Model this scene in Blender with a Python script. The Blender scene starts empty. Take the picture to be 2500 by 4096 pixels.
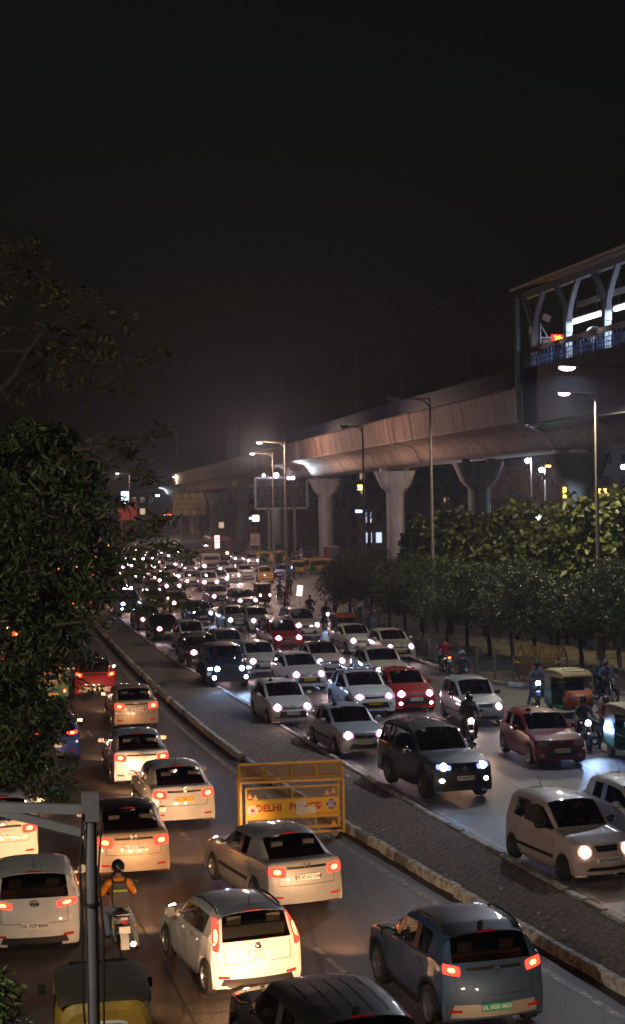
import bpy, bmesh, math, random
import numpy as np
from mathutils import Vector, Matrix
from mathutils.bvhtree import BVHTree

PI = math.pi
random.seed(7)
scene = bpy.context.scene
COL = scene.collection
R = math.radians

# ------------------------------------------------------------------ camera
F_PX = 6500.0            # focal length in pixels of the 2500 x 4096 frame
CAM_H = 8.4
ROLL = 0.016
HORIZON = 1990.0
yaw = math.atan(850.0 / F_PX)
pit = math.atan((2048.0 - HORIZON) / F_PX)
FWD = Vector((math.sin(yaw) * math.cos(pit), math.cos(yaw) * math.cos(pit), -math.sin(pit)))
HR = Vector((math.cos(yaw), -math.sin(yaw), 0))
UPV = HR.cross(FWD)
cr = math.sqrt(1 - ROLL * ROLL)
CR = HR * cr - UPV * ROLL
CU = HR * ROLL + UPV * cr
CAMP = Vector((0, 0, CAM_H))
cam_data = bpy.data.cameras.new('camera')
cam = bpy.data.objects.new('camera', cam_data)
COL.objects.link(cam)
M = Matrix((CR, CU, -FWD)).transposed().to_4x4()
M.translation = CAMP
cam.matrix_world = M
cam_data.sensor_fit = 'HORIZONTAL'
cam_data.sensor_width = 36.0
cam_data.lens = 36.0 * F_PX / 2500.0
cam_data.clip_start = 0.1
cam_data.clip_end = 6000.0
scene.camera = cam


def pray(x, y):
    return FWD + CR * ((x - 1250.0) / F_PX) + CU * ((2048.0 - y) / F_PX)


def gp(x, y, z=0.0):
    """place on the ground (or at height z) seen from the foot bridge"""
    d = pray(x, y)
    t = (z - CAM_H) / d.z
    return CAMP + d * t


def dp(x, y, depth):
    return CAMP + pray(x, y) * depth


# ------------------------------------------------------------------ sky, exposure
world = bpy.data.worlds.new('World')
scene.world = world
world.use_nodes = True
nt = world.node_tree
nt.nodes.clear()
out = nt.nodes.new('ShaderNodeOutputWorld')
bg = nt.nodes.new('ShaderNodeBackground')
sky = nt.nodes.new('ShaderNodeTexSky')
sky.sky_type = 'NISHITA'
sky.sun_disc = False
sky.sun_elevation = R(1.0)
sky.sun_rotation = R(160)
sky.dust_density = 4.0
sky.air_density = 1.0
hs = nt.nodes.new('ShaderNodeHueSaturation')
hs.inputs['Saturation'].default_value = 0.85
nt.links.new(sky.outputs[0], hs.inputs['Color'])
nt.links.new(hs.outputs[0], bg.inputs[0])
bg.inputs[1].default_value = 0.0044
nt.links.new(bg.outputs[0], out.inputs[0])
scene.view_settings.view_transform = 'Standard'
scene.view_settings.look = 'None'
scene.view_settings.exposure = 0.55
scene.view_settings.gamma = 1.0
scene.view_settings.use_curve_mapping = False
scene.render.engine = 'CYCLES'
cy = scene.cycles
cy.use_denoising = True
try:
    cy.denoiser = 'OPENIMAGEDENOISE'
except Exception:
    pass
cy.use_light_tree = True
cy.max_bounces = 5
cy.diffuse_bounces = 2
cy.glossy_bounces = 3
cy.transmission_bounces = 4
cy.transparent_max_bounces = 12
cy.volume_bounces = 0
cy.sample_clamp_indirect = 4.0
cy.caustics_reflective = False
cy.caustics_refractive = False
cy.volume_step_rate = 4.0
cy.filter_width = 1.7


# ------------------------------------------------------------------ materials
MATS = {}


def new_mat(name):
    m = bpy.data.materials.new(name)
    m.use_nodes = True
    n = m.node_tree
    return m, n, n.nodes['Principled BSDF']


def mat(name, col, rough=0.6, metal=0.0, coat=0.0, emit=None, estr=0.0, var=0.0, vscale=8.0, bump=0.0, bscale=40.0, spec=0.5, coords='Object'):
    """plain painted / cast surface with optional grain: colour variation and bump from noise"""
    if name in MATS:
        return MATS[name]
    m, n, b = new_mat(name)
    c4 = (col[0], col[1], col[2], 1)
    b.inputs['Base Color'].default_value = c4
    b.inputs['Roughness'].default_value = rough
    b.inputs['Metallic'].default_value = metal
    b.inputs['Specular IOR Level'].default_value = spec
    if coat:
        b.inputs['Coat Weight'].default_value = coat
        b.inputs['Coat Roughness'].default_value = 0.04
    if emit:
        b.inputs['Emission Color'].default_value = (emit[0], emit[1], emit[2], 1)
        b.inputs['Emission Strength'].default_value = estr
    if var > 0 or bump > 0:
        tc = n.nodes.new('ShaderNodeTexCoord')
        if var > 0:
            nz = n.nodes.new('ShaderNodeTexNoise')
            nz.inputs['Scale'].default_value = vscale
            nz.inputs['Detail'].default_value = 6
            nz.inputs['Roughness'].default_value = 0.65
            n.links.new(tc.outputs[coords], nz.inputs['Vector'])
            rp = n.nodes.new('ShaderNodeValToRGB')
            rp.color_ramp.elements[0].position = 0.3
            rp.color_ramp.elements[1].position = 0.72
            lo = max(0.0, 1 - var)
            rp.color_ramp.elements[0].color = (col[0] * lo, col[1] * lo, col[2] * lo, 1)
            hi = 1 + var * 0.6
            rp.color_ramp.elements[1].color = (min(1, col[0] * hi), min(1, col[1] * hi), min(1, col[2] * hi), 1)
            n.links.new(nz.outputs['Fac'], rp.inputs['Fac'])
            n.links.new(rp.outputs['Color'], b.inputs['Base Color'])
        if bump > 0:
            nb = n.nodes.new('ShaderNodeTexNoise')
            nb.inputs['Scale'].default_value = bscale
            nb.inputs['Detail'].default_value = 5
            n.links.new(tc.outputs[coords], nb.inputs['Vector'])
            bp = n.nodes.new('ShaderNodeBump')
            bp.inputs['Strength'].default_value = bump
            bp.inputs['Distance'].default_value = 0.02
            n.links.new(nb.outputs['Fac'], bp.inputs['Height'])
            n.links.new(bp.outputs['Normal'], b.inputs['Normal'])
    MATS[name] = m
    return m


def paint(name, col, metal=0.0, rough=0.35):
    """car paint: clear coat over a base with road dust gathering in patches"""
    key = 'paint_' + name
    if key in MATS:
        return MATS[key]
    m, n, b = new_mat(key)
    tc = n.nodes.new('ShaderNodeTexCoord')
    nz = n.nodes.new('ShaderNodeTexNoise')
    nz.inputs['Scale'].default_value = 3.5
    nz.inputs['Detail'].default_value = 7
    nz.inputs['Roughness'].default_value = 0.7
    n.links.new(tc.outputs['Object'], nz.inputs['Vector'])
    mx = n.nodes.new('ShaderNodeMix')
    mx.data_type = 'RGBA'
    mx.inputs['A'].default_value = (col[0], col[1], col[2], 1)
    dust = (0.75 * col[0] + 0.022, 0.75 * col[1] + 0.017, 0.75 * col[2] + 0.013)
    mx.inputs['B'].default_value = (dust[0], dust[1], dust[2], 1)
    mr = n.nodes.new('ShaderNodeMapRange')
    mr.inputs['From Min'].default_value = 0.4
    mr.inputs['From Max'].default_value = 0.75
    mr.inputs['To Max'].default_value = 0.75
    n.links.new(nz.outputs['Fac'], mr.inputs['Value'])
    n.links.new(mr.outputs[0], mx.inputs['Factor'])
    n.links.new(mx.outputs['Result'], b.inputs['Base Color'])
    mr2 = n.nodes.new('ShaderNodeMapRange')
    mr2.inputs['To Min'].default_value = rough
    mr2.inputs['To Max'].default_value = rough + 0.2
    n.links.new(nz.outputs['Fac'], mr2.inputs['Value'])
    n.links.new(mr2.outputs[0], b.inputs['Roughness'])
    b.inputs['Metallic'].default_value = metal
    b.inputs['Specular IOR Level'].default_value = 0.18
    b.inputs['Coat Weight'].default_value = 0.9
    b.inputs['Coat Roughness'].default_value = 0.035
    MATS[key] = m
    return m


def emis(name, col, strength):
    if name in MATS:
        return MATS[name]
    m = bpy.data.materials.new(name)
    m.use_nodes = True
    n = m.node_tree
    n.nodes.clear()
    o = n.nodes.new('ShaderNodeOutputMaterial')
    e = n.nodes.new('ShaderNodeEmission')
    e.inputs[0].default_value = (col[0], col[1], col[2], 1)
    e.inputs[1].default_value = strength
    n.links.new(e.outputs[0], o.inputs[0])
    MATS[name] = m
    return m


def glass_mat():
    """tinted car glass: sharp reflection over a dark see-through pane"""
    m = bpy.data.materials.new('car_glass')
    m.use_nodes = True
    n = m.node_tree
    n.nodes.clear()
    o = n.nodes.new('ShaderNodeOutputMaterial')
    tr = n.nodes.new('ShaderNodeBsdfTransparent')
    tr.inputs[0].default_value = (0.46, 0.50, 0.50, 1)
    gl = n.nodes.new('ShaderNodeBsdfGlossy')
    gl.inputs['Roughness'].default_value = 0.04
    gl.inputs['Color'].default_value = (0.9, 0.95, 1, 1)
    fr = n.nodes.new('ShaderNodeFresnel')
    fr.inputs[0].default_value = 1.5
    mx = n.nodes.new('ShaderNodeMixShader')
    n.links.new(fr.outputs[0], mx.inputs[0])
    n.links.new(tr.outputs[0], mx.inputs[1])
    n.links.new(gl.outputs[0], mx.inputs[2])
    n.links.new(mx.outputs[0], o.inputs[0])
    MATS['glass'] = m
    return m


G = {}
G['glass'] = glass_mat()
G['black'] = mat('black_plastic', (0.015, 0.015, 0.016), 0.45, bump=0.1, bscale=200)
G['seat'] = mat('seat_cloth', (0.05, 0.045, 0.04), 0.9)
G['chrome'] = mat('chrome', (0.75, 0.75, 0.75), 0.15, 1.0)
G['tyre'] = mat('tyre_rubber', (0.025, 0.023, 0.021), 0.85, var=0.4, vscale=6)
G['rim'] = mat('rim_alloy', (0.42, 0.42, 0.42), 0.35, 0.8)
G['steel'] = mat('galvanised_steel', (0.33, 0.33, 0.32), 0.5, 0.5, var=0.25, vscale=3)
G['plate'] = mat('plate_white', (0.75, 0.74, 0.70), 0.4)
G['plate_y'] = mat('plate_yellow', (0.80, 0.42, 0.02), 0.4)
G['plate_g'] = mat('plate_green', (0.02, 0.35, 0.25), 0.4)
G['ink'] = mat('plate_ink', (0.012, 0.012, 0.012), 0.5)
G['ink_w'] = mat('plate_ink_white', (0.8, 0.8, 0.8), 0.5)
G['head_warm'] = emis('headlamp_warm', (1.0, 0.80, 0.62), 24)
G['head_cool'] = emis('headlamp_cool', (0.76, 0.84, 1.0), 24)
G['head_pink'] = emis('headlamp_white', (1.0, 0.72, 0.82), 20)
G['head_far'] = emis('headlamp_far', (1.0, 0.66, 0.72), 60)
G['lens_far'] = emis('lamp_halo_far', (1.0, 0.28, 0.48), 5.0)  # lens colours: halo round each lamp painted as a glowing rim
G['lens_warm'] = emis('lamp_halo_warm', (1.0, 0.36, 0.18), 1.6)
G['lens_cool'] = emis('lamp_halo_cool', (0.26, 0.32, 1.0), 1.7)
G['lens_pink'] = emis('lamp_halo_pink', (1.0, 0.27, 0.58), 1.7)
G['head_off'] = mat('headlamp_off', (0.55, 0.55, 0.55), 0.1, 0.6, coat=1.0)
G['tail_on'] = emis('taillamp_red', (1.0, 0.035, 0.02), 3.0)
G['tail_core'] = emis('taillamp_bulb', (1.0, 0.30, 0.035), 16.0)
G['tail_off'] = mat('taillamp_off', (0.35, 0.01, 0.01), 0.15, coat=1.0)
G['red_lens'] = mat('red_reflector', (0.45, 0.015, 0.01), 0.2, coat=1.0)
G['amber'] = emis('indicator_amber', (1.0, 0.35, 0.03), 6)
G['skin'] = mat('skin', (0.24, 0.12, 0.07), 0.6)
G['hair'] = mat('hair_black', (0.012, 0.01, 0.009), 0.5)


# ------------------------------------------------------------------ mesh helpers
class MB:
    def __init__(s):
        s.v = []
        s.f = []

    def add(s, vs, fs):
        o = len(s.v)
        s.v += [tuple(p) for p in vs]
        s.f += [tuple(i + o for i in f) for f in fs]
        return s

    def box(s, c, size, rz=0.0, rx=0.0, ry=0.0, taper=1.0):
        hx, hy, hz = size[0] / 2, size[1] / 2, size[2] / 2
        m = Matrix.Rotation(rz, 3, 'Z') @ Matrix.Rotation(ry, 3, 'Y') @ Matrix.Rotation(rx, 3, 'X')
        vs = []
        for z in (-1, 1):
            t = 1.0 if z < 0 else taper
            for x, y in ((-1, -1), (1, -1), (1, 1), (-1, 1)):
                vs.append(m @ Vector((x * hx * t, y * hy * t, z * hz)) + Vector(c))
        s.add(vs, [(3, 2, 1, 0), (4, 5, 6, 7), (0, 1, 5, 4), (1, 2, 6, 5), (2, 3, 7, 6), (3, 0, 4, 7)])
        return s

    def bar(s, a, b, w, h=None):
        """square bar from a to b"""
        a, b = Vector(a), Vector(b)
        return s.tube([a, b], [w * 0.7071, w * 0.7071], 4, cap=True, spin=PI / 4)

    def tube(s, path, r, n=8, cap=True, spin=0.0):
        path = [Vector(p) for p in path]
        if not isinstance(r, (list, tuple)):
            r = [r] * len(path)
        rings = []
        ref = None
        for i, p in enumerate(path):
            t = (path[min(i + 1, len(path) - 1)] - path[max(i - 1, 0)])
            if t.length < 1e-9:
                t = Vector((0, 0, 1))
            t.normalize()
            if ref is None:
                ref = Vector((0, 0, 1)) if abs(t.z) < 0.9 else Vector((0, 1, 0))
            u = ref - t * ref.dot(t)
            if u.length < 1e-6:
                u = t.orthogonal()
            u.normalize()
            ref = u
            w = t.cross(u)
            rings.append([p + (u * math.cos(2 * PI * k / n + spin) + w * math.sin(2 * PI * k / n + spin)) * r[i] for k in range(n)])
        vs = [q for ring in rings for q in ring]
        fs = []
        for i in range(len(path) - 1):
            for k in range(n):
                a, b = i * n + k, i * n + (k + 1) % n
                fs.append((a, b, b + n, a + n))
        if cap:
            fs.append(tuple(reversed(range(n))))
            fs.append(tuple(range((len(path) - 1) * n, len(path) * n)))
        return s.add(vs, fs)

    def lathe(s, prof, n=16, c=(0, 0, 0), axis='Z', cap=True):
        """revolve (radius, height) pairs"""
        vs, fs = [], []
        for r, h in prof:
            for k in range(n):
                a = 2 * PI * k / n
                p = (r * math.cos(a), r * math.sin(a), h)
                if axis == 'X':
                    p = (p[2], p[0], p[1])
                elif axis == 'Y':
                    p = (p[0], p[2], p[1])
                vs.append((p[0] + c[0], p[1] + c[1], p[2] + c[2]))
        for i in range(len(prof) - 1):
            for k in range(n):
                a, b = i * n + k, i * n + (k + 1) % n
                fs.append((a, b, b + n, a + n))
        if cap and prof[0][0] > 1e-6:
            fs.append(tuple(reversed(range(n))))
        if cap and prof[-1][0] > 1e-6:
            fs.append(tuple(range((len(prof) - 1) * n, len(prof) * n)))
        return s.add(vs, fs)

    def ball(s, c, r, n=10, m=7):
        if not isinstance(r, (list, tuple)):
            r = (r, r, r)
        prof = []
        vs, fs = [], []
        for i in range(m + 1):
            t = PI * i / m
            for k in range(n):
                a = 2 * PI * k / n
                vs.append((c[0] + r[0] * math.sin(t) * math.cos(a), c[1] + r[1] * math.sin(t) * math.sin(a), c[2] + r[2] * math.cos(t)))
        for i in range(m):
            for k in range(n):
                a, b = i * n + k, i * n + (k + 1) % n
                fs.append((a, a + n, b + n, b))
        return s.add(vs, fs)

    def prism(s, poly, a, b, axis='Y'):
        """extrude a 2-D outline from a to b along an axis"""
        n = len(poly)
        vs = []
        for t in (a, b):
            for p in poly:
                if axis == 'Y':
                    vs.append((p[0], t, p[1]))
                elif axis == 'X':
                    vs.append((t, p[0], p[1]))
                else:
                    vs.append((p[0], p[1], t))
        fs = [tuple(range(n)), tuple(reversed(range(n, 2 * n)))]
        for k in range(n):
            fs.append((k, k + n, (k + 1) % n + n, (k + 1) % n))
        return s.add(vs, fs)

    def loft(s, rings, closed=True, cap=True):
        n = len(rings[0])
        vs = [p for r_ in rings for p in r_]
        fs = []
        for i in range(len(rings) - 1):
            for k in range(n if closed else n - 1):
                a, b = i * n + k, i * n + (k + 1) % n
                fs.append((a, b, b + n, a + n))
        if cap and closed:
            fs.append(tuple(reversed(range(n))))
            fs.append(tuple(range((len(rings) - 1) * n, len(rings) * n)))
        return s.add(vs, fs)

    def mesh(s, name, smooth=False, fix=True):
        me = bpy.data.meshes.new(name)
        me.from_pydata(s.v, [], s.f)
        if fix:
            bm = bmesh.new()
            bm.from_mesh(me)
            bmesh.ops.recalc_face_normals(bm, faces=bm.faces)
            bm.to_mesh(me)
            bm.free()
        if smooth:
            me.polygons.foreach_set('use_smooth', [True] * len(me.polygons))
            me.set_sharp_from_angle(angle=R(38))
        me.materials.append(None)
        me.update()
        return me


def put(name, me, material=None, parent=None, loc=(0, 0, 0), rot=(0, 0, 0), scale=None):
    o = bpy.data.objects.new(name, me)
    COL.objects.link(o)
    o.location = loc
    o.rotation_euler = rot
    if scale:
        o.scale = scale if isinstance(scale, (list, tuple)) else (scale,) * 3
    if parent is not None:
        o.parent = parent
    if material is not None and me is not None:
        ms = material if isinstance(material, (list, tuple)) else [material]
        while len(me.materials) < len(ms):
            me.materials.append(None)
        for i, m_ in enumerate(ms):
            sl = o.material_slots[i]
            if me.materials[i] is None:
                me.materials[i] = m_
            elif me.materials[i] != m_:
                sl.link = 'OBJECT'
                sl.material = m_
    return o


def empty(name, loc=(0, 0, 0), rz=0.0):
    o = bpy.data.objects.new(name, None)
    o.empty_display_size = 0.2
    COL.objects.link(o)
    o.location = loc
    o.rotation_euler = (0, 0, rz)
    return o


def tag(o, label, cat, group=None):
    o['label'] = label
    o['category'] = cat
    if group:
        o['group'] = group
    return o


def structure(o, label=None):
    o['kind'] = 'structure'
    if label:
        o['label'] = label
    return o


def lamp(name, kind, loc, energy, col, parent=None, aim=None, size=60, blend=0.8, radius=0.05):
    d = bpy.data.lights.new(name, kind)
    d.energy = energy
    d.color = col
    if kind == 'SPOT':
        d.spot_size = R(size)
        d.spot_blend = blend
    d.shadow_soft_size = radius
    o = bpy.data.objects.new(name, d)
    COL.objects.link(o)
    o.location = loc
    if aim is not None:
        o.rotation_euler = Vector(aim).to_track_quat('-Z', 'Y').to_euler()
    if parent is not None:
        o.parent = parent
    return o


TEXT_CACHE = {}


def text_mesh(s, size, depth=0.002, bold=0.0, spacing=1.0):
    """lettering as a mesh centred on the origin in the XZ plane, facing -Y"""
    key = (s, size, bold, spacing)
    if key in TEXT_CACHE:
        return TEXT_CACHE[key]
    cu = bpy.data.curves.new('lettering', 'FONT')
    cu.body = s
    cu.size = size
    cu.align_x = 'CENTER'
    cu.align_y = 'CENTER'
    cu.extrude = depth
    cu.offset = bold
    cu.resolution_u = 2
    cu.space_character = spacing
    cu.space_line = 0.95
    o = bpy.data.objects.new('lettering', cu)
    COL.objects.link(o)
    dg = bpy.context.evaluated_depsgraph_get()
    me = bpy.data.meshes.new_from_object(o.evaluated_get(dg))
    bpy.data.objects.remove(o)
    bpy.data.curves.remove(cu)
    me.transform(Matrix.Rotation(PI / 2, 4, 'X'))
    me.materials.clear()
    me.materials.append(None)
    TEXT_CACHE[key] = me
    return me


# ------------------------------------------------------------------ cars
class Node:
    def __init__(s, name, me, key, loc=(0, 0, 0), rot=(0, 0, 0), scale=None, kids=None):
        s.name, s.me, s.key, s.loc, s.rot, s.scale = name, me, key, loc, rot, scale
        s.kids = kids or []


def grow(nodes, parent, keys):
    res = []
    for nd in nodes:
        k = nd.key
        m_ = keys.get(k, G.get(k)) if not isinstance(k, (list, tuple)) else [keys.get(q, G.get(q)) for q in k]
        o = put(nd.name, nd.me, m_, parent, nd.loc, nd.rot, nd.scale)
        if nd.name in ('panel_joint', 'spokes'):
            o['kind'] = 'stuff'
        res.append(o)
        grow(nd.kids, o, keys)
    return res


def make_wheel_meshes():
    t = MB()
    t.lathe([(0.62, -0.30), (0.66, -0.36), (0.90, -0.36), (0.985, -0.29), (1.0, -0.15), (1.0, 0.15), (0.985, 0.29), (0.90, 0.36), (0.66, 0.36), (0.62, 0.30), (0.62, -0.30)], 26, axis='X', cap=False)
    rims = []
    for spokes, wid in ((5, 0.16), (9, 0.10)):
        r_ = MB()
        r_.lathe([(0.655, 0.33), (0.665, 0.37), (0.60, 0.35), (0.575, 0.26), (0.56, -0.25), (0.60, -0.3)], 24, axis='X', cap=False)
        r_.lathe([(0.0, 0.30), (0.12, 0.30), (0.14, 0.24), (0.14, 0.1), (0.0, 0.1)], 12, axis='X')
        r_.lathe([(0.0, 0.02), (0.40, 0.02), (0.40, -0.05), (0.0, -0.05)], 16, axis='X')
        for k in range(spokes):
            a = 2 * PI * k / spokes
            c, s_ = math.cos(a), math.sin(a)
            p0, p1 = 0.10, 0.60
            vs = []
            for x in (0.17, 0.29):
                for rad, w_ in ((p0, wid * 0.8), (p1, wid * 0.55)):
                    for sg in (-1, 1):
                        yy, zz = rad * c - sg * w_ * s_ * 0.5, rad * s_ + sg * w_ * c * 0.5
                        vs.append((x + (0.04 if rad > 0.3 else 0), yy, zz))
            r_.add(vs, [(0, 1, 3, 2), (4, 6, 7, 5), (0, 2, 6, 4), (1, 5, 7, 3), (2, 3, 7, 6), (0, 4, 5, 1)])
        rims.append(r_.mesh('rim', True))
    return t.mesh('tyre', True), rims


TYRE_ME, RIM_MES = make_wheel_meshes()


def body_stations(P):
    L, W, H = P['L'], P['W'], P['H']
    w = W / 2
    gc = P['gc']
    hl = L / 2
    yf = hl - P['fo']
    yr = yf - P['wb']
    P['yf'], P['yr'] = yf, yr
    yc = yf - P.get('cowl', 0.42)
    yrf = yc - P.get('rake', 0.70)
    P['yc'], P['yrf'] = yc, yrf
    wr = w - P.get('tumble', 0.19)
    zh0, zh1 = P['zh0'], P['zh1']
    zb0, zb1 = P['zb0'], P['zb1']
    yrr = -hl + P['rr']
    yrb = -hl + P['rb']
    zrb = P['zrb']
    yB = P.get('yB', (yrf + yrr) / 2 + 0.08)
    yC = -hl + P.get('rC', P['rr'] + 0.30)
    nose = P.get('nose', 0.20)
    S = []

    def low(name, y, ww, z, zb=None, sweep=0.0, crown=0.03):
        zb = z - 0.03 if zb is None else zb
        rows = []
        f = lambda a: gc + a * (max(zb, gc + 0.04) - gc)
        base = [(0.60 * ww, gc + 0.01), (0.93 * ww, gc), (0.985 * ww, f(0.32)), (1.0 * ww, f(0.68)), (0.965 * ww, zb)]
        zz = lambda t: zb + (z + crown - zb) * t
        top = [(0.93 * ww, zz(0.45)), (0.86 * ww, zz(0.7)), (0.76 * ww, zz(0.85)), (0.42 * ww, zz(1.0)), (0.0, zz(1.03))]
        for x, z_ in base + top:
            rows.append((x, y - sweep * (x / w) ** 2 * 1.0, z_))
        S.append((name, rows))

    def cab(name, y, zr, zb, ww=w, wrr=wr, crown=0.035, lean=0.0):
        f = lambda a: gc + a * (zb - gc)
        rows = [(0.60 * ww, y, gc + 0.01), (0.93 * ww, y, gc), (0.985 * ww, y, f(0.32)), (1.0 * ww, y, f(0.68)), (0.97 * ww, y, zb),
                (0.945 * ww, y, zb + 0.015), (wrr + 0.03, y + lean, zr - 0.10), (wrr - 0.05, y + lean, zr - 0.02), (wrr * 0.55, y + lean, zr + crown * 0.8), (0, y + lean, zr + crown)]
        S.append((name, rows))

    # front face, bonnet
    low('lip', hl - 0.07, w * 0.90, gc + 0.04, gc + 0.03, nose * 1.0, 0.0)
    low('bump', hl, w * 0.93, gc + 0.28, gc + 0.26, nose * 1.1, 0.0)
    low('grille', hl - 0.05, w * 0.95, zh0 - 0.13, zh0 - 0.15, nose * 1.2, 0.0)
    low('hood0', hl - 0.16, w * 0.96, zh0, zh0 - 0.03, nose * 1.2, 0.02)
    low('hood1', hl - 0.16 - (hl - 0.16 - yc) * 0.45, w * 0.985, zh0 + (zh1 - zh0) * 0.55, zh0 + (zb0 - zh0) * 0.55, nose * 0.4, 0.03)
    low('cowl', yc, w * 0.99, zh1, zb0, 0.14, 0.02)
    cab('roof0', yrf, H - 0.06, zb0 + (zb1 - zb0) * 0.2)
    cab('B0', yB + 0.045, H - 0.025, zb0 + (zb1 - zb0) * 0.5)
    cab('B1', yB - 0.045, H - 0.025, zb0 + (zb1 - zb0) * 0.55)
    cab('C', yC, H - 0.04, zb1, w, wr - 0.01)
    if P.get('quarter'):
        cab('C1', yC - 0.07, H - 0.04, zb1, w, wr - 0.01)
        cab('D', yrr + 0.12, H - 0.055, zb1 + 0.01, w * 0.99, wr - 0.02)
    cab('roof1', yrr, H - P.get('drop', 0.08), zb1 + 0.02, w * 0.985, wr - 0.04)
    low('rear0', yrb, w * 0.965, zrb, min(zb1 + 0.01, zrb - 0.02), -0.10, 0.01)
    if P.get('deck'):
        low('deck', -hl + P['deck'], w * 0.955, P['zdk'], P['zdk'] - 0.05, -0.14, 0.02)
        low('tail', -hl + 0.05, w * 0.94, P['zdk'] - 0.16, P['zdk'] - 0.18, -0.18, 0.0)
    else:
        low('tail', -hl + P.get('tin', 0.06), w * 0.955, zrb - 0.22, zrb - 0.24, -0.15, 0.0)
    low('rbump', -hl, w * 0.95, gc + 0.36, gc + 0.34, -0.18, 0.0)
    low('rlip', -hl + 0.08, w * 0.92, gc + 0.07, gc + 0.05, -0.16, 0.0)
    for lipi, bi in ((0, 1), (len(S) - 1, len(S) - 2)):
        sg = -1 if lipi == 0 else 1
        for k in range(5):
            x, y, z = S[bi][1][k]
            S[lipi][1][k] = (x * 0.985, y + sg * 0.02, gc + 0.004 * k)
        for k in range(5, 10):
            x, y, z = S[bi][1][k]
            S[lipi][1][k] = (x * 0.99, y + sg * 0.03, gc + 0.02 + 0.004 * k)
    return S


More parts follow.
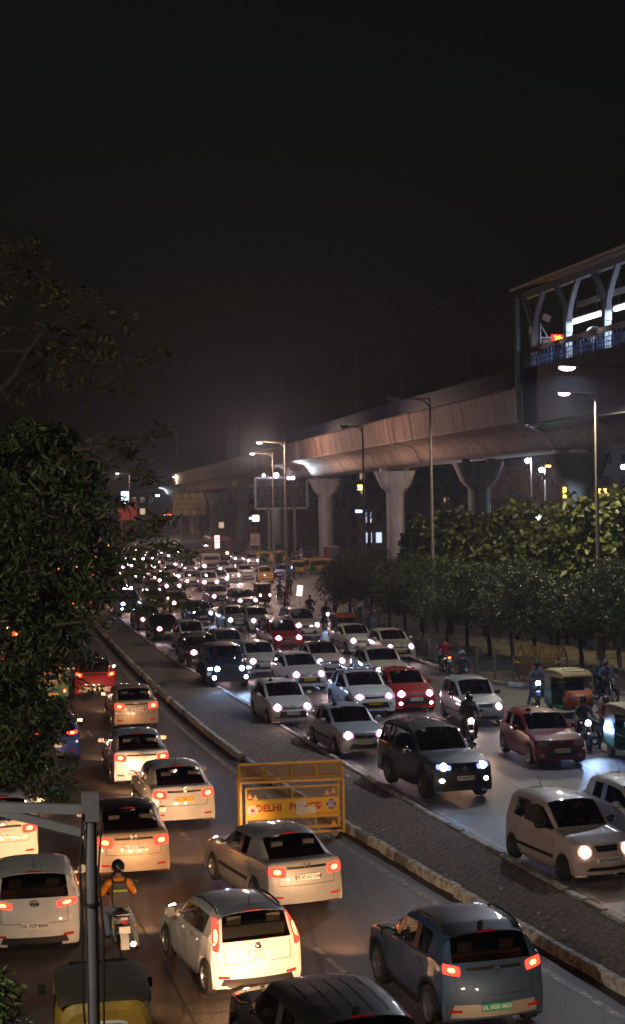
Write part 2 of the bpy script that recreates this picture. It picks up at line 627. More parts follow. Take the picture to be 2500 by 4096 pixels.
def make_car_type(P):
    S = body_stations(P)
    gc, r = P['gc'], P['r']
    names = [s[0] for s in S]
    keyY = [s[1][2][1] for s in S]            # y of the lower side row
    # insert wheel-arch stations by interpolation
    st = []
    spans = []
    RA = r * 1.17
    archy = []
    for ya in (P['yf'], P['yr']):
        for k in (1.0, 0.86, 0.5, 0.0, -0.5, -0.86, -1.0):
            archy.append((ya + k * RA, ya))
    allst = [(keyY[i], 'key', i) for i in range(len(S))] + [(y, 'arch', ya) for y, ya in archy if keyY[3] > y > keyY[-2]]
    # keep front and rear face stations in their own order
    order = [('key', 0), ('key', 1), ('key', 2), ('key', 3)]
    last = len(S) - 3
    mid = [a for a in allst if (a[1] == 'arch') or (3 < a[2] <= last)]
    mid.sort(key=lambda a: -a[0])
    seq = []
    cur = 3
    for y, kd, i in mid:
        if kd == 'key':
            seq.append((S[i][1], i))
            cur = i
        else:
            if cur + 1 >= len(S):
                continue
            a, b = S[cur][1], S[cur + 1][1]
            ya_, yb_ = a[2][1], b[2][1]
            t = (y - ya_) / (yb_ - ya_) if abs(yb_ - ya_) > 1e-5 else 0.5
            t = min(max(t, 0.02), 0.98)
            seq.append(([tuple(a[k][j] + (b[k][j] - a[k][j]) * t for j in range(3)) for k in range(10)], cur))
    full = [(S[i][1], i) for i in range(4)] + seq + [(S[i][1], i) for i in range(last + 1, len(S))]
    bm = bmesh.new()
    grid = []
    for rows, ki in full:
        rr = [list(p) for p in rows]
        ym = rr[2][1]
        for ya in (P['yf'], P['yr']):
            dy = ym - ya
            if abs(dy) <= RA * 1.001:
                za = r + math.sqrt(max(0.0, RA * RA - dy * dy))
                za = max(za, gc)
                if abs(dy) > RA * 0.99:
                    za = max(gc, r * 0.9)
                for k in (0, 1):
                    rr[k][2] = max(rr[k][2], za)
                if rr[2][2] < za + 0.05:
                    rr[2][2] = za + 0.05
                if rr[3][2] < rr[2][2] + 0.04:
                    rr[3][2] = rr[2][2] + 0.04
                rr[1][0] = max(rr[1][0], 0.975 * P['W'] / 2 * (rr[3][0] / (P['W'] / 2)))
                rr[2][0] += P.get('flare', 0.0)
        row = []
        for k in range(9):
            row.append(bm.verts.new(rr[k]))
        row.append(bm.verts.new((0.0, rr[9][1], rr[9][2])))
        for k in range(8, -1, -1):
            row.append(bm.verts.new((-rr[k][0], rr[k][1], rr[k][2])))
        grid.append(row)
    # face materials: 0 body, 1 windscreen, 2 rear window, 3.. side windows, 9 pillar, 8 roof
    kn = [names[ki] for _, ki in full]
    cl = bm.edges.layers.float.new('crease_edge')
    side = {'cowl': 3, 'roof0': 3, 'B1': 4}
    if P.get('quarter'):
        side['C1'] = 5
    for i in range(len(grid) - 1):
        s0 = kn[i]
        for k in range(18):
            f = bm.faces.new((grid[i][k], grid[i + 1][k], grid[i + 1][k + 1], grid[i][k + 1]))
            f.smooth = True
            kk = k if k < 9 else 17 - k
            lr = 0 if k < 9 else 1
            mi = 0
            if kk >= 7:
                if s0 == 'cowl':
                    mi = 1
                elif s0 == 'roof1':
                    mi = 2
                elif s0 in ('roof0', 'B0', 'B1', 'C', 'C1', 'D'):
                    mi = 9
            elif kk == 5:
                if s0 in side:
                    mi = side[s0] + lr * 3
                elif s0 in ('B0', 'C1', 'C') and (s0 != 'C' or P.get('quarter')):
                    mi = 10
            f.material_index = mi + (1 if mi == 10 and lr else 0)
    for i in range(len(grid)):
        for k in range(19):
            kk = k if k < 10 else 18 - k
            if i + 1 < len(grid):
                e = bm.edges.get((grid[i][k], grid[i + 1][k]))
                if kk == 1:
                    e[cl] = 1.0
                elif kk in (5, 6):
                    e[cl] = 0.55
                elif kk == 4:
                    e[cl] = 0.35
                elif kk == 7 and kn[i] in ('cowl', 'roof1'):
                    e[cl] = 0.5
            if k + 1 < 19 and kk >= 4 and kn[i] in ('cowl', 'roof0', 'roof1', 'rear0', 'deck', 'hood0'):
                if i == 0 or kn[i - 1] != kn[i]:
                    e = bm.edges.get((grid[i][k], grid[i][k + 1]))
                    if e:
                        e[cl] = P.get('crease', 0.5)
    me = bpy.data.meshes.new('car_shell')
    bm.normal_update()
    bm.to_mesh(me)
    bm.free()
    o = bpy.data.objects.new('car_shell', me)
    COL.objects.link(o)
    sub = o.modifiers.new('s', 'SUBSURF')
    sub.levels = sub.render_levels = 2
    dg = bpy.context.evaluated_depsgraph_get()
    em = bpy.data.meshes.new_from_object(o.evaluated_get(dg))
    bpy.data.objects.remove(o)
    b2 = bmesh.new()
    b2.from_mesh(em)
    bmesh.ops.recalc_face_normals(b2, faces=b2.faces)
    # outward check
    top = max(b2.faces, key=lambda f: f.calc_center_median().z)
    if top.normal.z < 0:
        bmesh.ops.reverse_faces(b2, faces=b2.faces)
    bvh = BVHTree.FromBMesh(b2)
    groups = {}
    for f in b2.faces:
        groups.setdefault(f.material_index, []).append(f)
    def sub_mesh(mi, name, inset=0.0):
        mb = {}
        vs, fs = [], []
        for f in groups.get(mi, []):
            idx = []
            for v in f.verts:
                if v.index not in mb:
                    mb[v.index] = len(vs)
                    vs.append(v.co - v.normal * inset)
                idx.append(mb[v.index])
            fs.append(idx)
        m_ = bpy.data.meshes.new(name)
        m_.from_pydata([tuple(v) for v in vs], [], fs)
        m_.polygons.foreach_set('use_smooth', [True] * len(fs))
        m_.materials.append(None)
        m_.update()
        return m_
    b2.verts.index_update()
    nodes = [Node('body', sub_mesh(0, 'body'), 'paint'), Node('roof', sub_mesh(9, 'roof'), 'roof'),
             Node('windshield', sub_mesh(1, 'windshield', 0.004), 'glass'), Node('rear_window', sub_mesh(2, 'rear_window', 0.004), 'glass'),
             Node('pillar', sub_mesh(10, 'pillar'), 'black'), Node('pillar', sub_mesh(11, 'pillar'), 'black')]
    for mi in (3, 4, 5, 6, 7, 8):
        if mi in groups:
            nodes.append(Node('side_window', sub_mesh(mi, 'side_window', 0.004), 'glass'))
    b2.free()
    nodes = [n for n in nodes if len(n.me.polygons)]
    P['bvh'] = bvh
    return nodes


def patch(bvh, q, d, nu=8, nv=5, off=0.006, thick=0.03, mirror=False, rnd=0.0):
    """sheet of detail laid on the body: four corners cast along d on to the skin"""
    d = Vector(d).normalized()
    q = [Vector(p) for p in q]
    front, back = [], []
    for j in range(nv + 1):
        v = j / nv
        for i in range(nu + 1):
            u = i / nu
            if rnd > 0:
                uu = u + 0.0
                cu, cv = 2 * u - 1, 2 * v - 1
                k = rnd
                u2 = 0.5 + 0.5 * cu * math.sqrt(max(0.0, 1 - k * cv * cv / 2))
                v2 = 0.5 + 0.5 * cv * math.sqrt(max(0.0, 1 - k * cu * cu / 2))
            else:
                u2, v2 = u, v
            p = (q[0] * (1 - u2) + q[1] * u2) * (1 - v2) + (q[3] * (1 - u2) + q[2] * u2) * v2
            hit, nrm, _, _ = bvh.ray_cast(p - d * 1.5, d, 3.0)
            if hit is None:
                hit, nrm, _, _ = bvh.find_nearest(p)
            if nrm.dot(d) > 0:
                nrm = -nrm
            front.append(hit + nrm * off)
            back.append(hit - nrm * thick)
    mb = MB()
    n = nu + 1
    fs = []
    for j in range(nv):
        for i in range(nu):
            a = j * n + i
            fs.append((a, a + 1, a + n + 1, a + n))
    N = len(front)
    ring = [i for i in range(n)] + [j * n + nu for j in range(1, nv + 1)] + [nv * n + i for i in range(nu - 1, -1, -1)] + [j * n for j in range(nv - 1, 0, -1)]
    for k in range(len(ring)):
        a, b = ring[k], ring[(k + 1) % len(ring)]
        fs.append((a, b, b + N, a + N))
    vs = front + back
    if mirror:
        vs = [Vector((-p.x, p.y, p.z)) for p in vs]
    mb.add(vs, fs)
    return mb


def seam(bvh, pts, d, w=0.012, off=0.003):
    """narrow dark joint along a line on the skin"""
    d = Vector(d).normalized()
    P3 = []
    for p in pts:
        p = Vector(p)
        hit, nrm, _, _ = bvh.ray_cast(p - d * 1.5, d, 3.0)
        if hit is None:
            continue
        if nrm.dot(d) > 0:
            nrm = -nrm
        P3.append((hit + nrm * off, nrm))
    vs, fs = [], []
    for i, (p, nrm) in enumerate(P3):
        t = P3[min(i + 1, len(P3) - 1)][0] - P3[max(i - 1, 0)][0]
        s_ = t.cross(nrm)
        if s_.length < 1e-7:
            s_ = Vector((0, 1, 0))
        s_.normalize()
        vs += [p + s_ * w / 2, p - s_ * w / 2]
        if i:
            a = 2 * i
            fs.append((a - 2, a - 1, a + 1, a))
    return vs, fs


def emblem_mesh(kind, s):
    mb = MB()
    n = 20
    ring = lambda a, b, cx=0, cz=0: [(cx + a * math.cos(2 * PI * k / n), 0, cz + b * math.sin(2 * PI * k / n)) for k in range(n + 1)]
    t = s * 0.09
    if kind in ('H_oval', 'H_box', 'ovals', 'star', 'T_oval', 'oval'):
        a, b = (s, s * 0.68) if kind not in ('star', 'H_box') else (s * 0.8, s * 0.8)
        if kind != 'H_box':
            mb.tube(ring(a, b), t, 5, cap=False)
    if kind == 'H_oval':
        for x in (-0.38, 0.38):
            mb.bar((s * (x - 0.08), 0, -s * 0.42), (s * (x + 0.10), 0, s * 0.42), t * 1.6)
        mb.bar((-s * 0.38, 0, -s * 0.05), (s * 0.38, 0, s * 0.08), t * 1.6)
    elif kind == 'H_box':
        for x in (-1, 1):
            mb.bar((s * x * 0.38, 0, -s * 0.5), (s * x * 0.55, 0, s * 0.5), t * 1.8)
            mb.bar((s * x * 0.8, 0, s * 0.65), (s * x * 0.62, 0, -s * 0.65), t * 1.2)
        mb.bar((-s * 0.4, 0, 0), (s * 0.4, 0, 0), t * 1.8)
    elif kind == 'ovals':
        mb.tube(ring(s * 0.36, s * 0.62), t, 5, cap=False)
        mb.tube(ring(s * 0.62, s * 0.24, 0, s * 0.34), t, 5, cap=False)
    elif kind == 'star':
        for k in range(3):
            a = PI / 2 + 2 * PI * k / 3
            mb.bar((0, 0, 0), (s * 0.8 * math.cos(a), 0, s * 0.8 * math.sin(a)), t * 1.4)
    elif kind == 'T_oval':
        mb.bar((0, 0, -s * 0.5), (0, 0, s * 0.35), t * 1.8)
        mb.bar((-s * 0.55, 0, s * 0.3), (s * 0.55, 0, s * 0.3), t * 1.8)
    elif kind == 'S':
        for p, q in (((0.55, 0.75), (-0.5, 0.2)), ((-0.5, 0.2), (0.5, -0.2)), ((0.5, -0.2), (-0.55, -0.75)), ((-0.5, 0.2), (0.0, 0.75)), ((0.5, -0.2), (0.0, -0.75))):
            mb.bar((s * p[0], 0, s * p[1]), (s * q[0], 0, s * q[1]), t * 2)
    elif kind == 'oval':
        mb.ball((0, 0, 0), (s * 0.95, s * 0.12, s * 0.62), 12, 6)
    elif kind == 'diamond':
        mb.tube([(0, 0, s), (s * 0.6, 0, 0), (0, 0, -s), (-s * 0.6, 0, 0), (0, 0, s)], t * 1.8, 4, cap=False)
    return mb.mesh('emblem', True)


def car_details(P, nodes):
    bvh = P['bvh']
    L, W, H, r, gc = P['L'], P['W'], P['H'], P['r'], P['gc']
    hl, w = L / 2, W / 2
    zh0 = P['zh0']
    FD = (0, -1, 0)

    def add(name, mb, key, kids=None, smooth=True):
        nodes.append(Node(name, mb.mesh(name, smooth), key, kids=kids))
        return nodes[-1]

    # --- wheels
    tr = w - r * 0.34 - 0.01
    for sx in (1, -1):
        for ya in (P['yf'], P['yr']):
            sc = (r * sx * 0.95, r, r)
            wn = Node('wheel', TYRE_ME, 'tyre', (sx * tr, ya, r), (0, 0, 0 if sx > 0 else PI), (r * 0.95, r, r),
                      [Node('rim', RIM_MES[P.get('rim', 0)], 'rim')])
            nodes.append(wn)
    # --- floor pan, seats, dashboard
    ub = MB()
    ub.box((0, (P['yf'] + P['yr']) / 2, gc + 0.10), (W * 0.93, P['wb'] - 2.5 * r, 0.12))
    ub.box((0, 0, gc + 0.16), (W * 0.62, L * 0.84, 0.2))
    ub.box((0, P['yf'] + 0.05, gc + 0.36), (W * 0.62, 0.6, 0.3))
    ub.box((0, P['yr'] - 0.05, gc + 0.40), (W * 0.66, 0.5, 0.36))
    add('underbody', ub, 'black', smooth=False)
    zs = gc + 0.30
    yseat = P['yrf'] - 0.25
    for sx in (-1, 1):
        s_ = MB()
        x = sx * W * 0.2
        s_.box((x, yseat + 0.05, zs + 0.12), (0.46, 0.5, 0.16))
        s_.box((x, yseat - 0.26, zs + 0.44), (0.44, 0.14, 0.60), rx=0.22)
        s_.box((x, yseat - 0.35, zs + 0.83), (0.25, 0.09, 0.17), rx=0.15)
        add('seat', s_, 'seat', smooth=False)
    s_ = MB()
    yb = yseat - 0.95
    s_.box((0, yb, zs + 0.12), (W * 0.66, 0.45, 0.16))
    s_.box((0, yb - 0.28, zs + 0.42), (W * 0.66, 0.14, 0.58), rx=0.22)
    for x in (-0.35, 0.35):
        s_.box((x, yb - 0.36, zs + 0.78), (0.24, 0.08, 0.14))
    add('rear_seat', s_, 'seat', smooth=False)
    d = MB()
    d.box((0, P['yc'] - 0.28, P['zh1'] - 0.14), (W * 0.80, 0.42, 0.18))
    st = add('dashboard', d, 'black', smooth=False)
    sw = MB()
    cx, cyy, cz = W * 0.2, P['yc'] - 0.56, P['zh1'] - 0.10
    sw.tube([(cx + 0.18 * math.cos(a), cyy - 0.07 * math.sin(a), cz + 0.165 * math.sin(a)) for a in [2 * PI * k / 16 for k in range(17)]], 0.015, 5, cap=False)
    sw.bar((cx - 0.17, cyy, cz), (cx + 0.17, cyy, cz), 0.03)
    add('steering_wheel', sw, 'black')
    # --- front: lamps, grille, intake, fog lamps
    hd = P['head']
    for sg in (False, True):
        lens = patch(bvh, [(hd[0] * w, hl, hd[2] * zh0), (hd[1] * w, hl, (hd[2] + hd[4]) * zh0), (hd[1] * w, hl, (hd[3] + hd[4]) * zh0), (hd[0] * w, hl, hd[3] * zh0)],
                     (-0.35, -1, -0.1), 8, 5, 0.008, 0.03, sg, 0.5)
        xm, zm = (0.55 * hd[0] + 0.45 * hd[1]) * w, (0.5 * (hd[2] + hd[3]) + 0.45 * hd[4]) * zh0
        rr_ = min(0.105, 0.64 * (hd[3] - hd[2]) * zh0)
        bulb = patch(bvh, [(xm - rr_, hl, zm - rr_), (xm + rr_, hl, zm - rr_), (xm + rr_, hl, zm + rr_), (xm - rr_, hl, zm + rr_)], (-0.25, -1, -0.05), 6, 6, 0.022, 0.02, sg, 1.0)
        hn = add('headlight', lens, 'lens', [Node('bulb', bulb.mesh('bulb', True), 'head')])  # the lens rim carries the painted halo colour
        if P.get('fog'):
            fz = P['fog']
            add('fog_light', patch(bvh, [(0.66 * w, hl, fz - 0.05), (0.82 * w, hl, fz - 0.05), (0.82 * w, hl, fz + 0.05), (0.66 * w, hl, fz + 0.05)], (-0.3, -1, 0), 5, 4, 0.01, 0.03, sg, 1.0), 'fog')
    g = P['grille']   # half width, z low, z high, flare
    gr = patch(bvh, [(-g[0] * w * 0.9, hl, g[1]), (g[0] * w * 0.9, hl, g[1]), (g[0] * w, hl, g[2]), (-g[0] * w, hl, g[2])], FD, 12, 4, 0.006, 0.03)
    bars = []
    for k in range(g[3]):
        z = g[1] + (g[2] - g[1]) * (k + 0.5) / g[3]
        vs, fs = seam(bvh, [(x, hl, z) for x in np.linspace(-g[0] * w * 0.92, g[0] * w * 0.92, 13)], FD, 0.018, 0.014)
        bb = MB()
        bb.add(vs, fs)
        bars.append(Node('grille_bar', bb.mesh('grille_bar'), 'chrome'))
    add('grille', gr, 'black', bars)
    it = P['intake']  # half width, z low, z high
    add('air_intake', patch(bvh, [(-it[0] * w, hl, it[1]), (it[0] * w, hl, it[1]), (it[0] * w * 0.85, hl, it[2]), (-it[0] * w * 0.85, hl, it[2])], FD, 12, 3, 0.006, 0.03), 'black')
    # bonnet shut line, wipers
    sm = MB()
    for sx in (-1, 1):
        vs, fs = seam(bvh, [(sx * w * (0.70 + 0.12 * t), hl - 0.2 + (P['yc'] - hl + 0.2) * t, 1) for t in np.linspace(0.02, 0.98, 12)], (0, 0, -1), 0.012)
        sm.add(vs, fs)
    vs, fs = seam(bvh, [(x, hl - 0.15, zh0 - 0.05) for x in np.linspace(-w * 0.66, w * 0.66, 13)], (0, -0.8, -0.6), 0.014)
    sm.add(vs, fs)
    # door joints
    ydoor = [P['yc'] - 0.10, None, None]
    yBm = None
    for sx in (-1, 1):
        for y in P['doors']:
            pts = [(sx * 2.0, y, z) for z in np.linspace(gc + 0.08, P['zb1'] - 0.02, 9)]
            vs, fs = seam(bvh, pts, (-sx, 0, 0), 0.013)
            sm.add(vs, fs)
        vs, fs = seam(bvh, [(sx * 2.0, y, gc + 0.09) for y in np.linspace(P['doors'][-1], P['doors'][0], 9)], (-sx, 0, 0), 0.012)
        sm.add(vs, fs)
    # boot or hatch joints
    zt = P['zdk'] - 0.04 if P.get('deck') else P['zrb'] - 0.05
    for sx in (-1, 1):
        vs, fs = seam(bvh, [(sx * w * 0.70, -hl, z) for z in np.linspace(gc + 0.42, zt, 8)], (0, 1, 0), 0.012)
        sm.add(vs, fs)
    vs, fs = seam(bvh, [(x, -hl, gc + 0.42) for x in np.linspace(-w * 0.7, w * 0.7, 11)], (0, 1, 0), 0.012)
    sm.add(vs, fs)
    nodes.append(Node('panel_joint', sm.mesh('panel_joint', fix=False), 'black'))
    nodes.append(Node('wiper', MB().bar((-w * 0.55, P['yc'] + 0.02, P['zh1'] + 0.035), (w * 0.05, P['yc'] - 0.16, P['zh1'] + 0.10), 0.016).mesh('wiper'), 'black'))
    # handles, mirrors, sill trim
    for sx in (-1, 1):
        for y in P['handles']:
            hz = P['zb1'] - 0.13
            add('door_handle', patch(bvh, [(2, y - 0.10, hz - 0.015), (2, y + 0.10, hz - 0.015), (2, y + 0.10, hz + 0.02), (2, y - 0.10, hz + 0.02)], (-1, 0, 0), 4, 2, 0.028, 0.01, sx < 0), P.get('handle_key', 'paint'))
        m = MB()
        my, mz = P['yc'] - 0.42, P['zb0'] + 0.11
        m.ball((sx * (w + 0.10), my, mz), (0.115, 0.075, 0.085), 10, 6)
        m.bar((sx * (w - 0.06), my - 0.02, mz - 0.06), (sx * (w + 0.05), my, mz - 0.04), 0.05)
        mg = MB().box((sx * (w + 0.10), my - 0.070, mz), (0.17, 0.012, 0.11))
        nodes.append(Node('side_mirror', m.mesh('side_mirror', True), P.get('mirror_key', 'paint'), kids=[Node('mirror_glass', mg.mesh('mirror_glass'), 'chrome')]))
        if P.get('moulding'):
            mz2 = P['moulding']
            add('side_moulding', patch(bvh, [(2, P['doors'][-1] + 0.02, mz2 - 0.035), (2, P['doors'][0] - 0.03, mz2 - 0.035), (2, P['doors'][0] - 0.03, mz2 + 0.035), (2, P['doors'][-1] + 0.02, mz2 + 0.035)], (-1, 0, 0), 14, 2, 0.016, 0.01, sx < 0), 'black')
        if P.get('cladding'):
            add('sill_cladding', patch(bvh, [(2, P['yr'] + r * 1.2, gc + 0.01), (2, P['yf'] - r * 1.2, gc + 0.01), (2, P['yf'] - r * 1.2, gc + P['cladding']), (2, P['yr'] + r * 1.2, gc + P['cladding'])], (-1, 0, 0), 14, 3, 0.012, 0.01, sx < 0), 'black')
            for ya in (P['yf'], P['yr']):
                vs, fs = seam(bvh, [(sx * 2, ya + r * 1.24 * math.cos(a), r + r * 1.24 * math.sin(a)) for a in np.linspace(-0.15, PI + 0.15, 20)], (-sx, 0, 0), 0.085, 0.014)
                nodes.append(Node('wheel_arch', MB().add(vs, fs).mesh('wheel_arch', fix=False), 'black'))
    # --- rear: tail lamps, plate recess, bumper insert, lamps above the glass
    tl = P['tail']    # x0 x1 z0 z1 skew
    for sg in (False, True):
        q = [(tl[0] * w, -hl, tl[2]), (tl[1] * w, -hl, tl[2] + tl[4]), (tl[1] * w, -hl, tl[3] + tl[4]), (tl[0] * w, -hl, tl[3])]
        core = patch(bvh, [Vector(q[0]).lerp(Vector(q[2]), 0.30), Vector(q[1]).lerp(Vector(q[3]), 0.30), Vector(q[2]).lerp(Vector(q[0]), 0.30), Vector(q[3]).lerp(Vector(q[1]), 0.30)],
                     (-0.30, 1, 0), 5, 4, 0.016, 0.01, sg, 0.8)
        add('tail_light', patch(bvh, q, (-0.30, 1, 0), 8, 6, 0.010, 0.03, sg, 0.35), 'tail', [Node('bulb', core.mesh('bulb', True), 'tailcore')])
        add('reflector', patch(bvh, [(0.62 * w, -hl, gc + 0.17), (0.84 * w, -hl, gc + 0.17), (0.86 * w, -hl, gc + 0.22), (0.62 * w, -hl, gc + 0.21)], (-0.2, 1, 0), 4, 2, 0.012, 0.02, sg), 'red_lens')
    add('brake_light', patch(bvh, [(-0.15, -hl + P['rr'] + 0.005, H), (0.15, -hl + P['rr'] + 0.005, H), (0.14, -hl + P['rr'] + 0.05, H), (-0.14, -hl + P['rr'] + 0.05, H)], (0, 0, -1), 5, 2, 0.014, 0.02), 'red_lens')
    rb = P.get('rbump')
    if rb:
        add('bumper_insert', patch(bvh, [(-rb[0] * w, -hl, rb[1]), (rb[0] * w, -hl, rb[1]), (rb[0] * w * 0.92, -hl, rb[2]), (-rb[0] * w * 0.92, -hl, rb[2])], (0, 1, 0), 12, 3, 0.008, 0.03), P.get('rbump_key', 'black'))
    gz = P['garnish']
    add('boot_garnish', patch(bvh, [(-gz[0] * w, -hl, gz[1]), (gz[0] * w, -hl, gz[1]), (gz[0] * w, -hl, gz[1] + 0.045), (-gz[0] * w, -hl, gz[1] + 0.045)], (0, 1, 0), 10, 2, 0.012, 0.02), 'chrome')
    if P.get('rails'):
        for sx in (-1, 1):
            pts = []
            for y in np.linspace(P['yrf'] - 0.18, -hl + P['rr'] + 0.18, 9):
                x = sx * (w - P.get('tumble', 0.19) - 0.08)
                hit, nrm, _, _ = bvh.ray_cast(Vector((x, y, 3)), Vector((0, 0, -1)))
                pts.append((x, y, hit.z + 0.045))
            pts[0] = (pts[0][0], pts[0][1], pts[0][2] - 0.045)
            pts[-1] = (pts[-1][0], pts[-1][1], pts[-1][2] - 0.045)
            nodes.append(Node('roof_rail', MB().tube(pts, 0.022, 6).mesh('roof_rail', True), P.get('rail_key', 'black')))
    hit, nrm, _, _ = bvh.ray_cast(Vector((0, -hl + P['rr'] + 0.25, 3)), Vector((0, 0, -1)))
    if hit:
        a = MB()
        if P.get('fin'):
            a.prism([(hit.y - 0.10, hit.z - 0.01), (hit.y + 0.10, hit.z - 0.01), (hit.y - 0.06, hit.z + 0.075)], -0.02, 0.02, 'X')
        else:
            a.tube([(0, hit.y, hit.z - 0.01), (0, hit.y - 0.12, hit.z + 0.24)], [0.012, 0.004], 5)
        nodes.append(Node('antenna', a.mesh('antenna'), 'black'))
    if P.get('ribs'):
        for x in np.linspace(-w * 0.5, w * 0.5, 5):
            vs, fs = seam(bvh, [(x, y, 3) for y in np.linspace(P['yrf'] - 0.3, -hl + P['rr'] + 0.2, 9)], (0, 0, -1), 0.03, 0.008)
            nodes.append(Node('roof_rib', MB().add(vs, fs).mesh('roof_rib', fix=False), 'roof'))
    # where plates and emblems sit
    for nm, y0, dirv in (('front', hl, -1), ('rear', -hl, 1)):
        z = P['plate_z'][0 if nm == 'front' else 1]
        hit, nrm, _, _ = bvh.ray_cast(Vector((0, y0 - dirv * 1.0, z)), Vector((0, dirv, 0)))
        P['plate_' + nm] = (hit.y - dirv * 0.028, z)
        ez = P['emblem_z'][0 if nm == 'front' else 1]
        hit, nrm, _, _ = bvh.ray_cast(Vector((0, y0 - dirv * 1.0, ez)), Vector((0, dirv, 0)))
        P['emblem_' + nm] = (hit.y - dirv * 0.024, ez)


TYPES = {}


def car_type(name, **P):
    nodes = make_car_type(P)
    car_details(P, nodes)
    TYPES[name] = (P, nodes)


car_type('hatch', L=3.98, W=1.74, H=1.50, fo=0.80, wb=2.57, r=0.315, gc=0.17, zh0=0.80, zh1=0.99, zb0=0.94, zb1=1.0, rr=0.42, rb=0.17, zrb=1.02, rC=0.80,
         head=(0.52, 0.93, 0.80, 1.0, 0.02), fog=0.36, grille=(0.50, 0.66, 0.71, 1), intake=(0.62, 0.34, 0.58), doors=(0.78, -0.22, -1.13), handles=(-0.02, -0.98),
         tail=(0.52, 0.97, 0.84, 0.95, 0.06), rbump=(0.72, 0.22, 0.34), garnish=(0.10, 0.90), plate_z=(0.52, 0.56), emblem_z=(0.72, 0.94), fin=False)
car_type('figo', L=3.80, W=1.68, H=1.43, fo=0.78, wb=2.49, r=0.295, gc=0.17, zh0=0.78, zh1=0.96, zb0=0.92, zb1=0.98, rr=0.34, rb=0.10, zrb=0.93, rC=0.68, tin=0.04,
         head=(0.52, 0.92, 0.80, 1.02, 0.02), grille=(0.45, 0.68, 0.74, 1), intake=(0.62, 0.32, 0.56), doors=(0.72, -0.22, -1.05), handles=(-0.04, -0.92),
         tail=(0.84, 0.99, 0.78, 1.27, 0.02), rbump=(0.78, 0.21, 0.33), garnish=(0.05, 0.86), plate_z=(0.50, 0.68), emblem_z=(0.71, 0.84), rails=True, moulding=None)
car_type('tall', L=3.62, W=1.60, H=1.60, fo=0.72, wb=2.40, r=0.285, gc=0.17, zh0=0.84, zh1=1.03, zb0=0.98, zb1=1.03, rr=0.26, rb=0.11, zrb=1.02, rake=0.62, cowl=0.36, tumble=0.16, rC=0.62,
         head=(0.50, 0.90, 0.74, 0.95, 0.01), grille=(0.34, 0.70, 0.82, 2), intake=(0.62, 0.30, 0.38), doors=(0.72, -0.20, -1.02), handles=(-0.02, -0.88), handle_key='chrome', mirror_key='black',
         tail=(0.82, 0.99, 0.86, 1.20, 0.0), rbump=(0.85, 0.36, 0.42), garnish=(0.3, 0.84), plate_z=(0.53, 0.62), emblem_z=(0.76, 0.95), moulding=0.46)
car_type('sedan', L=4.42, W=1.72, H=1.47, fo=0.86, wb=2.58, r=0.305, gc=0.16, zh0=0.80, zh1=0.97, zb0=0.93, zb1=0.98, rr=1.10, rb=0.52, zrb=1.03, deck=0.12, zdk=1.03, rC=1.36, drop=0.09,
         head=(0.50, 0.92, 0.80, 1.0, 0.03), grille=(0.42, 0.62, 0.72, 2), intake=(0.62, 0.30, 0.46), doors=(0.92, -0.10, -1.05), handles=(0.10, -0.90),
         tail=(0.56, 0.98, 0.74, 0.94, 0.03), rbump=None, garnish=(0.50, 0.90), plate_z=(0.50, 0.74), emblem_z=(0.67, 0.97), moulding=0.52)
car_type('compact_suv', L=3.99, W=1.81, H=1.61, fo=0.82, wb=2.50, r=0.345, gc=0.21, zh0=0.90, zh1=1.08, zb0=1.02, zb1=1.12, rr=0.42, rb=0.16, zrb=1.12, rC=0.80, drop=0.13, flare=0.02,
         head=(0.50, 0.93, 0.80, 0.95, 0.03), fog=0.52, grille=(0.46, 0.72, 0.80, 2), intake=(0.66, 0.36, 0.58), doors=(0.74, -0.22, -1.06), handles=(-0.04, -0.92), cladding=0.14, mirror_key='black',
         tail=(0.66, 0.98, 0.92, 1.07, 0.06), rbump=(0.80, 0.30, 0.50), rbump_key='trim', garnish=(0.50, 1.0), plate_z=(0.56, 0.45), emblem_z=(0.80, 1.0), rails=True, fin=True, rim=1)
car_type('suv', L=4.80, W=1.86, H=1.82, fo=0.92, wb=2.75, r=0.39, gc=0.26, zh0=1.04, zh1=1.20, zb0=1.14, zb1=1.20, rr=0.36, rb=0.14, zrb=1.22, rC=1.18, quarter=True, cowl=0.52, rake=0.80, tumble=0.20, flare=0.03,
         head=(0.46, 0.93, 0.84, 0.98, 0.05), fog=0.60, grille=(0.44, 0.80, 0.99, 3), intake=(0.60, 0.42, 0.64), doors=(0.86, -0.18, -1.08), handles=(0.0, -0.94), handle_key='chrome', mirror_key='chrome', cladding=0.10,
         tail=(0.62, 0.98, 1.02, 1.18, 0.04), rbump=(0.75, 0.30, 0.42), garnish=(0.6, 1.06), plate_z=(0.66, 0.86), emblem_z=(0.90, 1.14), rails=True, fin=True, ribs=True)
car_type('duster', L=4.30, W=1.82, H=1.66, fo=0.84, wb=2.67, r=0.36, gc=0.22, zh0=0.98, zh1=1.12, zb0=1.06, zb1=1.12, rr=0.34, rb=0.13, zrb=1.10, rC=0.86, quarter=False, tumble=0.18, flare=0.03,
         head=(0.50, 0.92, 0.80, 1.0, 0.02), fog=0.50, grille=(0.46, 0.74, 0.86, 2), intake=(0.6, 0.36, 0.54), doors=(0.84, -0.16, -1.08), handles=(0.0, -0.92), cladding=0.14, mirror_key='black',
         tail=(0.82, 0.99, 0.92, 1.24, 0.0), rbump=(0.8, 0.28, 0.42), garnish=(0.3, 0.98), plate_z=(0.60, 0.62), emblem_z=(0.80, 1.04), rails=False, ribs=True, fin=True)
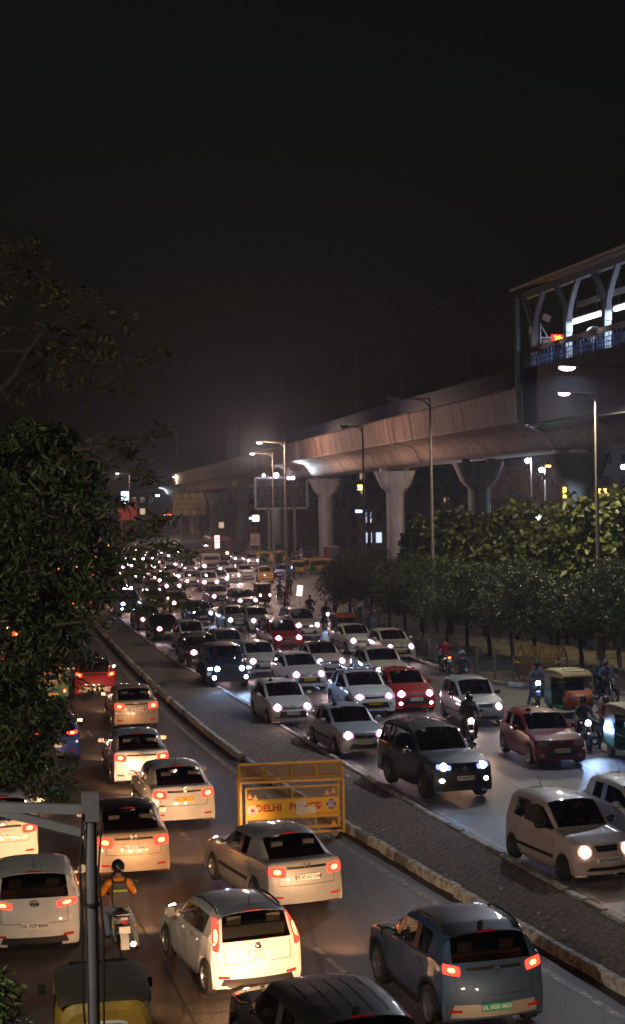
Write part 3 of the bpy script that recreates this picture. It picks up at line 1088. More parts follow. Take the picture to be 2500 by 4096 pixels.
car_type('van', L=4.60, W=1.80, H=1.76, fo=0.86, wb=2.74, r=0.335, gc=0.19, zh0=0.94, zh1=1.14, zb0=1.05, zb1=1.12, rr=0.30, rb=0.12, zrb=1.12, rC=1.20, quarter=True, cowl=0.40, rake=0.84, tumble=0.18,
         head=(0.48, 0.93, 0.82, 1.0, 0.04), fog=0.42, grille=(0.44, 0.70, 0.86, 3), intake=(0.62, 0.34, 0.54), doors=(0.86, -0.12, -1.06), handles=(0.06, -0.92), handle_key='chrome',
         tail=(0.80, 0.99, 0.90, 1.25, 0.02), rbump=(0.7, 0.25, 0.36), garnish=(0.6, 1.0), plate_z=(0.50, 0.70), emblem_z=(0.78, 1.06), rails=True)
car_type('jeep', L=3.90, W=1.72, H=1.84, fo=0.62, wb=2.45, r=0.385, gc=0.30, zh0=1.12, zh1=1.20, zb0=1.16, zb1=1.18, rr=0.12, rb=0.06, zrb=1.15, rC=0.62, cowl=0.70, rake=0.22, tumble=0.06, nose=0.05, crease=0.85, drop=0.03,
         head=(0.54, 0.80, 0.74, 0.90, 0.0), grille=(0.40, 0.72, 1.06, 0), intake=(0.50, 0.36, 0.42), doors=(0.50, -0.48), handles=(-0.36,), mirror_key='black',
         tail=(0.82, 0.98, 0.82, 1.05, 0.0), rbump=None, garnish=(0.1, 0.9), plate_z=(0.55, 0.70), emblem_z=(1.10, 1.0), rim=0)

# the jeep gets its wings, bumper bar, grille slots and round lamps
P_, N_ = TYPES['jeep']
for sx in (-1, 1):
    for ya in (P_['yf'], P_['yr']):
        pts = [(ya + 0.50 * math.cos(a) * 1.05, 0.385 + 0.50 * math.sin(a) * 1.08) for a in np.linspace(0.05, PI - 0.05, 12)]
        inn = [(ya + 0.44 * math.cos(a) * 1.05, 0.385 + 0.44 * math.sin(a) * 1.08) for a in np.linspace(PI - 0.05, 0.05, 12)]
        N_.append(Node('wing', MB().prism(pts + inn, sx * 0.78, sx * 1.0, 'X').mesh('wing', True), 'black'))
    N_.append(Node('fog_light', MB().lathe([(0.0, 0.06), (0.07, 0.05), (0.085, 0.0), (0.085, -0.06)], 14, (sx * 0.70, 2.03, 0.55), 'Y').mesh('fog_light', True), 'fog'))
    N_.append(Node('wing_lamp', MB().box((sx * 0.86, P_['yf'] + 0.52, 0.93), (0.16, 0.06, 0.08)).mesh('wing_lamp'), 'fog'))
N_.append(Node('front_bumper', MB().box((0, 1.97, 0.55), (1.70, 0.16, 0.22)).box((0, 1.99, 0.42), (1.1, 0.1, 0.12)).mesh('front_bumper'), 'black'))
for k in range(7):
    N_.append(Node('grille_slat', MB().box((-0.30 + 0.1 * k, 1.955, 0.90), (0.035, 0.03, 0.32)).mesh('grille_slat'), 'chrome_dark'))
G['chrome_dark'] = mat('dark_chrome', (0.10, 0.10, 0.105), 0.3, 0.8)

# roof carrier shared by two of the cars
RACK = MB()
for y in (-0.55, 0.55):
    RACK.bar((-0.58, y, 0.06), (0.58, y, 0.06), 0.03)
for x in (-0.56, -0.28, 0.0, 0.28, 0.56):
    RACK.bar((x, -0.6, 0.09), (x, 0.6, 0.09), 0.025)
for x in (-0.58, 0.58):
    RACK.bar((x, -0.6, 0.14), (x, 0.6, 0.14), 0.03)
    for y in (-0.5, 0.5):
        RACK.bar((x, y, 0.0), (x, y, 0.14), 0.03)
RACK_ME = RACK.mesh('roof_rack')

PAINTS = {
    'white': paint('white', (0.62, 0.61, 0.59)), 'cream': paint('cream', (0.62, 0.55, 0.44)), 'silver': paint('silver', (0.36, 0.36, 0.36), 0.35),
    'bluesilver': paint('blue_silver', (0.42, 0.45, 0.50), 0.3), 'grey': paint('grey', (0.20, 0.20, 0.205), 0.4), 'gold': paint('gold_beige', (0.44, 0.34, 0.25), 0.45),
    'black': paint('black', (0.012, 0.012, 0.014)), 'maroon': paint('maroon', (0.20, 0.004, 0.012), 0.0), 'red': paint('red', (0.36, 0.012, 0.014), 0.1),
    'blue': paint('blue', (0.03, 0.06, 0.28), 0.3), 'steelblue': paint('steel_blue', (0.055, 0.11, 0.21), 0.4), 'brown': paint('brown_grey', (0.10, 0.075, 0.065), 0.35), 'slate': paint('slate', (0.060, 0.066, 0.085), 0.4),
    'black_bluelit': paint('jeep_black_bluelit', (0.012, 0.028, 0.075)), 'taxi': paint('taxi_yellow', (0.62, 0.30, 0.03)), 'pinkwhite': paint('warm_white', (0.60, 0.47, 0.45)),  # jeep: bluish light of its own lamps put into the black paint
}
PLATE_ME = MB().box((0, 0, 0), (0.50, 0.016, 0.12)).mesh('number_plate')
PLATE2_ME = MB().box((0, 0, 0), (0.36, 0.016, 0.20)).mesh('number_plate')
HEADCOL = {'warm': (1.0, 0.53, 0.25), 'cool': (0.34, 0.54, 1.0), 'pink': (1.0, 0.66, 0.66), 'far': (1.0, 0.55, 0.36)}
CARS = []


def car(kind, at, a, colour, label, end='front', wheel=0, head='pink', tail='off', fog=None, plate=None, plate_kind='plate', emb=None, roof=None, beam=260.0, trim=None, rack=False, group='cars in the traffic jam', cat='car', pl=2, rim=None, cone=62):
    """at = ground point of the visible axle (wheel 0 = its middle, -1/+1 = left/right wheel); a = heading in degrees left of straight on"""
    P, nodes = TYPES[kind]
    th = R(a)
    fw = Vector((-math.sin(th), math.cos(th), 0))
    rt = Vector((math.cos(th), math.sin(th), 0))
    ya = P['yf'] if end == 'front' else P['yr']
    A = gp(*at) if len(at) == 2 else Vector(at)
    c = A - fw * ya - rt * (wheel * (P['W'] / 2 - 0.12))
    c.z = 0.012
    nm = {'suv': 'suv', 'compact_suv': 'suv', 'duster': 'suv', 'jeep': 'jeep', 'van': 'people_carrier', 'sedan': 'sedan', 'hatch': 'hatchback', 'figo': 'hatchback', 'tall': 'hatchback'}[kind]
    e = empty(nm, c, th)
    tag(e, label, cat, group)
    keys = {'paint': PAINTS[colour], 'roof': PAINTS[roof or colour], 'trim': G['steel'] if trim is None else trim}
    keys['head'] = G['head_off'] if head == 'off' else G['head_' + head]
    keys['lens'] = G['head_off'] if head == 'off' else G['lens_' + head]
    keys['fog'] = G['head_off'] if fog is None else G['head_' + fog]
    keys['tail'] = G['tail_off'] if tail == 'off' else G['tail_on']
    keys['tailcore'] = G['tail_off'] if tail == 'off' else G['tail_core']
    if rim:
        keys['rim'] = rim
    grow(nodes, e, keys)
    f_or_r = 'front' if end == 'front' else 'rear'
    if plate:
        y, z = P['plate_' + f_or_r]
        two = '\n' in plate
        pk = G[plate_kind]
        po = put('number_plate', PLATE2_ME if two else PLATE_ME, pk, e, (0, y, z), (0, 0, PI if end == 'front' else 0))
        put('plate_lettering', text_mesh(plate, 0.088, bold=0.0015, spacing=0.98), G['ink_w' if plate_kind == 'plate_g' else 'ink'], po, (0, -0.010, 0))
    elif plate is None:
        y, z = P['plate_' + f_or_r]
        put('number_plate', PLATE_ME, G[plate_kind], e, (0, y, z))
    if emb:
        y, z = P['emblem_' + f_or_r]
        put('emblem', emblem_mesh(emb, 0.085 if emb != 'oval' else 0.055), G['chrome'], e, (0, y, z), (0, 0, PI if end == 'front' else 0))
    if rack:
        put('roof_rack', RACK_ME, G['chrome_dark'], e, (0, -0.45, P['H'] + 0.0))
    # low beams
    if head != 'off' and beam > 0:
        hd = P['head']
        for sx in (-1, 1):
            lamp('low_beam', 'SPOT', (sx * (hd[0] + hd[1]) / 2 * P['W'] / 2, P['L'] / 2 + 0.03, hd[2] * P['zh0'] + 0.05), beam, HEADCOL[head], e, (sx * 0.02, 1, 0.0 if cone < 40 else (-0.12 if end == 'front' else -0.20)), cone, 0.9, 0.06)
    CARS.append(e)
    return e


G['plate_blue'] = mat('emblem_blue', (0.01, 0.03, 0.2), 0.2, coat=1)


# ------------------------------------------------------------------ auto-rickshaws
def make_auto():
    nodes = []
    N = lambda name, mb, key, smooth=True, kids=None: nodes.append(Node(name, mb.mesh(name, smooth), key, kids=kids))
    # tub: stations front to back, ring of half widths
    def ring(y, hw, z0, z1, bulge=0.04, n=5):
        pts = []
        prof = [(-hw * 0.86, z0), (-hw, z0 + 0.10), (-hw - bulge * 0.3, (z0 + z1) / 2), (-hw * 0.98, z1 - 0.06), (-hw * 0.90, z1)]
        full = prof + [(-x, z) for x, z in reversed(prof)]
        return [(x, y, z) for x, z in full]
    tub = MB()
    tub.loft([ring(-1.32, 0.60, 0.42, 0.92), ring(-1.28, 0.65, 0.30, 0.98), ring(-0.9, 0.66, 0.28, 0.98), ring(-0.45, 0.66, 0.26, 0.97)])
    N('rear_body', tub, 'lower')
    fl = MB()
    fl.loft([ring(-0.46, 0.62, 0.25, 0.42), ring(0.2, 0.60, 0.25, 0.42), ring(0.55, 0.52, 0.26, 0.44)])
    N('floor_panel', fl, 'lower')
    nose = MB()
    nose.loft([ring(0.50, 0.56, 0.30, 1.00), ring(0.72, 0.54, 0.30, 1.02), ring(0.98, 0.44, 0.38, 0.98), ring(1.16, 0.28, 0.50, 0.88), ring(1.22, 0.14, 0.56, 0.78)])
    N('front_cowl', nose, 'nose')
    # canopy
    can = MB()
    def arch(y, hw, zt, ze, n=10):
        pts = []
        for k in range(n + 1):
            t = k / n
            a = PI * t
            x = -hw * math.copysign(abs(math.cos(a)) ** 0.35, math.cos(a))
            z = ze + (zt - ze) * (math.sin(a) ** 0.55 if 0 < t < 1 else 0)
            pts.append((x, y, z))
        return pts
    can.loft([arch(-1.33, 0.56, 1.50, 0.92), arch(-1.27, 0.63, 1.62, 0.94), arch(-1.05, 0.66, 1.69, 0.96), arch(-0.55, 0.66, 1.71, 0.96)], closed=False)
    can.loft([arch(-0.55, 0.66, 1.71, 1.42), arch(0.0, 0.65, 1.71, 1.44), arch(0.42, 0.62, 1.66, 1.46), arch(0.58, 0.58, 1.56, 1.46)], closed=False)
    can.add(arch(-1.33, 0.56, 1.50, 0.92), [tuple(range(11))])
    N('canopy', can, 'canopy')
    cov = MB()
    cov.loft([[(x * 1.0, yy, z + 0.012) for x, yy, z in arch(y_, hw * 0.985, zt, zt - 0.085)] for y_, hw, zt in ((-1.29, 0.60, 1.60), (-1.24, 0.635, 1.645), (-1.05, 0.66, 1.69), (-0.55, 0.66, 1.71), (0.0, 0.65, 1.71), (0.42, 0.62, 1.66), (0.56, 0.58, 1.57))], closed=False)
    N('roof_cover', cov, 'cover')
    # rear window
    rw = MB()
    prof = [(0.27 * math.copysign(abs(math.cos(a)) ** 0.5, math.cos(a)), 0.105 * math.copysign(abs(math.sin(a)) ** 0.5, math.sin(a))) for a in [2 * PI * k / 20 for k in range(20)]]
    rw.prism([(x, 1.22 + z) for x, z in prof], -1.342, -1.336)
    fr = MB()
    fr.tube([(x * 1.12, -1.345, 1.22 + z * 1.18) for x, z in prof + prof[:1]], 0.026, 6, cap=False)
    nodes.append(Node('rear_window', rw.mesh('rear_window'), 'glass_dark', kids=[Node('window_frame', fr.mesh('window_frame', True), 'canopy_trim')]))
    # stripe on the back
    st = MB()
    st.box((0, -1.335, 0.86), (1.10, 0.02, 0.16))
    N('rear_band', st, 'band', False)
    # posts and windscreen
    for sx in (-1, 1):
        N('post', MB().tube([(sx * 0.56, 0.62, 0.98), (sx * 0.57, 0.50, 1.52)], 0.02, 6), 'black')
        N('post', MB().tube([(sx * 0.65, -0.44, 0.42), (sx * 0.65, -0.44, 1.5)], 0.018, 6), 'black')
        N('guard_rail', MB().tube([(sx * 0.64, -0.42, 0.80), (sx * 0.62, 0.2, 0.78)], 0.014, 6), 'black')
    ws = MB()
    ws.add([(-0.53, 0.70, 1.00), (0.53, 0.70, 1.00), (0.55, 0.57, 1.50), (-0.55, 0.57, 1.50)], [(0, 1, 2, 3)])
    wf = MB()
    wf.tube([(-0.55, 0.705, 0.99), (0.55, 0.705, 0.99), (0.57, 0.57, 1.52), (-0.57, 0.57, 1.52), (-0.55, 0.705, 0.99)], 0.022, 6, cap=False)
    nodes.append(Node('windshield', ws.mesh('windshield', fix=False), 'glass', kids=[Node('windshield_frame', wf.mesh('windshield_frame', True), 'canopy')]))
    # rack frame above the windscreen
    N('roof_frame', MB().tube([(-0.42, 0.40, 1.70), (0.42, 0.40, 1.70), (0.42, 0.12, 1.76), (-0.42, 0.12, 1.76), (-0.42, 0.40, 1.70)], 0.012, 5, cap=False), 'black')
    # lights
    for sx in (-1, 1):
        N('headlight', MB().lathe([(0.0, 0.05), (0.06, 0.045), (0.085, 0.0), (0.07, -0.08)], 12, (sx * 0.36, 1.06, 0.82), 'Y'), 'head')
        N('tail_light', MB().box((sx * 0.50, -1.345, 0.66), (0.10, 0.04, 0.14)), 'tail', False, [Node('bulb', MB().ball((sx * 0.50, -1.367, 0.66), 0.03, 8, 5).mesh('bulb', True), 'tailcore')])
        N('side_mirror', MB().bar((sx * 0.55, 0.68, 1.12), (sx * 0.74, 0.72, 1.22), 0.014).box((sx * 0.78, 0.72, 1.24), (0.11, 0.03, 0.14)), 'black', False)
    # wheels
    for x, y in ((0.0, 0.98), (0.56, -0.92), (-0.56, -0.92)):
        nodes.append(Node('wheel', TYRE_ME, 'tyre', (x, y, 0.215), (0, 0, 0 if x >= 0 else PI), (0.17, 0.215, 0.215), [Node('rim', RIM_MES[1], 'rim')]))
    N('front_mudguard', MB().prism([(0.98 + 0.27 * math.cos(a), 0.215 + 0.27 * math.sin(a)) for a in np.linspace(0.1, PI - 0.1, 10)] + [(0.98 + 0.245 * math.cos(a), 0.215 + 0.245 * math.sin(a)) for a in np.linspace(PI - 0.1, 0.1, 10)], -0.10, 0.10, 'X'), 'black')
    N('fork', MB().tube([(0.0, 0.98, 0.22), (0, 0.86, 0.62)], 0.04, 8), 'black')
    # seats
    N('rear_seat', MB().box((0, -0.90, 0.60), (1.10, 0.45, 0.14)).box((0, -1.14, 0.86), (1.10, 0.12, 0.45), rx=0.15), 'seat', False)
    N('driver_seat', MB().box((0, -0.08, 0.64), (0.62, 0.34, 0.12)).box((0, -0.08, 0.48), (0.5, 0.3, 0.24)), 'seat', False)
    N('handlebar', MB().tube([(-0.32, 0.36, 0.98), (-0.1, 0.46, 1.0), (0.1, 0.46, 1.0), (0.32, 0.36, 0.98)], 0.016, 6), 'black')
    N('rear_bumper', MB().tube([(-0.60, -1.36, 0.36), (0.60, -1.36, 0.36)], 0.025, 6), 'black')
    nodes.append(Node('number_plate', PLATE_ME, 'plate_y', (0, -1.352, 0.52)))
    return nodes


AUTO = make_auto()
G['auto_yellow'] = mat('auto_yellow', (0.42, 0.26, 0.035), 0.55, var=0.35, vscale=3, bump=0.1, bscale=12)
G['auto_canvas'] = mat('auto_canvas', (0.05, 0.045, 0.03), 0.8, var=0.4, vscale=4)
G['auto_green'] = mat('auto_green', (0.012, 0.13, 0.06), 0.45, var=0.25, vscale=5)
G['glass_dark'] = G['glass']


def auto(at, a, label, head='off', tail='off', canopy='auto_yellow', lower='auto_green', nose=None, z=0.012, group='auto-rickshaws in the traffic', beam=120, cover=None):
    c = gp(*at) if len(at) == 2 else Vector(at)
    c.z = z
    e = empty('auto_rickshaw', c, R(a))
    tag(e, label, 'auto-rickshaw', group)
    keys = {'cover': G[cover or canopy], 'canopy': G[canopy], 'lower': G[lower], 'nose': G[nose or canopy], 'band': G['auto_green'], 'canopy_trim': G['plate'],
            'head': G['head_off'] if head == 'off' else G['head_' + head], 'tail': G['tail_off'] if tail == 'off' else G['tail_on'], 'tailcore': G['tail_off'] if tail == 'off' else G['tail_core']}
    grow(AUTO, e, keys)
    if head != 'off' and beam:
        lamp('low_beam', 'SPOT', (0, 1.16, 0.82), beam, HEADCOL[head], e, (0, 1, -0.09), 65, 0.9, 0.06)
    return e


# ------------------------------------------------------------------ people
def skin_mesh(J, E_, root, sub=1):
    """one continuous body grown over joints: J = name -> (pos, radius), E_ = edges"""
    names = list(J)
    idx = {n: i for i, n in enumerate(names)}
    me = bpy.data.meshes.new('figure')
    me.from_pydata([J[n][0] for n in names], [(idx[a], idx[b]) for a, b in E_], [])
    o = bpy.data.objects.new('figure', me)
    COL.objects.link(o)
    o.modifiers.new('skin', 'SKIN')
    if not me.skin_vertices:
        bpy.context.view_layer.objects.active = o
    layer = me.skin_vertices[0].data if me.skin_vertices else None
    for n in names:
        r_ = J[n][1]
        layer[idx[n]].radius = r_ if isinstance(r_, tuple) else (r_, r_)
        layer[idx[n]].use_root = (n == root)
    s_ = o.modifiers.new('sub', 'SUBSURF')
    s_.levels = s_.render_levels = sub
    dg = bpy.context.evaluated_depsgraph_get()
    em = bpy.data.meshes.new_from_object(o.evaluated_get(dg))
    bpy.data.objects.remove(o)
    return em


def figure(pose):
    """joints in metres, figure faces +Y, origin on the ground below the hips"""
    J, E_ = {}, []
    hip = Vector(pose['hip'])
    lean = pose['lean']
    up = Vector((0, math.sin(lean), math.cos(lean)))
    J['pelvis'] = (hip, (0.17, 0.13))
    J['waist'] = (hip + up * 0.18, (0.16, 0.125))
    J['chest'] = (hip + up * 0.36, (0.19, 0.14))
    J['shoulders'] = (hip + up * 0.49, (0.15, 0.115))
    J['neck'] = (hip + up * 0.57 + Vector((0, 0.01, 0)), 0.055)
    hd = hip + up * 0.57 + Vector((0, 0.035, 0.0))
    J['jaw'] = (hd + Vector((0, 0.02, 0.07)), (0.062, 0.07))
    J['skull'] = (hd + Vector((0, 0.02, 0.16)), (0.082, 0.095))
    J['crown'] = (hd + Vector((0, 0.01, 0.225)), (0.06, 0.07))
    ch = ['pelvis', 'waist', 'chest', 'shoulders', 'neck', 'jaw', 'skull', 'crown']
    E_ += list(zip(ch[:-1], ch[1:]))
    tags = {}
    for sx, s in ((-1, 'l'), (1, 'r')):
        sh = J['shoulders'][0] + Vector((sx * 0.185, 0.0, -0.03))
        el, wr, ha = [Vector((sx * p[0], p[1], p[2])) for p in pose['arm' + ('_' + s if 'arm_' + s in pose else '')]]
        J['sh' + s] = (sh, 0.082)
        J['el' + s] = (el, 0.062)
        J['wr' + s] = (wr, 0.043)
        J['ha' + s] = (ha, (0.040, 0.028))
        E_ += [('shoulders', 'sh' + s), ('sh' + s, 'el' + s), ('el' + s, 'wr' + s), ('wr' + s, 'ha' + s)]
        kn, an, to = [Vector((sx * p[0], p[1], p[2])) for p in pose['leg' + ('_' + s if 'leg_' + s in pose else '')]]
        J['th' + s] = (hip + Vector((sx * 0.105, 0.0, -0.03)), 0.108)
        J['kn' + s] = (kn, 0.074)
        J['an' + s] = (an, 0.052)
        J['to' + s] = (to, (0.052, 0.036))
        E_ += [('pelvis', 'th' + s), ('th' + s, 'kn' + s), ('kn' + s, 'an' + s), ('an' + s, 'to' + s)]
    em = skin_mesh(J, E_, 'pelvis')
    # fingers and thumb on each hand, curled round the grip
    bm = bmesh.new()
    bm.from_mesh(em)
    segs = []
    reg = {'jaw': 3, 'skull': 3, 'crown': 3, 'neck': 3}
    for a, b in E_:
        if b in ('jaw', 'skull', 'crown', 'neck') or b.startswith('ha'):
            t = 3
        elif b.startswith('to'):
            t = 2
        elif b[:2] in ('th', 'kn', 'an'):
            t = 1
        else:
            t = 0
        segs.append((Vector(J[a][0]), Vector(J[b][0]), t))
    for f in bm.faces:
        c = f.calc_center_median()
        best, bt = 1e9, 0
        for a, b, t in segs:
            d = b - a
            k = min(1, max(0, (c - a).dot(d) / max(d.length_squared, 1e-9)))
            dist = (c - (a + d * k)).length
            if dist < best:
                best, bt = dist, t
        f.material_index = bt
        f.smooth = True
    for s, sx in (('l', -1), ('r', 1)):
        w_, h_ = Vector(J['wr' + s][0]), Vector(J['ha' + s][0])
        d = (h_ - w_).normalized()
        side = Vector((0, 0, 1)).cross(d)
        side = side.normalized() if side.length > 1e-3 else Vector((1, 0, 0))
        dn = d.cross(side)
        if dn.z > 0:
            dn = -dn
        mb = MB()
        for k, ln in enumerate((0.068, 0.078, 0.072, 0.056)):
            o_ = h_ + side * (0.030 - 0.02 * k) * sx
            mb.tube([o_, o_ + d * ln * 0.6, o_ + d * ln * 0.75 + dn * ln * 0.45, o_ + d * ln * 0.45 + dn * ln * 0.75], [0.010, 0.009, 0.008, 0.007], 5)
        o_ = w_.lerp(h_, 0.55) + side * 0.035 * -sx
        mb.tube([o_, o_ + side * -sx * 0.025 + d * 0.03 + dn * 0.01, o_ + side * -sx * 0.015 + d * 0.055 + dn * 0.025], [0.011, 0.010, 0.008], 5)
        vv = [bm.verts.new(p) for p in mb.v]
        for f in mb.f:
            try:
                nf = bm.faces.new([vv[i] for i in f])
                nf.material_index = 3
                nf.smooth = True
            except ValueError:
                pass
    # nose and ears
    hc = Vector(J['skull'][0])
    mb = MB()
    mb.ball(hc + Vector((0, 0.098, -0.035)), (0.014, 0.020, 0.026), 6, 5)
    for sx in (-1, 1):
        mb.ball(hc + Vector((sx * 0.082, 0.0, -0.025)), (0.012, 0.022, 0.032), 6, 5)
    vv = [bm.verts.new(p) for p in mb.v]
    for f in mb.f:
        try:
            nf = bm.faces.new([vv[i] for i in f])
            nf.material_index = 3
            nf.smooth = True
        except ValueError:
            pass
    em.materials.clear()
    for k in range(4):
        em.materials.append(None)
    bm.to_mesh(em)
    bm.free()
    eyes = []
    for sx in (-1, 1):
        eyes.append(MB().ball(hc + Vector((sx * 0.033, 0.086, 0.0)), (0.012, 0.008, 0.007), 6, 5).mesh('eye', True))
    mouth = MB().ball(hc + Vector((0, 0.088, -0.075)), (0.024, 0.008, 0.006), 8, 5).mesh('mouth', True)
    hair = MB()
    hair.ball(hc + Vector((0, -0.012, 0.035)), (0.092, 0.102, 0.092), 12, 8)
    hair.v = [(x, min(y, hc.y + 0.070), max(z, hc.z - 0.03 - 0.05 * (1 if y < hc.y else 0))) for x, y, z in hair.v]
    helm = MB()
    helm.ball(hc + Vector((0, -0.005, 0.02)), (0.128, 0.150, 0.138), 14, 9)
    helm.v = [(x, y, max(z, hc.z - 0.10)) for x, y, z in helm.v]
    vis = MB()
    vis.ball(hc + Vector((0, 0.03, 0.0)), (0.118, 0.125, 0.065), 12, 6)
    return dict(body=em, eyes=eyes, mouth=mouth, hair=hair.mesh('hair', True), helmet=helm.mesh('helmet', True), visor=vis.mesh('visor', True), head=hc, chest=Vector(J['chest'][0]), lean=lean)


FIG = {
    'rider': figure(dict(hip=(0, 0, 0.86), lean=0.18, arm=((0.30, 0.20, 1.10), (0.31, 0.42, 1.05), (0.30, 0.50, 1.04)), leg=((0.22, 0.38, 0.74), (0.19, 0.14, 0.34), (0.19, 0.28, 0.28)))),
    'footdown': figure(dict(hip=(0, 0, 0.86), lean=0.10, arm=((0.30, 0.20, 1.10), (0.31, 0.42, 1.05), (0.30, 0.50, 1.04)), leg=((0.24, 0.32, 0.62), (0.34, 0.16, 0.10), (0.36, 0.30, 0.035)), leg_l=((0.22, 0.38, 0.74), (0.19, 0.14, 0.34), (0.19, 0.28, 0.28)))),
    'pillion': figure(dict(hip=(0, -0.40, 0.92), lean=0.08, arm=((0.27, -0.22, 1.12), (0.18, 0.0, 1.02), (0.15, 0.07, 1.01)), leg=((0.25, 0.0, 0.82), (0.23, -0.16, 0.42), (0.23, -0.03, 0.36)))),
    'driver': figure(dict(hip=(0, 0, 0.0), lean=-0.16, arm=((0.26, 0.12, 0.22), (0.17, 0.34, 0.33), (0.15, 0.41, 0.36)), leg=((0.16, 0.46, 0.10), (0.16, 0.66, -0.22), (0.16, 0.80, -0.26)))),
    'standing': figure(dict(hip=(0, 0, 0.92), lean=0.02, arm=((0.25, -0.02, 1.12), (0.26, 0.08, 0.90), (0.26, 0.11, 0.83)), leg=((0.11, 0.04, 0.50), (0.11, -0.02, 0.085), (0.12, 0.13, 0.035)))),
    'walking': figure(dict(hip=(0, 0, 0.90), lean=0.07, arm_l=((0.24, -0.12, 1.10), (0.24, -0.14, 0.86), (0.24, -0.13, 0.79)), arm_r=((0.24, 0.10, 1.10), (0.24, 0.24, 0.92), (0.24, 0.29, 0.87)),
                           leg_l=((0.10, 0.20, 0.52), (0.10, 0.20, 0.10), (0.10, 0.35, 0.05)), leg_r=((0.10, 0.02, 0.48), (0.10, -0.24, 0.16), (0.10, -0.16, 0.04)))),
    'cyclist': figure(dict(hip=(0, -0.15, 0.95), lean=0.30, arm=((0.28, 0.16, 1.16), (0.28, 0.38, 1.04), (0.27, 0.45, 1.02)), leg_l=((0.12, 0.18, 0.70), (0.12, 0.05, 0.30), (0.12, 0.18, 0.24)), leg_r=((0.12, 0.22, 0.86), (0.12, 0.10, 0.48), (0.12, 0.23, 0.44)))),
}
CLOTH = {}


def cloth(c):
    if c not in CLOTH:
        CLOTH[c] = mat('cloth_%d' % len(CLOTH), c, 0.85, bump=0.25, bscale=30, var=0.15, vscale=10)
    return CLOTH[c]


def person(pose, loc, a, top, legs, label, helmet=None, group='people on the road', shoes=(0.02, 0.02, 0.02), mask=None):
    Fg = FIG[pose]
    o = put('person', Fg['body'], [cloth(top), cloth(legs), cloth(shoes), G['skin']], None, loc, (0, 0, R(a)))
    tag(o, label, 'person', group)
    for m_ in Fg['eyes']:
        put('eye', m_, G['hair'], o)
    put('mouth', Fg['mouth'], mat('lips', (0.16, 0.05, 0.04), 0.5), o)
    if helmet:
        h = put('helmet', Fg['helmet'], mat('helmet_%s' % str(helmet), helmet, 0.25, coat=0.8), o)
        put('visor', Fg['visor'], G['glass'], h)
    else:
        put('hair', Fg['hair'], G['hair'], o)
    if mask:
        m_ = MB().ball(Fg['head'] + Vector((0, 0.052, -0.055)), (0.066, 0.052, 0.055), 10, 6).mesh('face_mask', True)
        put('face_mask', m_, cloth(mask), o)
    return o


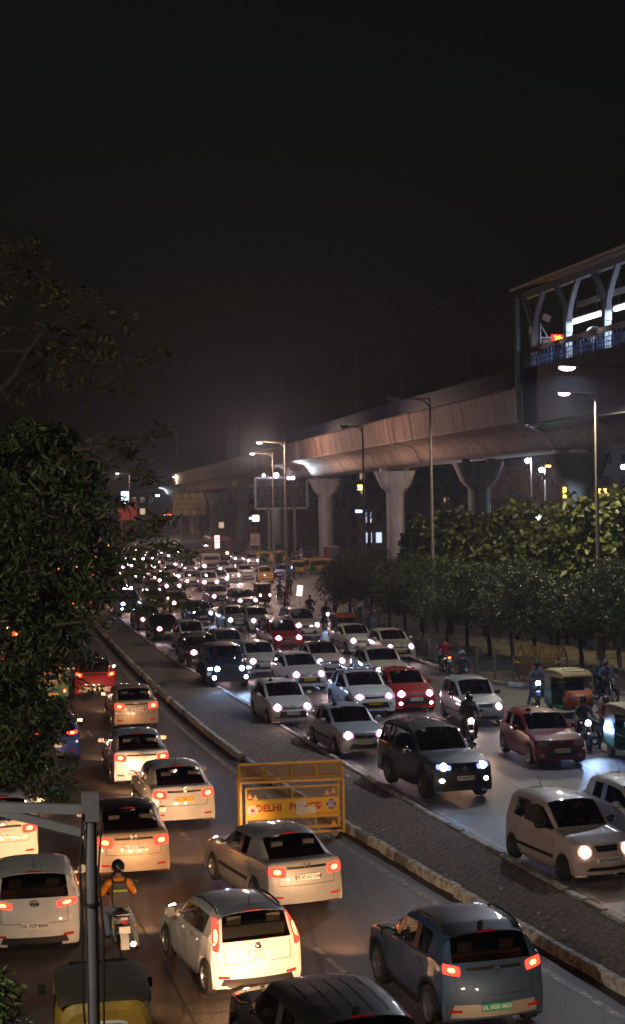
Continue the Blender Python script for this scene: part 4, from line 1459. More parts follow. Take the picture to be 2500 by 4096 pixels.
# ------------------------------------------------------------------ motorcycles
def make_moto():
    nodes = []
    N = lambda name, mb, key, smooth=True, kids=None: nodes.append(Node(name, mb.mesh(name, smooth), key, kids=kids))
    for y in (0.68, -0.62):
        t = MB()
        t.tube([(0, y + 0.25 * math.cos(a), 0.30 + 0.25 * math.sin(a)) for a in [2 * PI * k / 24 for k in range(25)]], 0.05, 8, cap=False)
        sp = MB()
        sp.tube([(0, y + 0.20 * math.cos(a), 0.30 + 0.20 * math.sin(a)) for a in [2 * PI * k / 20 for k in range(21)]], 0.014, 5, cap=False)
        for k in range(6):
            a = PI * k / 3
            sp.bar((0, y, 0.30), (0, y + 0.2 * math.cos(a), 0.30 + 0.2 * math.sin(a)), 0.02)
        sp.lathe([(0.0, -0.05), (0.05, -0.05), (0.05, 0.05), (0.0, 0.05)], 10, (0, y, 0.30), 'X')
        nodes.append(Node('wheel', t.mesh('wheel', True), 'tyre', kids=[Node('rim', sp.mesh('rim'), 'rim')]))
    for sx in (-1, 1):
        N('fork', MB().tube([(sx * 0.09, 0.68, 0.30), (sx * 0.09, 0.50, 0.92)], [0.026, 0.022], 8), 'chrome')
        N('swing_arm', MB().bar((sx * 0.09, -0.62, 0.30), (sx * 0.09, -0.10, 0.38), 0.04), 'black', False)
        N('shock_absorber', MB().tube([(sx * 0.13, -0.52, 0.36), (sx * 0.13, -0.38, 0.70)], 0.028, 8), 'chrome')
        N('side_panel', MB().ball((sx * 0.10, -0.18, 0.60), (0.05, 0.20, 0.11), 10, 6), 'paint')
        N('mirror', MB().tube([(sx * 0.26, 0.42, 1.04), (sx * 0.34, 0.40, 1.20)], 0.008, 5).ball((sx * 0.36, 0.40, 1.23), (0.065, 0.02, 0.045), 8, 5), 'black')
        N('indicator', MB().ball((sx * 0.20, -0.82, 0.72), 0.03, 8, 5), 'amber_off')
        N('foot_peg', MB().bar((sx * 0.08, 0.05, 0.30), (sx * 0.26, 0.05, 0.30), 0.03), 'black', False)
    fm = MB()
    for yc_, r0 in ((0.68, 0.34), (-0.62, 0.35)):
        a0, a1 = (0.5, PI * 0.95) if yc_ > 0 else (0.55, PI * 0.98)
        o_ = [(yc_ + r0 * math.cos(a), 0.30 + r0 * math.sin(a)) for a in np.linspace(a0, a1, 10)]
        i_ = [(yc_ + (r0 - 0.02) * math.cos(a), 0.30 + (r0 - 0.02) * math.sin(a)) for a in np.linspace(a1, a0, 10)]
        N('mudguard', MB().prism(o_ + i_, -0.075, 0.075, 'X'), 'paint')
    N('frame', MB().tube([(0, 0.50, 0.88), (0, 0.20, 0.80), (0, -0.2, 0.70), (0, -0.75, 0.76)], 0.03, 8).tube([(0, 0.50, 0.84), (0, 0.28, 0.32), (0, -0.12, 0.28), (0, -0.2, 0.68)], 0.024, 8), 'black')
    N('engine', MB().box((0, 0.10, 0.42), (0.22, 0.36, 0.24), rx=0.1).box((0, 0.20, 0.58), (0.16, 0.16, 0.18), rx=-0.3).lathe([(0.0, -0.15), (0.11, -0.15), (0.12, -0.1), (0.12, 0.1), (0.11, 0.15), (0.0, 0.15)], 12, (0, 0.0, 0.38), 'X'), 'engine', False)
    N('fuel_tank', MB().ball((0, 0.22, 0.86), (0.15, 0.28, 0.13), 14, 8), 'paint')
    s_ = MB()
    s_.loft([[(x * hw, y, z + zt * (1 - x * x)) for x in (-1, -0.5, 0, 0.5, 1)] + [(hw * 0.9, y, z - 0.08), (-hw * 0.9, y, z - 0.08)] for y, hw, z, zt in ((0.02, 0.10, 0.82, 0.02), (-0.2, 0.14, 0.82, 0.03), (-0.5, 0.13, 0.86, 0.03), (-0.78, 0.10, 0.89, 0.02))])
    N('seat', s_, 'seat')
    N('tail_cowl', MB().loft([[(x * hw, y, z) for x, z in ((-1, z0), (-0.8, z1), (0.8, z1), (1, z0))] for y, hw, z0, z1 in ((-0.35, 0.14, 0.66, 0.80), (-0.70, 0.12, 0.72, 0.86), (-0.88, 0.07, 0.78, 0.88))]), 'paint')
    nodes.append(Node('tail_light', MB().box((0, -0.895, 0.80), (0.13, 0.04, 0.07)).mesh('tail_light'), 'tail', kids=[Node('bulb', MB().ball((0, -0.92, 0.80), (0.04, 0.012, 0.024), 8, 5).mesh('bulb', True), 'tailcore')]))
    N('grab_rail', MB().tube([(-0.12, -0.45, 0.84), (-0.13, -0.85, 0.92), (0.13, -0.85, 0.92), (0.12, -0.45, 0.84)], 0.012, 6), 'chrome')
    N('handlebar', MB().tube([(-0.36, 0.36, 1.03), (-0.22, 0.42, 1.04), (-0.08, 0.48, 0.98), (0.08, 0.48, 0.98), (0.22, 0.42, 1.04), (0.36, 0.36, 1.03)], 0.014, 6), 'black')
    N('headlight', MB().lathe([(0.0, 0.055), (0.06, 0.05), (0.085, 0.02), (0.09, 0.0)], 14, (0, 0.60, 0.92), 'Y'), 'head')
    N('headlight_shell', MB().lathe([(0.095, 0.0), (0.09, -0.06), (0.05, -0.12), (0.0, -0.13)], 14, (0, 0.60, 0.92), 'Y'), 'paint')
    N('exhaust', MB().tube([(0.10, 0.28, 0.44), (0.13, 0.20, 0.24), (0.14, -0.1, 0.24), (0.15, -0.35, 0.28), (0.16, -0.85, 0.38)], [0.022, 0.022, 0.025, 0.045, 0.05], 8), 'chrome')
    nodes.append(Node('number_plate', MB().box((0, -0.91, 0.66), (0.20, 0.012, 0.12)).mesh('number_plate'), 'plate'))
    return nodes


MOTO = make_moto()
G['engine'] = mat('engine_alloy', (0.18, 0.18, 0.18), 0.5, 0.6)
G['amber_off'] = mat('indicator_off', (0.5, 0.2, 0.02), 0.2, coat=1)


def moto(at, a, label, colour='black', head='off', tail='off', beam=150, group='motorcycles in the traffic'):
    c = gp(*at) if len(at) == 2 else Vector(at)
    c.z = 0.012
    e = empty('motorcycle', c, R(a))
    tag(e, label, 'motorcycle', group)
    keys = {'paint': PAINTS[colour], 'head': G['head_off'] if head == 'off' else G['head_' + head], 'tail': G['tail_off'] if tail == 'off' else G['tail_on'], 'tailcore': G['tail_off'] if tail == 'off' else G['tail_core']}
    grow(MOTO, e, keys)
    if head != 'off' and beam:
        lamp('low_beam', 'SPOT', (0, 0.68, 0.92), beam, HEADCOL[head], e, (0, 1, -0.12), 65, 0.9, 0.05)
    return e, c


def rider(c, a, dy, *args, **kw):
    """seat a person dy metres along the motorcycle"""
    th = R(a)
    return Vector((c.x - math.sin(th) * dy, c.y + math.cos(th) * dy, c.z))


# ------------------------------------------------------------------ ground, roads, median
def asphalt():
    m, n, b = new_mat('asphalt')
    tc = n.nodes.new('ShaderNodeTexCoord')
    nz = n.nodes.new('ShaderNodeTexNoise')
    nz.inputs['Scale'].default_value = 0.35
    nz.inputs['Detail'].default_value = 8
    nz.inputs['Roughness'].default_value = 0.7
    mp = n.nodes.new('ShaderNodeMapping')
    mp.inputs['Scale'].default_value = (1.0, 0.22, 1.0)
    n.links.new(tc.outputs['Object'], mp.inputs['Vector'])
    n.links.new(mp.outputs[0], nz.inputs['Vector'])
    fine = n.nodes.new('ShaderNodeTexNoise')
    fine.inputs['Scale'].default_value = 26
    fine.inputs['Detail'].default_value = 4
    n.links.new(tc.outputs['Object'], fine.inputs['Vector'])
    ad = n.nodes.new('ShaderNodeMath')
    ad.operation = 'MULTIPLY_ADD'
    ad.inputs[1].default_value = 0.42
    n.links.new(fine.outputs['Fac'], ad.inputs[0])
    n.links.new(nz.outputs['Fac'], ad.inputs[2])
    rp = n.nodes.new('ShaderNodeValToRGB')
    rp.color_ramp.elements[0].position = 0.45
    rp.color_ramp.elements[0].color = (0.030, 0.026, 0.024, 1)
    rp.color_ramp.elements[1].position = 0.95
    rp.color_ramp.elements[1].color = (0.100, 0.086, 0.076, 1)
    n.links.new(ad.outputs[0], rp.inputs['Fac'])
    mp2 = n.nodes.new('ShaderNodeMapping')
    mp2.inputs['Scale'].default_value = (1.3, 0.03, 1.0)
    mp2.inputs['Rotation'].default_value = (0, 0, R(-7))
    n.links.new(tc.outputs['Object'], mp2.inputs['Vector'])
    trk = n.nodes.new('ShaderNodeTexNoise')
    trk.inputs['Scale'].default_value = 1.0
    trk.inputs['Detail'].default_value = 3
    n.links.new(mp2.outputs[0], trk.inputs['Vector'])
    tr2 = n.nodes.new('ShaderNodeMapRange')
    tr2.inputs['From Min'].default_value = 0.35
    tr2.inputs['From Max'].default_value = 0.62
    tr2.inputs['To Min'].default_value = 0.55
    tr2.inputs['To Max'].default_value = 1.15
    n.links.new(trk.outputs['Fac'], tr2.inputs['Value'])
    vor = n.nodes.new('ShaderNodeTexVoronoi')
    vor.feature = 'DISTANCE_TO_EDGE'
    vor.inputs['Scale'].default_value = 0.28
    wob = n.nodes.new('ShaderNodeMix')
    wob.data_type = 'RGBA'
    wob.inputs['Factor'].default_value = 0.12
    n.links.new(tc.outputs['Object'], wob.inputs['A'])
    n.links.new(nz.outputs['Color'], wob.inputs['B'])
    n.links.new(wob.outputs['Result'], vor.inputs['Vector'])
    crk = n.nodes.new('ShaderNodeMapRange')
    crk.inputs['From Min'].default_value = 0.002
    crk.inputs['From Max'].default_value = 0.010
    crk.inputs['To Min'].default_value = 0.45
    crk.inputs['To Max'].default_value = 1.0
    n.links.new(vor.outputs['Distance'], crk.inputs['Value'])
    m1 = n.nodes.new('ShaderNodeMath')
    m1.operation = 'MULTIPLY'
    n.links.new(tr2.outputs[0], m1.inputs[0])
    n.links.new(crk.outputs[0], m1.inputs[1])
    vm = n.nodes.new('ShaderNodeVectorMath')
    vm.operation = 'SCALE'
    n.links.new(rp.outputs['Color'], vm.inputs[0])
    n.links.new(m1.outputs[0], vm.inputs['Scale'])
    n.links.new(vm.outputs[0], b.inputs['Base Color'])
    mr = n.nodes.new('ShaderNodeMapRange')
    mr.inputs['From Min'].default_value = 0.35
    mr.inputs['From Max'].default_value = 0.7
    mr.inputs['To Min'].default_value = 0.48
    mr.inputs['To Max'].default_value = 0.72
    n.links.new(nz.outputs['Fac'], mr.inputs['Value'])
    n.links.new(mr.outputs[0], b.inputs['Roughness'])
    bp = n.nodes.new('ShaderNodeBump')
    b.inputs['Specular IOR Level'].default_value = 0.45
    bp.inputs['Strength'].default_value = 0.7
    bp.inputs['Distance'].default_value = 0.03
    n.links.new(fine.outputs['Fac'], bp.inputs['Height'])
    n.links.new(bp.outputs['Normal'], b.inputs['Normal'])
    return m


def worn(name, base, worn_col, scale=6.0, lo=0.42, hi=0.58, rough=0.7, bump=0.4):
    """paint flaking off to what lies below"""
    m, n, b = new_mat(name)
    tc = n.nodes.new('ShaderNodeTexCoord')
    geo = n.nodes.new('ShaderNodeNewGeometry')
    nz = n.nodes.new('ShaderNodeTexNoise')
    nz.inputs['Scale'].default_value = scale
    nz.inputs['Detail'].default_value = 8
    nz.inputs['Roughness'].default_value = 0.75
    n.links.new(geo.outputs['Position'], nz.inputs['Vector'])
    rp = n.nodes.new('ShaderNodeValToRGB')
    rp.color_ramp.elements[0].position = lo
    rp.color_ramp.elements[0].color = (*worn_col, 1)
    rp.color_ramp.elements[1].position = hi
    rp.color_ramp.elements[1].color = (*base, 1)
    n.links.new(nz.outputs['Fac'], rp.inputs['Fac'])
    n.links.new(rp.outputs['Color'], b.inputs['Base Color'])
    b.inputs['Roughness'].default_value = rough
    bp = n.nodes.new('ShaderNodeBump')
    bp.inputs['Strength'].default_value = bump
    bp.inputs['Distance'].default_value = 0.02
    n.links.new(nz.outputs['Fac'], bp.inputs['Height'])
    n.links.new(bp.outputs['Normal'], b.inputs['Normal'])
    return m


def paver_soil():
    """median strip: ribbed pavers under trodden soil"""
    m, n, b = new_mat('median_pavers')
    tc = n.nodes.new('ShaderNodeTexCoord')
    mp = n.nodes.new('ShaderNodeMapping')
    mp.inputs['Rotation'].default_value = (0, 0, R(35))
    n.links.new(tc.outputs['Object'], mp.inputs['Vector'])
    wv = n.nodes.new('ShaderNodeTexWave')
    wv.inputs['Scale'].default_value = 1.6
    wv.inputs['Distortion'].default_value = 9.0
    wv.inputs['Detail'].default_value = 4
    wv.inputs['Detail Scale'].default_value = 2.5
    n.links.new(mp.outputs[0], wv.inputs['Vector'])
    nz = n.nodes.new('ShaderNodeTexNoise')
    nz.inputs['Scale'].default_value = 5
    nz.inputs['Detail'].default_value = 9
    nz.inputs['Roughness'].default_value = 0.75
    n.links.new(tc.outputs['Object'], nz.inputs['Vector'])
    mx = n.nodes.new('ShaderNodeMath')
    mx.operation = 'MULTIPLY_ADD'
    mx.inputs[1].default_value = 0.22
    n.links.new(wv.outputs['Fac'], mx.inputs[0])
    n.links.new(nz.outputs['Fac'], mx.inputs[2])
    rp = n.nodes.new('ShaderNodeValToRGB')
    rp.color_ramp.elements[0].position = 0.4
    rp.color_ramp.elements[0].color = (0.095, 0.066, 0.047, 1)
    rp.color_ramp.elements[1].position = 0.95
    rp.color_ramp.elements[1].color = (0.33, 0.24, 0.175, 1)
    n.links.new(mx.outputs[0], rp.inputs['Fac'])
    n.links.new(rp.outputs['Color'], b.inputs['Base Color'])
    b.inputs['Roughness'].default_value = 0.9
    bp = n.nodes.new('ShaderNodeBump')
    bp.inputs['Strength'].default_value = 0.9
    bp.inputs['Distance'].default_value = 0.06
    n.links.new(mx.outputs[0], bp.inputs['Height'])
    n.links.new(bp.outputs['Normal'], b.inputs['Normal'])
    return m


G['asphalt'] = asphalt()
G['soil'] = mat('dry_soil', (0.14, 0.105, 0.065), 0.95, var=0.55, vscale=0.9, bump=0.6, bscale=6)
G['kerb'] = worn('kerb_white', (0.62, 0.60, 0.56), (0.17, 0.15, 0.13), 5.0, 0.40, 0.55)
G['kerb2'] = worn('kerb_concrete', (0.30, 0.27, 0.24), (0.12, 0.10, 0.09), 4.0, 0.35, 0.65)
G['line'] = worn('road_paint', (0.36, 0.35, 0.33), (0.07, 0.064, 0.06), 4.0, 0.45, 0.62, 0.6, 0.2)
G['pavers'] = paver_soil()
G['tar'] = mat('tar_joint', (0.012, 0.011, 0.011), 0.5)

YS = np.linspace(8, 620, 613)
KL = [(0, 13.2), (8, 11.8), (20, 9.75), (28.5, 8.17), (38.2, 6.33), (49.3, 4.55), (60.1, 3.40), (71.9, 2.35), (85.1, 1.30), (100.3, 0.22), (108.8, -0.32), (130, -1.6), (160, -2.9), (200, -4.2), (260, -5.0), (400, -4.0), (620, 0)]
KR = [(0, 14.4), (8, 13.1), (20, 11.2), (30, 9.85), (39.3, 8.60), (45.9, 7.75), (54, 6.88), (61.5, 6.10), (74.8, 4.62), (89.9, 3.05), (116, 1.05), (132.6, 0.15), (160, -1.0), (200, -2.2), (260, -3.0), (400, -2.0), (620, 2)]


def smooth_curve(K):
    x = np.interp(YS, [k[0] for k in K], [k[1] for k in K])
    for _ in range(3):
        p = np.pad(x, 6, mode='edge')
        p[:6] = x[0] - (x[1] - x[0]) * np.arange(6, 0, -1)
        p[-6:] = x[-1] + (x[-1] - x[-2]) * np.arange(1, 7)
        x = np.convolve(p, np.ones(13) / 13, 'valid')
    return x


XL, XR = smooth_curve(KL), smooth_curve(KR)
kl = lambda y: float(np.interp(y, YS, XL))
kr = lambda y: float(np.interp(y, YS, XR))


def strip(name, fa, fb, y0, y1, z, m, step=2.0, bumpy=0.0, nx=1):
    ys = np.arange(y0, y1 + step * 0.5, step)
    vs, fs = [], []
    rnd = random.Random(3)
    for y in ys:
        a, b = fa(y), fb(y)
        for k in range(nx + 1):
            t = k / nx
            vs.append((a + (b - a) * t, y, z + (rnd.uniform(-bumpy, bumpy) if 0 < k < nx else 0)))
    n = nx + 1
    for i in range(len(ys) - 1):
        for k in range(nx):
            a = i * n + k
            fs.append((a, a + 1, a + n + 1, a + n))
    mb = MB()
    mb.add(vs, fs)
    me = mb.mesh(name, fix=False)
    if bumpy:
        me.polygons.foreach_set('use_smooth', [True] * len(me.polygons))
    return structure(put(name, me, m))


gme = MB().add([(-2500, -600, -0.012), (2500, -600, -0.012), (2500, 3200, -0.012), (-2500, 3200, -0.012)], [(0, 1, 2, 3)]).mesh('ground', fix=False)
structure(put('ground', gme, G['soil']))
FX = [(0, 27.0), (40, 27.0), (58, 25.5), (64, 22.8), (70, 18.0), (76, 16.9), (81, 16.5), (105, 16.4), (112, 18.0), (125, 24.0), (140, 30.0), (620, 30.0)]
fxl = lambda y: float(np.interp(y, [k[0] for k in FX], [k[1] for k in FX]))
strip('road', lambda y: kl(y) - 13.5, lambda y: fxl(y) - 0.75, 8, 620, 0.0, G['asphalt'], 2.0)
strip('median', lambda y: kl(y) + 0.10, lambda y: kr(y) - 0.10, 9, 618, 0.135, G['pavers'], 0.5, 0.02, 6)
strip('road_marking', lambda y: kl(y) - 0.72, lambda y: kl(y) - 0.58, 10, 160, 0.004, G['line'], 2.0)
strip('road_marking', lambda y: kr(y) + 0.45, lambda y: kr(y) + 0.57, 10, 150, 0.004, G['line'], 2.0)
for off in (-4.1,):
    for k in range(10, 130, 6):
        strip('lane_marking', lambda y: kl(y) + off, lambda y: kl(y) + off + 0.11, k, k + 2, 0.004, G['line'], 1.0)
for k in range(14, 150, 6):
    strip('lane_marking', lambda y: kr(y) + 3.9, lambda y: kr(y) + 4.01, k, k + 2, 0.004, G['line'], 1.0)
ja, jb = gp(520, 3620), gp(790, 4110)
jf = lambda y: ja.x + (jb.x - ja.x) * (y - ja.y) / (jb.y - ja.y)
strip('road_joint', lambda y: jf(y) - 0.02, lambda y: jf(y) + 0.02, jb.y - 6, ja.y + 40, 0.003, G['tar'], 2.0)
la, lb = gp(2330, 3055), gp(2470, 3122)
lf = lambda y: la.x + (lb.x - la.x) * (y - la.y) / (lb.y - la.y)
strip('road_marking', lambda y: lf(y) - 0.12, lambda y: lf(y) + 0.12, lb.y - 1.5, la.y, 0.006, G['line'], 0.5)

# kerb stones, one by one as far as they can be told apart
STONES = []
for k in range(4):
    rnd = random.Random(k)
    mb = MB()
    l2, w2, h2 = 0.44, 0.085, 0.105
    j = lambda: rnd.uniform(-0.012, 0.012)
    vs = []
    for z, t in ((-1, 1.0), (0.7, 1.0), (1, 0.72)):
        for x, y in ((-1, -1), (1, -1), (1, 1), (-1, 1)):
            vs.append((x * w2 * (t if z == 1 else 1) + j(), y * l2 * (0.985 if z == 1 else 1) + j(), z * h2 + j()))
    fs = [(3, 2, 1, 0), (8, 9, 10, 11)]
    for r_ in (0, 4):
        for q in range(4):
            fs.append((r_ + q, r_ + (q + 1) % 4, r_ + (q + 1) % 4 + 4, r_ + q + 4))
    STONES.append(mb.add(vs, fs).mesh('kerb_stone'))


def kerb(fn, y0, y1, yfar, zc, mats_, seed, label):
    root = structure(empty('kerb', (fn(y0), y0, 0)), label)
    base = Vector((fn(y0), y0, 0))
    rnd = random.Random(seed)
    y = y0
    while y < y1:
        dx = fn(y + 0.9) - fn(y)
        a = math.atan2(-dx, 0.9)
        p = Vector((fn(y + 0.45), y + 0.45, zc + rnd.uniform(-0.012, 0.012))) - base
        if rnd.random() < 0.035:
            y += 0.9 * math.cos(a)
            continue
        tilt = rnd.uniform(-0.12, 0.12) if rnd.random() < 0.12 else 0.0
        put('kerb_stone', STONES[rnd.randrange(4)], mats_[0] if rnd.random() < mats_[2] else mats_[1], root, p, (rnd.uniform(-0.02, 0.02), rnd.uniform(-0.05, 0.05) + tilt, a + rnd.uniform(-0.02, 0.02) + tilt * 0.4))
        y += 0.9 * math.cos(a)
    if yfar > y1:
        mb = MB()
        rings = []
        for yy in np.arange(y, yfar, 4.0):
            x = fn(yy)
            rings.append([(x - 0.085, yy, 0), (x - 0.085, yy, zc + 0.09), (x + 0.085, yy, zc + 0.09), (x + 0.085, yy, 0)])
        mb.loft(rings)
        o = put('far_kerb_stones', mb.mesh('far_kerb_stones'), mats_[0], root, (-base.x, -base.y, 0))
        o['kind'] = 'stuff'


kerb(kl, 20, 140, 600, 0.115, (G['kerb'], G['kerb2'], 0.8), 1, 'worn white kerb stones beside the outgoing lanes')
kerb(kr, 22, 150, 600, 0.085, (G['kerb'], G['kerb2'], 0.85), 2, 'worn white kerb stones beside the oncoming lanes')
kerb(lambda y: fxl(y) - 0.75, 58, 112, 0, 0.06, (G['kerb2'], G['kerb'], 0.7), 3, 'low concrete kerb in front of the park fence')

# litter on the median
rnd = random.Random(11)
lit = [MB().add([(0, 0, 0), (0.07, 0.01, 0.01), (0.09, 0.07, 0.0), (0.01, 0.06, 0.02)], [(0, 1, 2, 3)]).mesh('paper_scrap', fix=False)]
for k in range(46):
    y = rnd.uniform(26, 80)
    x = rnd.uniform(kl(y) + 0.2, kr(y) - 0.2)
    o = put('paper_scrap', lit[0], G['plate'], None, (x, y, 0.160), (rnd.uniform(-0.3, 0.3), 0, rnd.uniform(0, 6)), rnd.uniform(0.5, 1.1))
    tag(o, 'tiny pale scrap of litter lying on the median', 'litter', 'litter on the median')


# ------------------------------------------------------------------ park fence
FENCE_MAT = mat('fence_steel', (0.20, 0.20, 0.19), 0.5, 0.5, var=0.4, vscale=4)
post_me = MB().tube([(0, 0, 0), (0, 0, 1.22)], 0.045, 8).ball((0, 0, 1.23), (0.055, 0.055, 0.035), 8, 4).mesh('post', True)


def fence(pts, label):
    pts = [Vector((x, y, 0)) for x, y in pts]
    root = empty('park_fence', pts[0])
    tag(root, label, 'fence')
    for a, b in zip(pts[:-1], pts[1:]):
        n = max(1, round((b - a).length / 2.2))
        for k in range(n):
            p, q = a.lerp(b, k / n), a.lerp(b, (k + 1) / n)
            put('post', post_me, FENCE_MAT, root, p - pts[0])
            d = (q - p)
            ln = d.length
            d.normalize()
            m = MB()
            m.bar(p + d * 0.05 + Vector((0, 0, 0.15)), q - d * 0.05 + Vector((0, 0, 0.15)), 0.03)
            arc = [p + d * ln * t + Vector((0, 0, 1.12 - 0.22 * math.sin(PI * t))) for t in np.linspace(0.03, 0.97, 10)]
            m.tube(arc, 0.02, 5)
            cnt = int(ln / 0.13)
            for i in range(1, cnt):
                t = i / cnt
                z = 0.98 - 0.17 * math.sin(PI * t)
                c = p + d * ln * t
                m.bar(c + Vector((0, 0, 0.06)), c + Vector((0, 0, z)), 0.016)
            o = put('picket_panel', m.mesh('picket_panel', fix=False), FENCE_MAT, root, -pts[0])
            o['kind'] = 'stuff'
    put('post', post_me, FENCE_MAT, root, pts[-1] - pts[0])


fence([(fxl(y), y) for y in (112, 105, 98, 90, 81, 76, 70, 64, 58, 50)], 'grey steel picket fence with dipping rails along the park')


# ------------------------------------------------------------------ metro viaduct
def stained(name, col, rough=0.78):
    m, n, b = new_mat(name)
    geo = n.nodes.new('ShaderNodeNewGeometry')
    facs = []
    for sc, det, lo, hi, a, c in (((1.1, 1.1, 0.10), 6, 0.38, 0.62, 0.62, 1.08), ((0.35, 0.35, 0.35), 5, 0.35, 0.65, 0.80, 1.12), ((6, 6, 6), 4, 0.3, 0.7, 0.90, 1.06)):
        mp = n.nodes.new('ShaderNodeMapping')
        mp.inputs['Scale'].default_value = sc
        n.links.new(geo.outputs['Position'], mp.inputs['Vector'])
        nz = n.nodes.new('ShaderNodeTexNoise')
        nz.inputs['Scale'].default_value = 1.0
        nz.inputs['Detail'].default_value = det
        nz.inputs['Roughness'].default_value = 0.7
        n.links.new(mp.outputs[0], nz.inputs['Vector'])
        mr = n.nodes.new('ShaderNodeMapRange')
        mr.inputs['From Min'].default_value = lo
        mr.inputs['From Max'].default_value = hi
        mr.inputs['To Min'].default_value = a
        mr.inputs['To Max'].default_value = c
        n.links.new(nz.outputs['Fac'], mr.inputs['Value'])
        facs.append(mr.outputs[0])
    m1 = n.nodes.new('ShaderNodeMath')
    m1.operation = 'MULTIPLY'
    n.links.new(facs[0], m1.inputs[0])
    n.links.new(facs[1], m1.inputs[1])
    m2 = n.nodes.new('ShaderNodeMath')
    m2.operation = 'MULTIPLY'
    n.links.new(m1.outputs[0], m2.inputs[0])
    n.links.new(facs[2], m2.inputs[1])
    vm = n.nodes.new('ShaderNodeVectorMath')
    vm.operation = 'SCALE'
    vm.inputs[0].default_value = col
    n.links.new(m2.outputs[0], vm.inputs['Scale'])
    n.links.new(vm.outputs[0], b.inputs['Base Color'])
    b.inputs['Roughness'].default_value = rough
    return m


G['concrete'] = stained('viaduct_concrete', (0.48, 0.34, 0.28))
G['pier'] = stained('pier_concrete', (0.42, 0.40, 0.42))
G['parapet'] = stained('parapet_concrete', (0.27, 0.165, 0.135))
G['navy'] = mat('navy_sheet', (0.007, 0.010, 0.04), 0.5, 0.2, var=0.2, vscale=2)
VK = [(35.4, 60), (34.6, 88), (33.8, 112), (32.7, 140), (31.4, 171), (29.5, 212), (27.3, 251), (25.0, 290), (22.9, 330), (20.9, 370), (18.3, 450), (15.6, 580), (10, 800), (5, 1040)]
vx = lambda y: float(np.interp(y, VYS, VXS))
VYS = np.arange(60, 1040, 2.0)
VXS = np.interp(VYS, [k[1] for k in VK], [k[0] for k in VK])
for _ in range(3):
    VXS = np.convolve(np.pad(VXS, 12, mode='reflect', reflect_type='odd'), np.ones(25) / 25, 'valid')


def vdz(y):
    """the viaduct drops gently in the distance"""
    return float(np.interp(y, [150, 200, 240, 290, 340, 430, 600, 1040], [0, -0.25, -0.6, -1.15, -1.55, -1.9, -2.2, -2.6]))


def girder_ring(y, x, z0=11.5, s=1.0):
    z0 += vdz(y)
    half = [(0, 0), (1.7, 0), (2.05, 0.05), (2.35, 0.28), (2.55, 0.62), (2.75, 1.02), (3.05, 1.36), (3.55, 1.62), (4.25, 1.80), (4.75, 1.92), (4.75, 2.06)]
    pts = [(x - a, y, z0 + b) for a, b in reversed(half)] + [(x + a, y, z0 + b) for a, b in half[1:]]
    return pts


def parapet_ring(y, x, z0=13.5):
    z0 += vdz(y)
    o = 4.62
    pr = [(0, 0.03), (0.14, 0.0), (0.20, 0.5), (0.30, 1.2), (0.38, 1.75), (0.46, 1.95), (0.46, 2.2), (0.34, 2.34), (0.18, 2.32), (0.10, 2.2), (0.10, 0.6)]
    return [(x - o - a, y, z0 + b) for a, b in pr]


via = empty('metro_viaduct', (vx(86), 86, 0))
tag(via, 'long concrete metro viaduct of curved segments carried on round pillars', 'viaduct')
org = Vector((vx(86), 86, 0))
NEAR_END = 268
y = 86.0
rnd = random.Random(5)
while y < NEAR_END:
    y2 = y + 2.93
    a = MB().loft([[tuple(Vector(p) - org) for p in girder_ring(y, vx(y))], [tuple(Vector(p) - org) for p in girder_ring(y2, vx(y2))]])
    put('girder_segment', a.mesh('girder_segment', True), G['concrete'], via, (rnd.uniform(-0.012, 0.012), 0, rnd.uniform(-0.008, 0.008)))
    b = MB().loft([[tuple(Vector(p) - org) for p in parapet_ring(y, vx(y))], [tuple(Vector(p) - org) for p in parapet_ring(y2 - 0.02, vx(y2))]])
    put('parapet_panel', b.mesh('parapet_panel', True), G['parapet'], via, (rnd.uniform(-0.02, 0.02), 0, 0))
    y += 3.0
ys = list(np.arange(NEAR_END, 1030, 6.0))
far = MB().loft([[tuple(Vector(p) - org) for p in girder_ring(q, vx(q))] for q in ys])
put('far_girder', far.mesh('far_girder', True), G['concrete'], via)['kind'] = 'stuff'
far = MB().loft([[tuple(Vector(p) - org) for p in parapet_ring(q, vx(q))] for q in ys])
put('far_parapet', far.mesh('far_parapet', True), G['parapet'], via)['kind'] = 'stuff'
deck = MB().loft([[(vx(q) - 4.5 - org.x, q - org.y, 13.7 + vdz(q)), (vx(q) - 4.5 - org.x, q - org.y, 13.95 + vdz(q)), (vx(q) + 4.5 - org.x, q - org.y, 13.95 + vdz(q)), (vx(q) + 4.5 - org.x, q - org.y, 13.7 + vdz(q))] for q in np.arange(88, 1030, 8)])
put('track_bed', deck.mesh('track_bed'), G['pier'], via)
y = 100.0
while y < 215:
    y2 = y + 2.0
    m = MB()
    pts = []
    for k in range(13):
        yy = y + (y2 - y) * k / 12
        ox = 4.55 + (0.05 if k % 2 else 0.0)
        pts.append((vx(yy) - ox, yy))
    vs = [(p[0] - org.x, p[1] - org.y, 15.7 + vdz(y)) for p in pts] + [(p[0] - org.x, p[1] - org.y, 17.25 + vdz(y)) for p in pts]
    m.add(vs, [(k, k + 1, k + 14, k + 13) for k in range(12)])
    m.add([(v[0] + 0.02, v[1], v[2]) for v in vs], [(k + 13, k + 14, k + 1, k) for k in range(12)])
    put('noise_barrier_panel', m.mesh('noise_barrier_panel', fix=False), G['navy'], via)
    y += 2.06

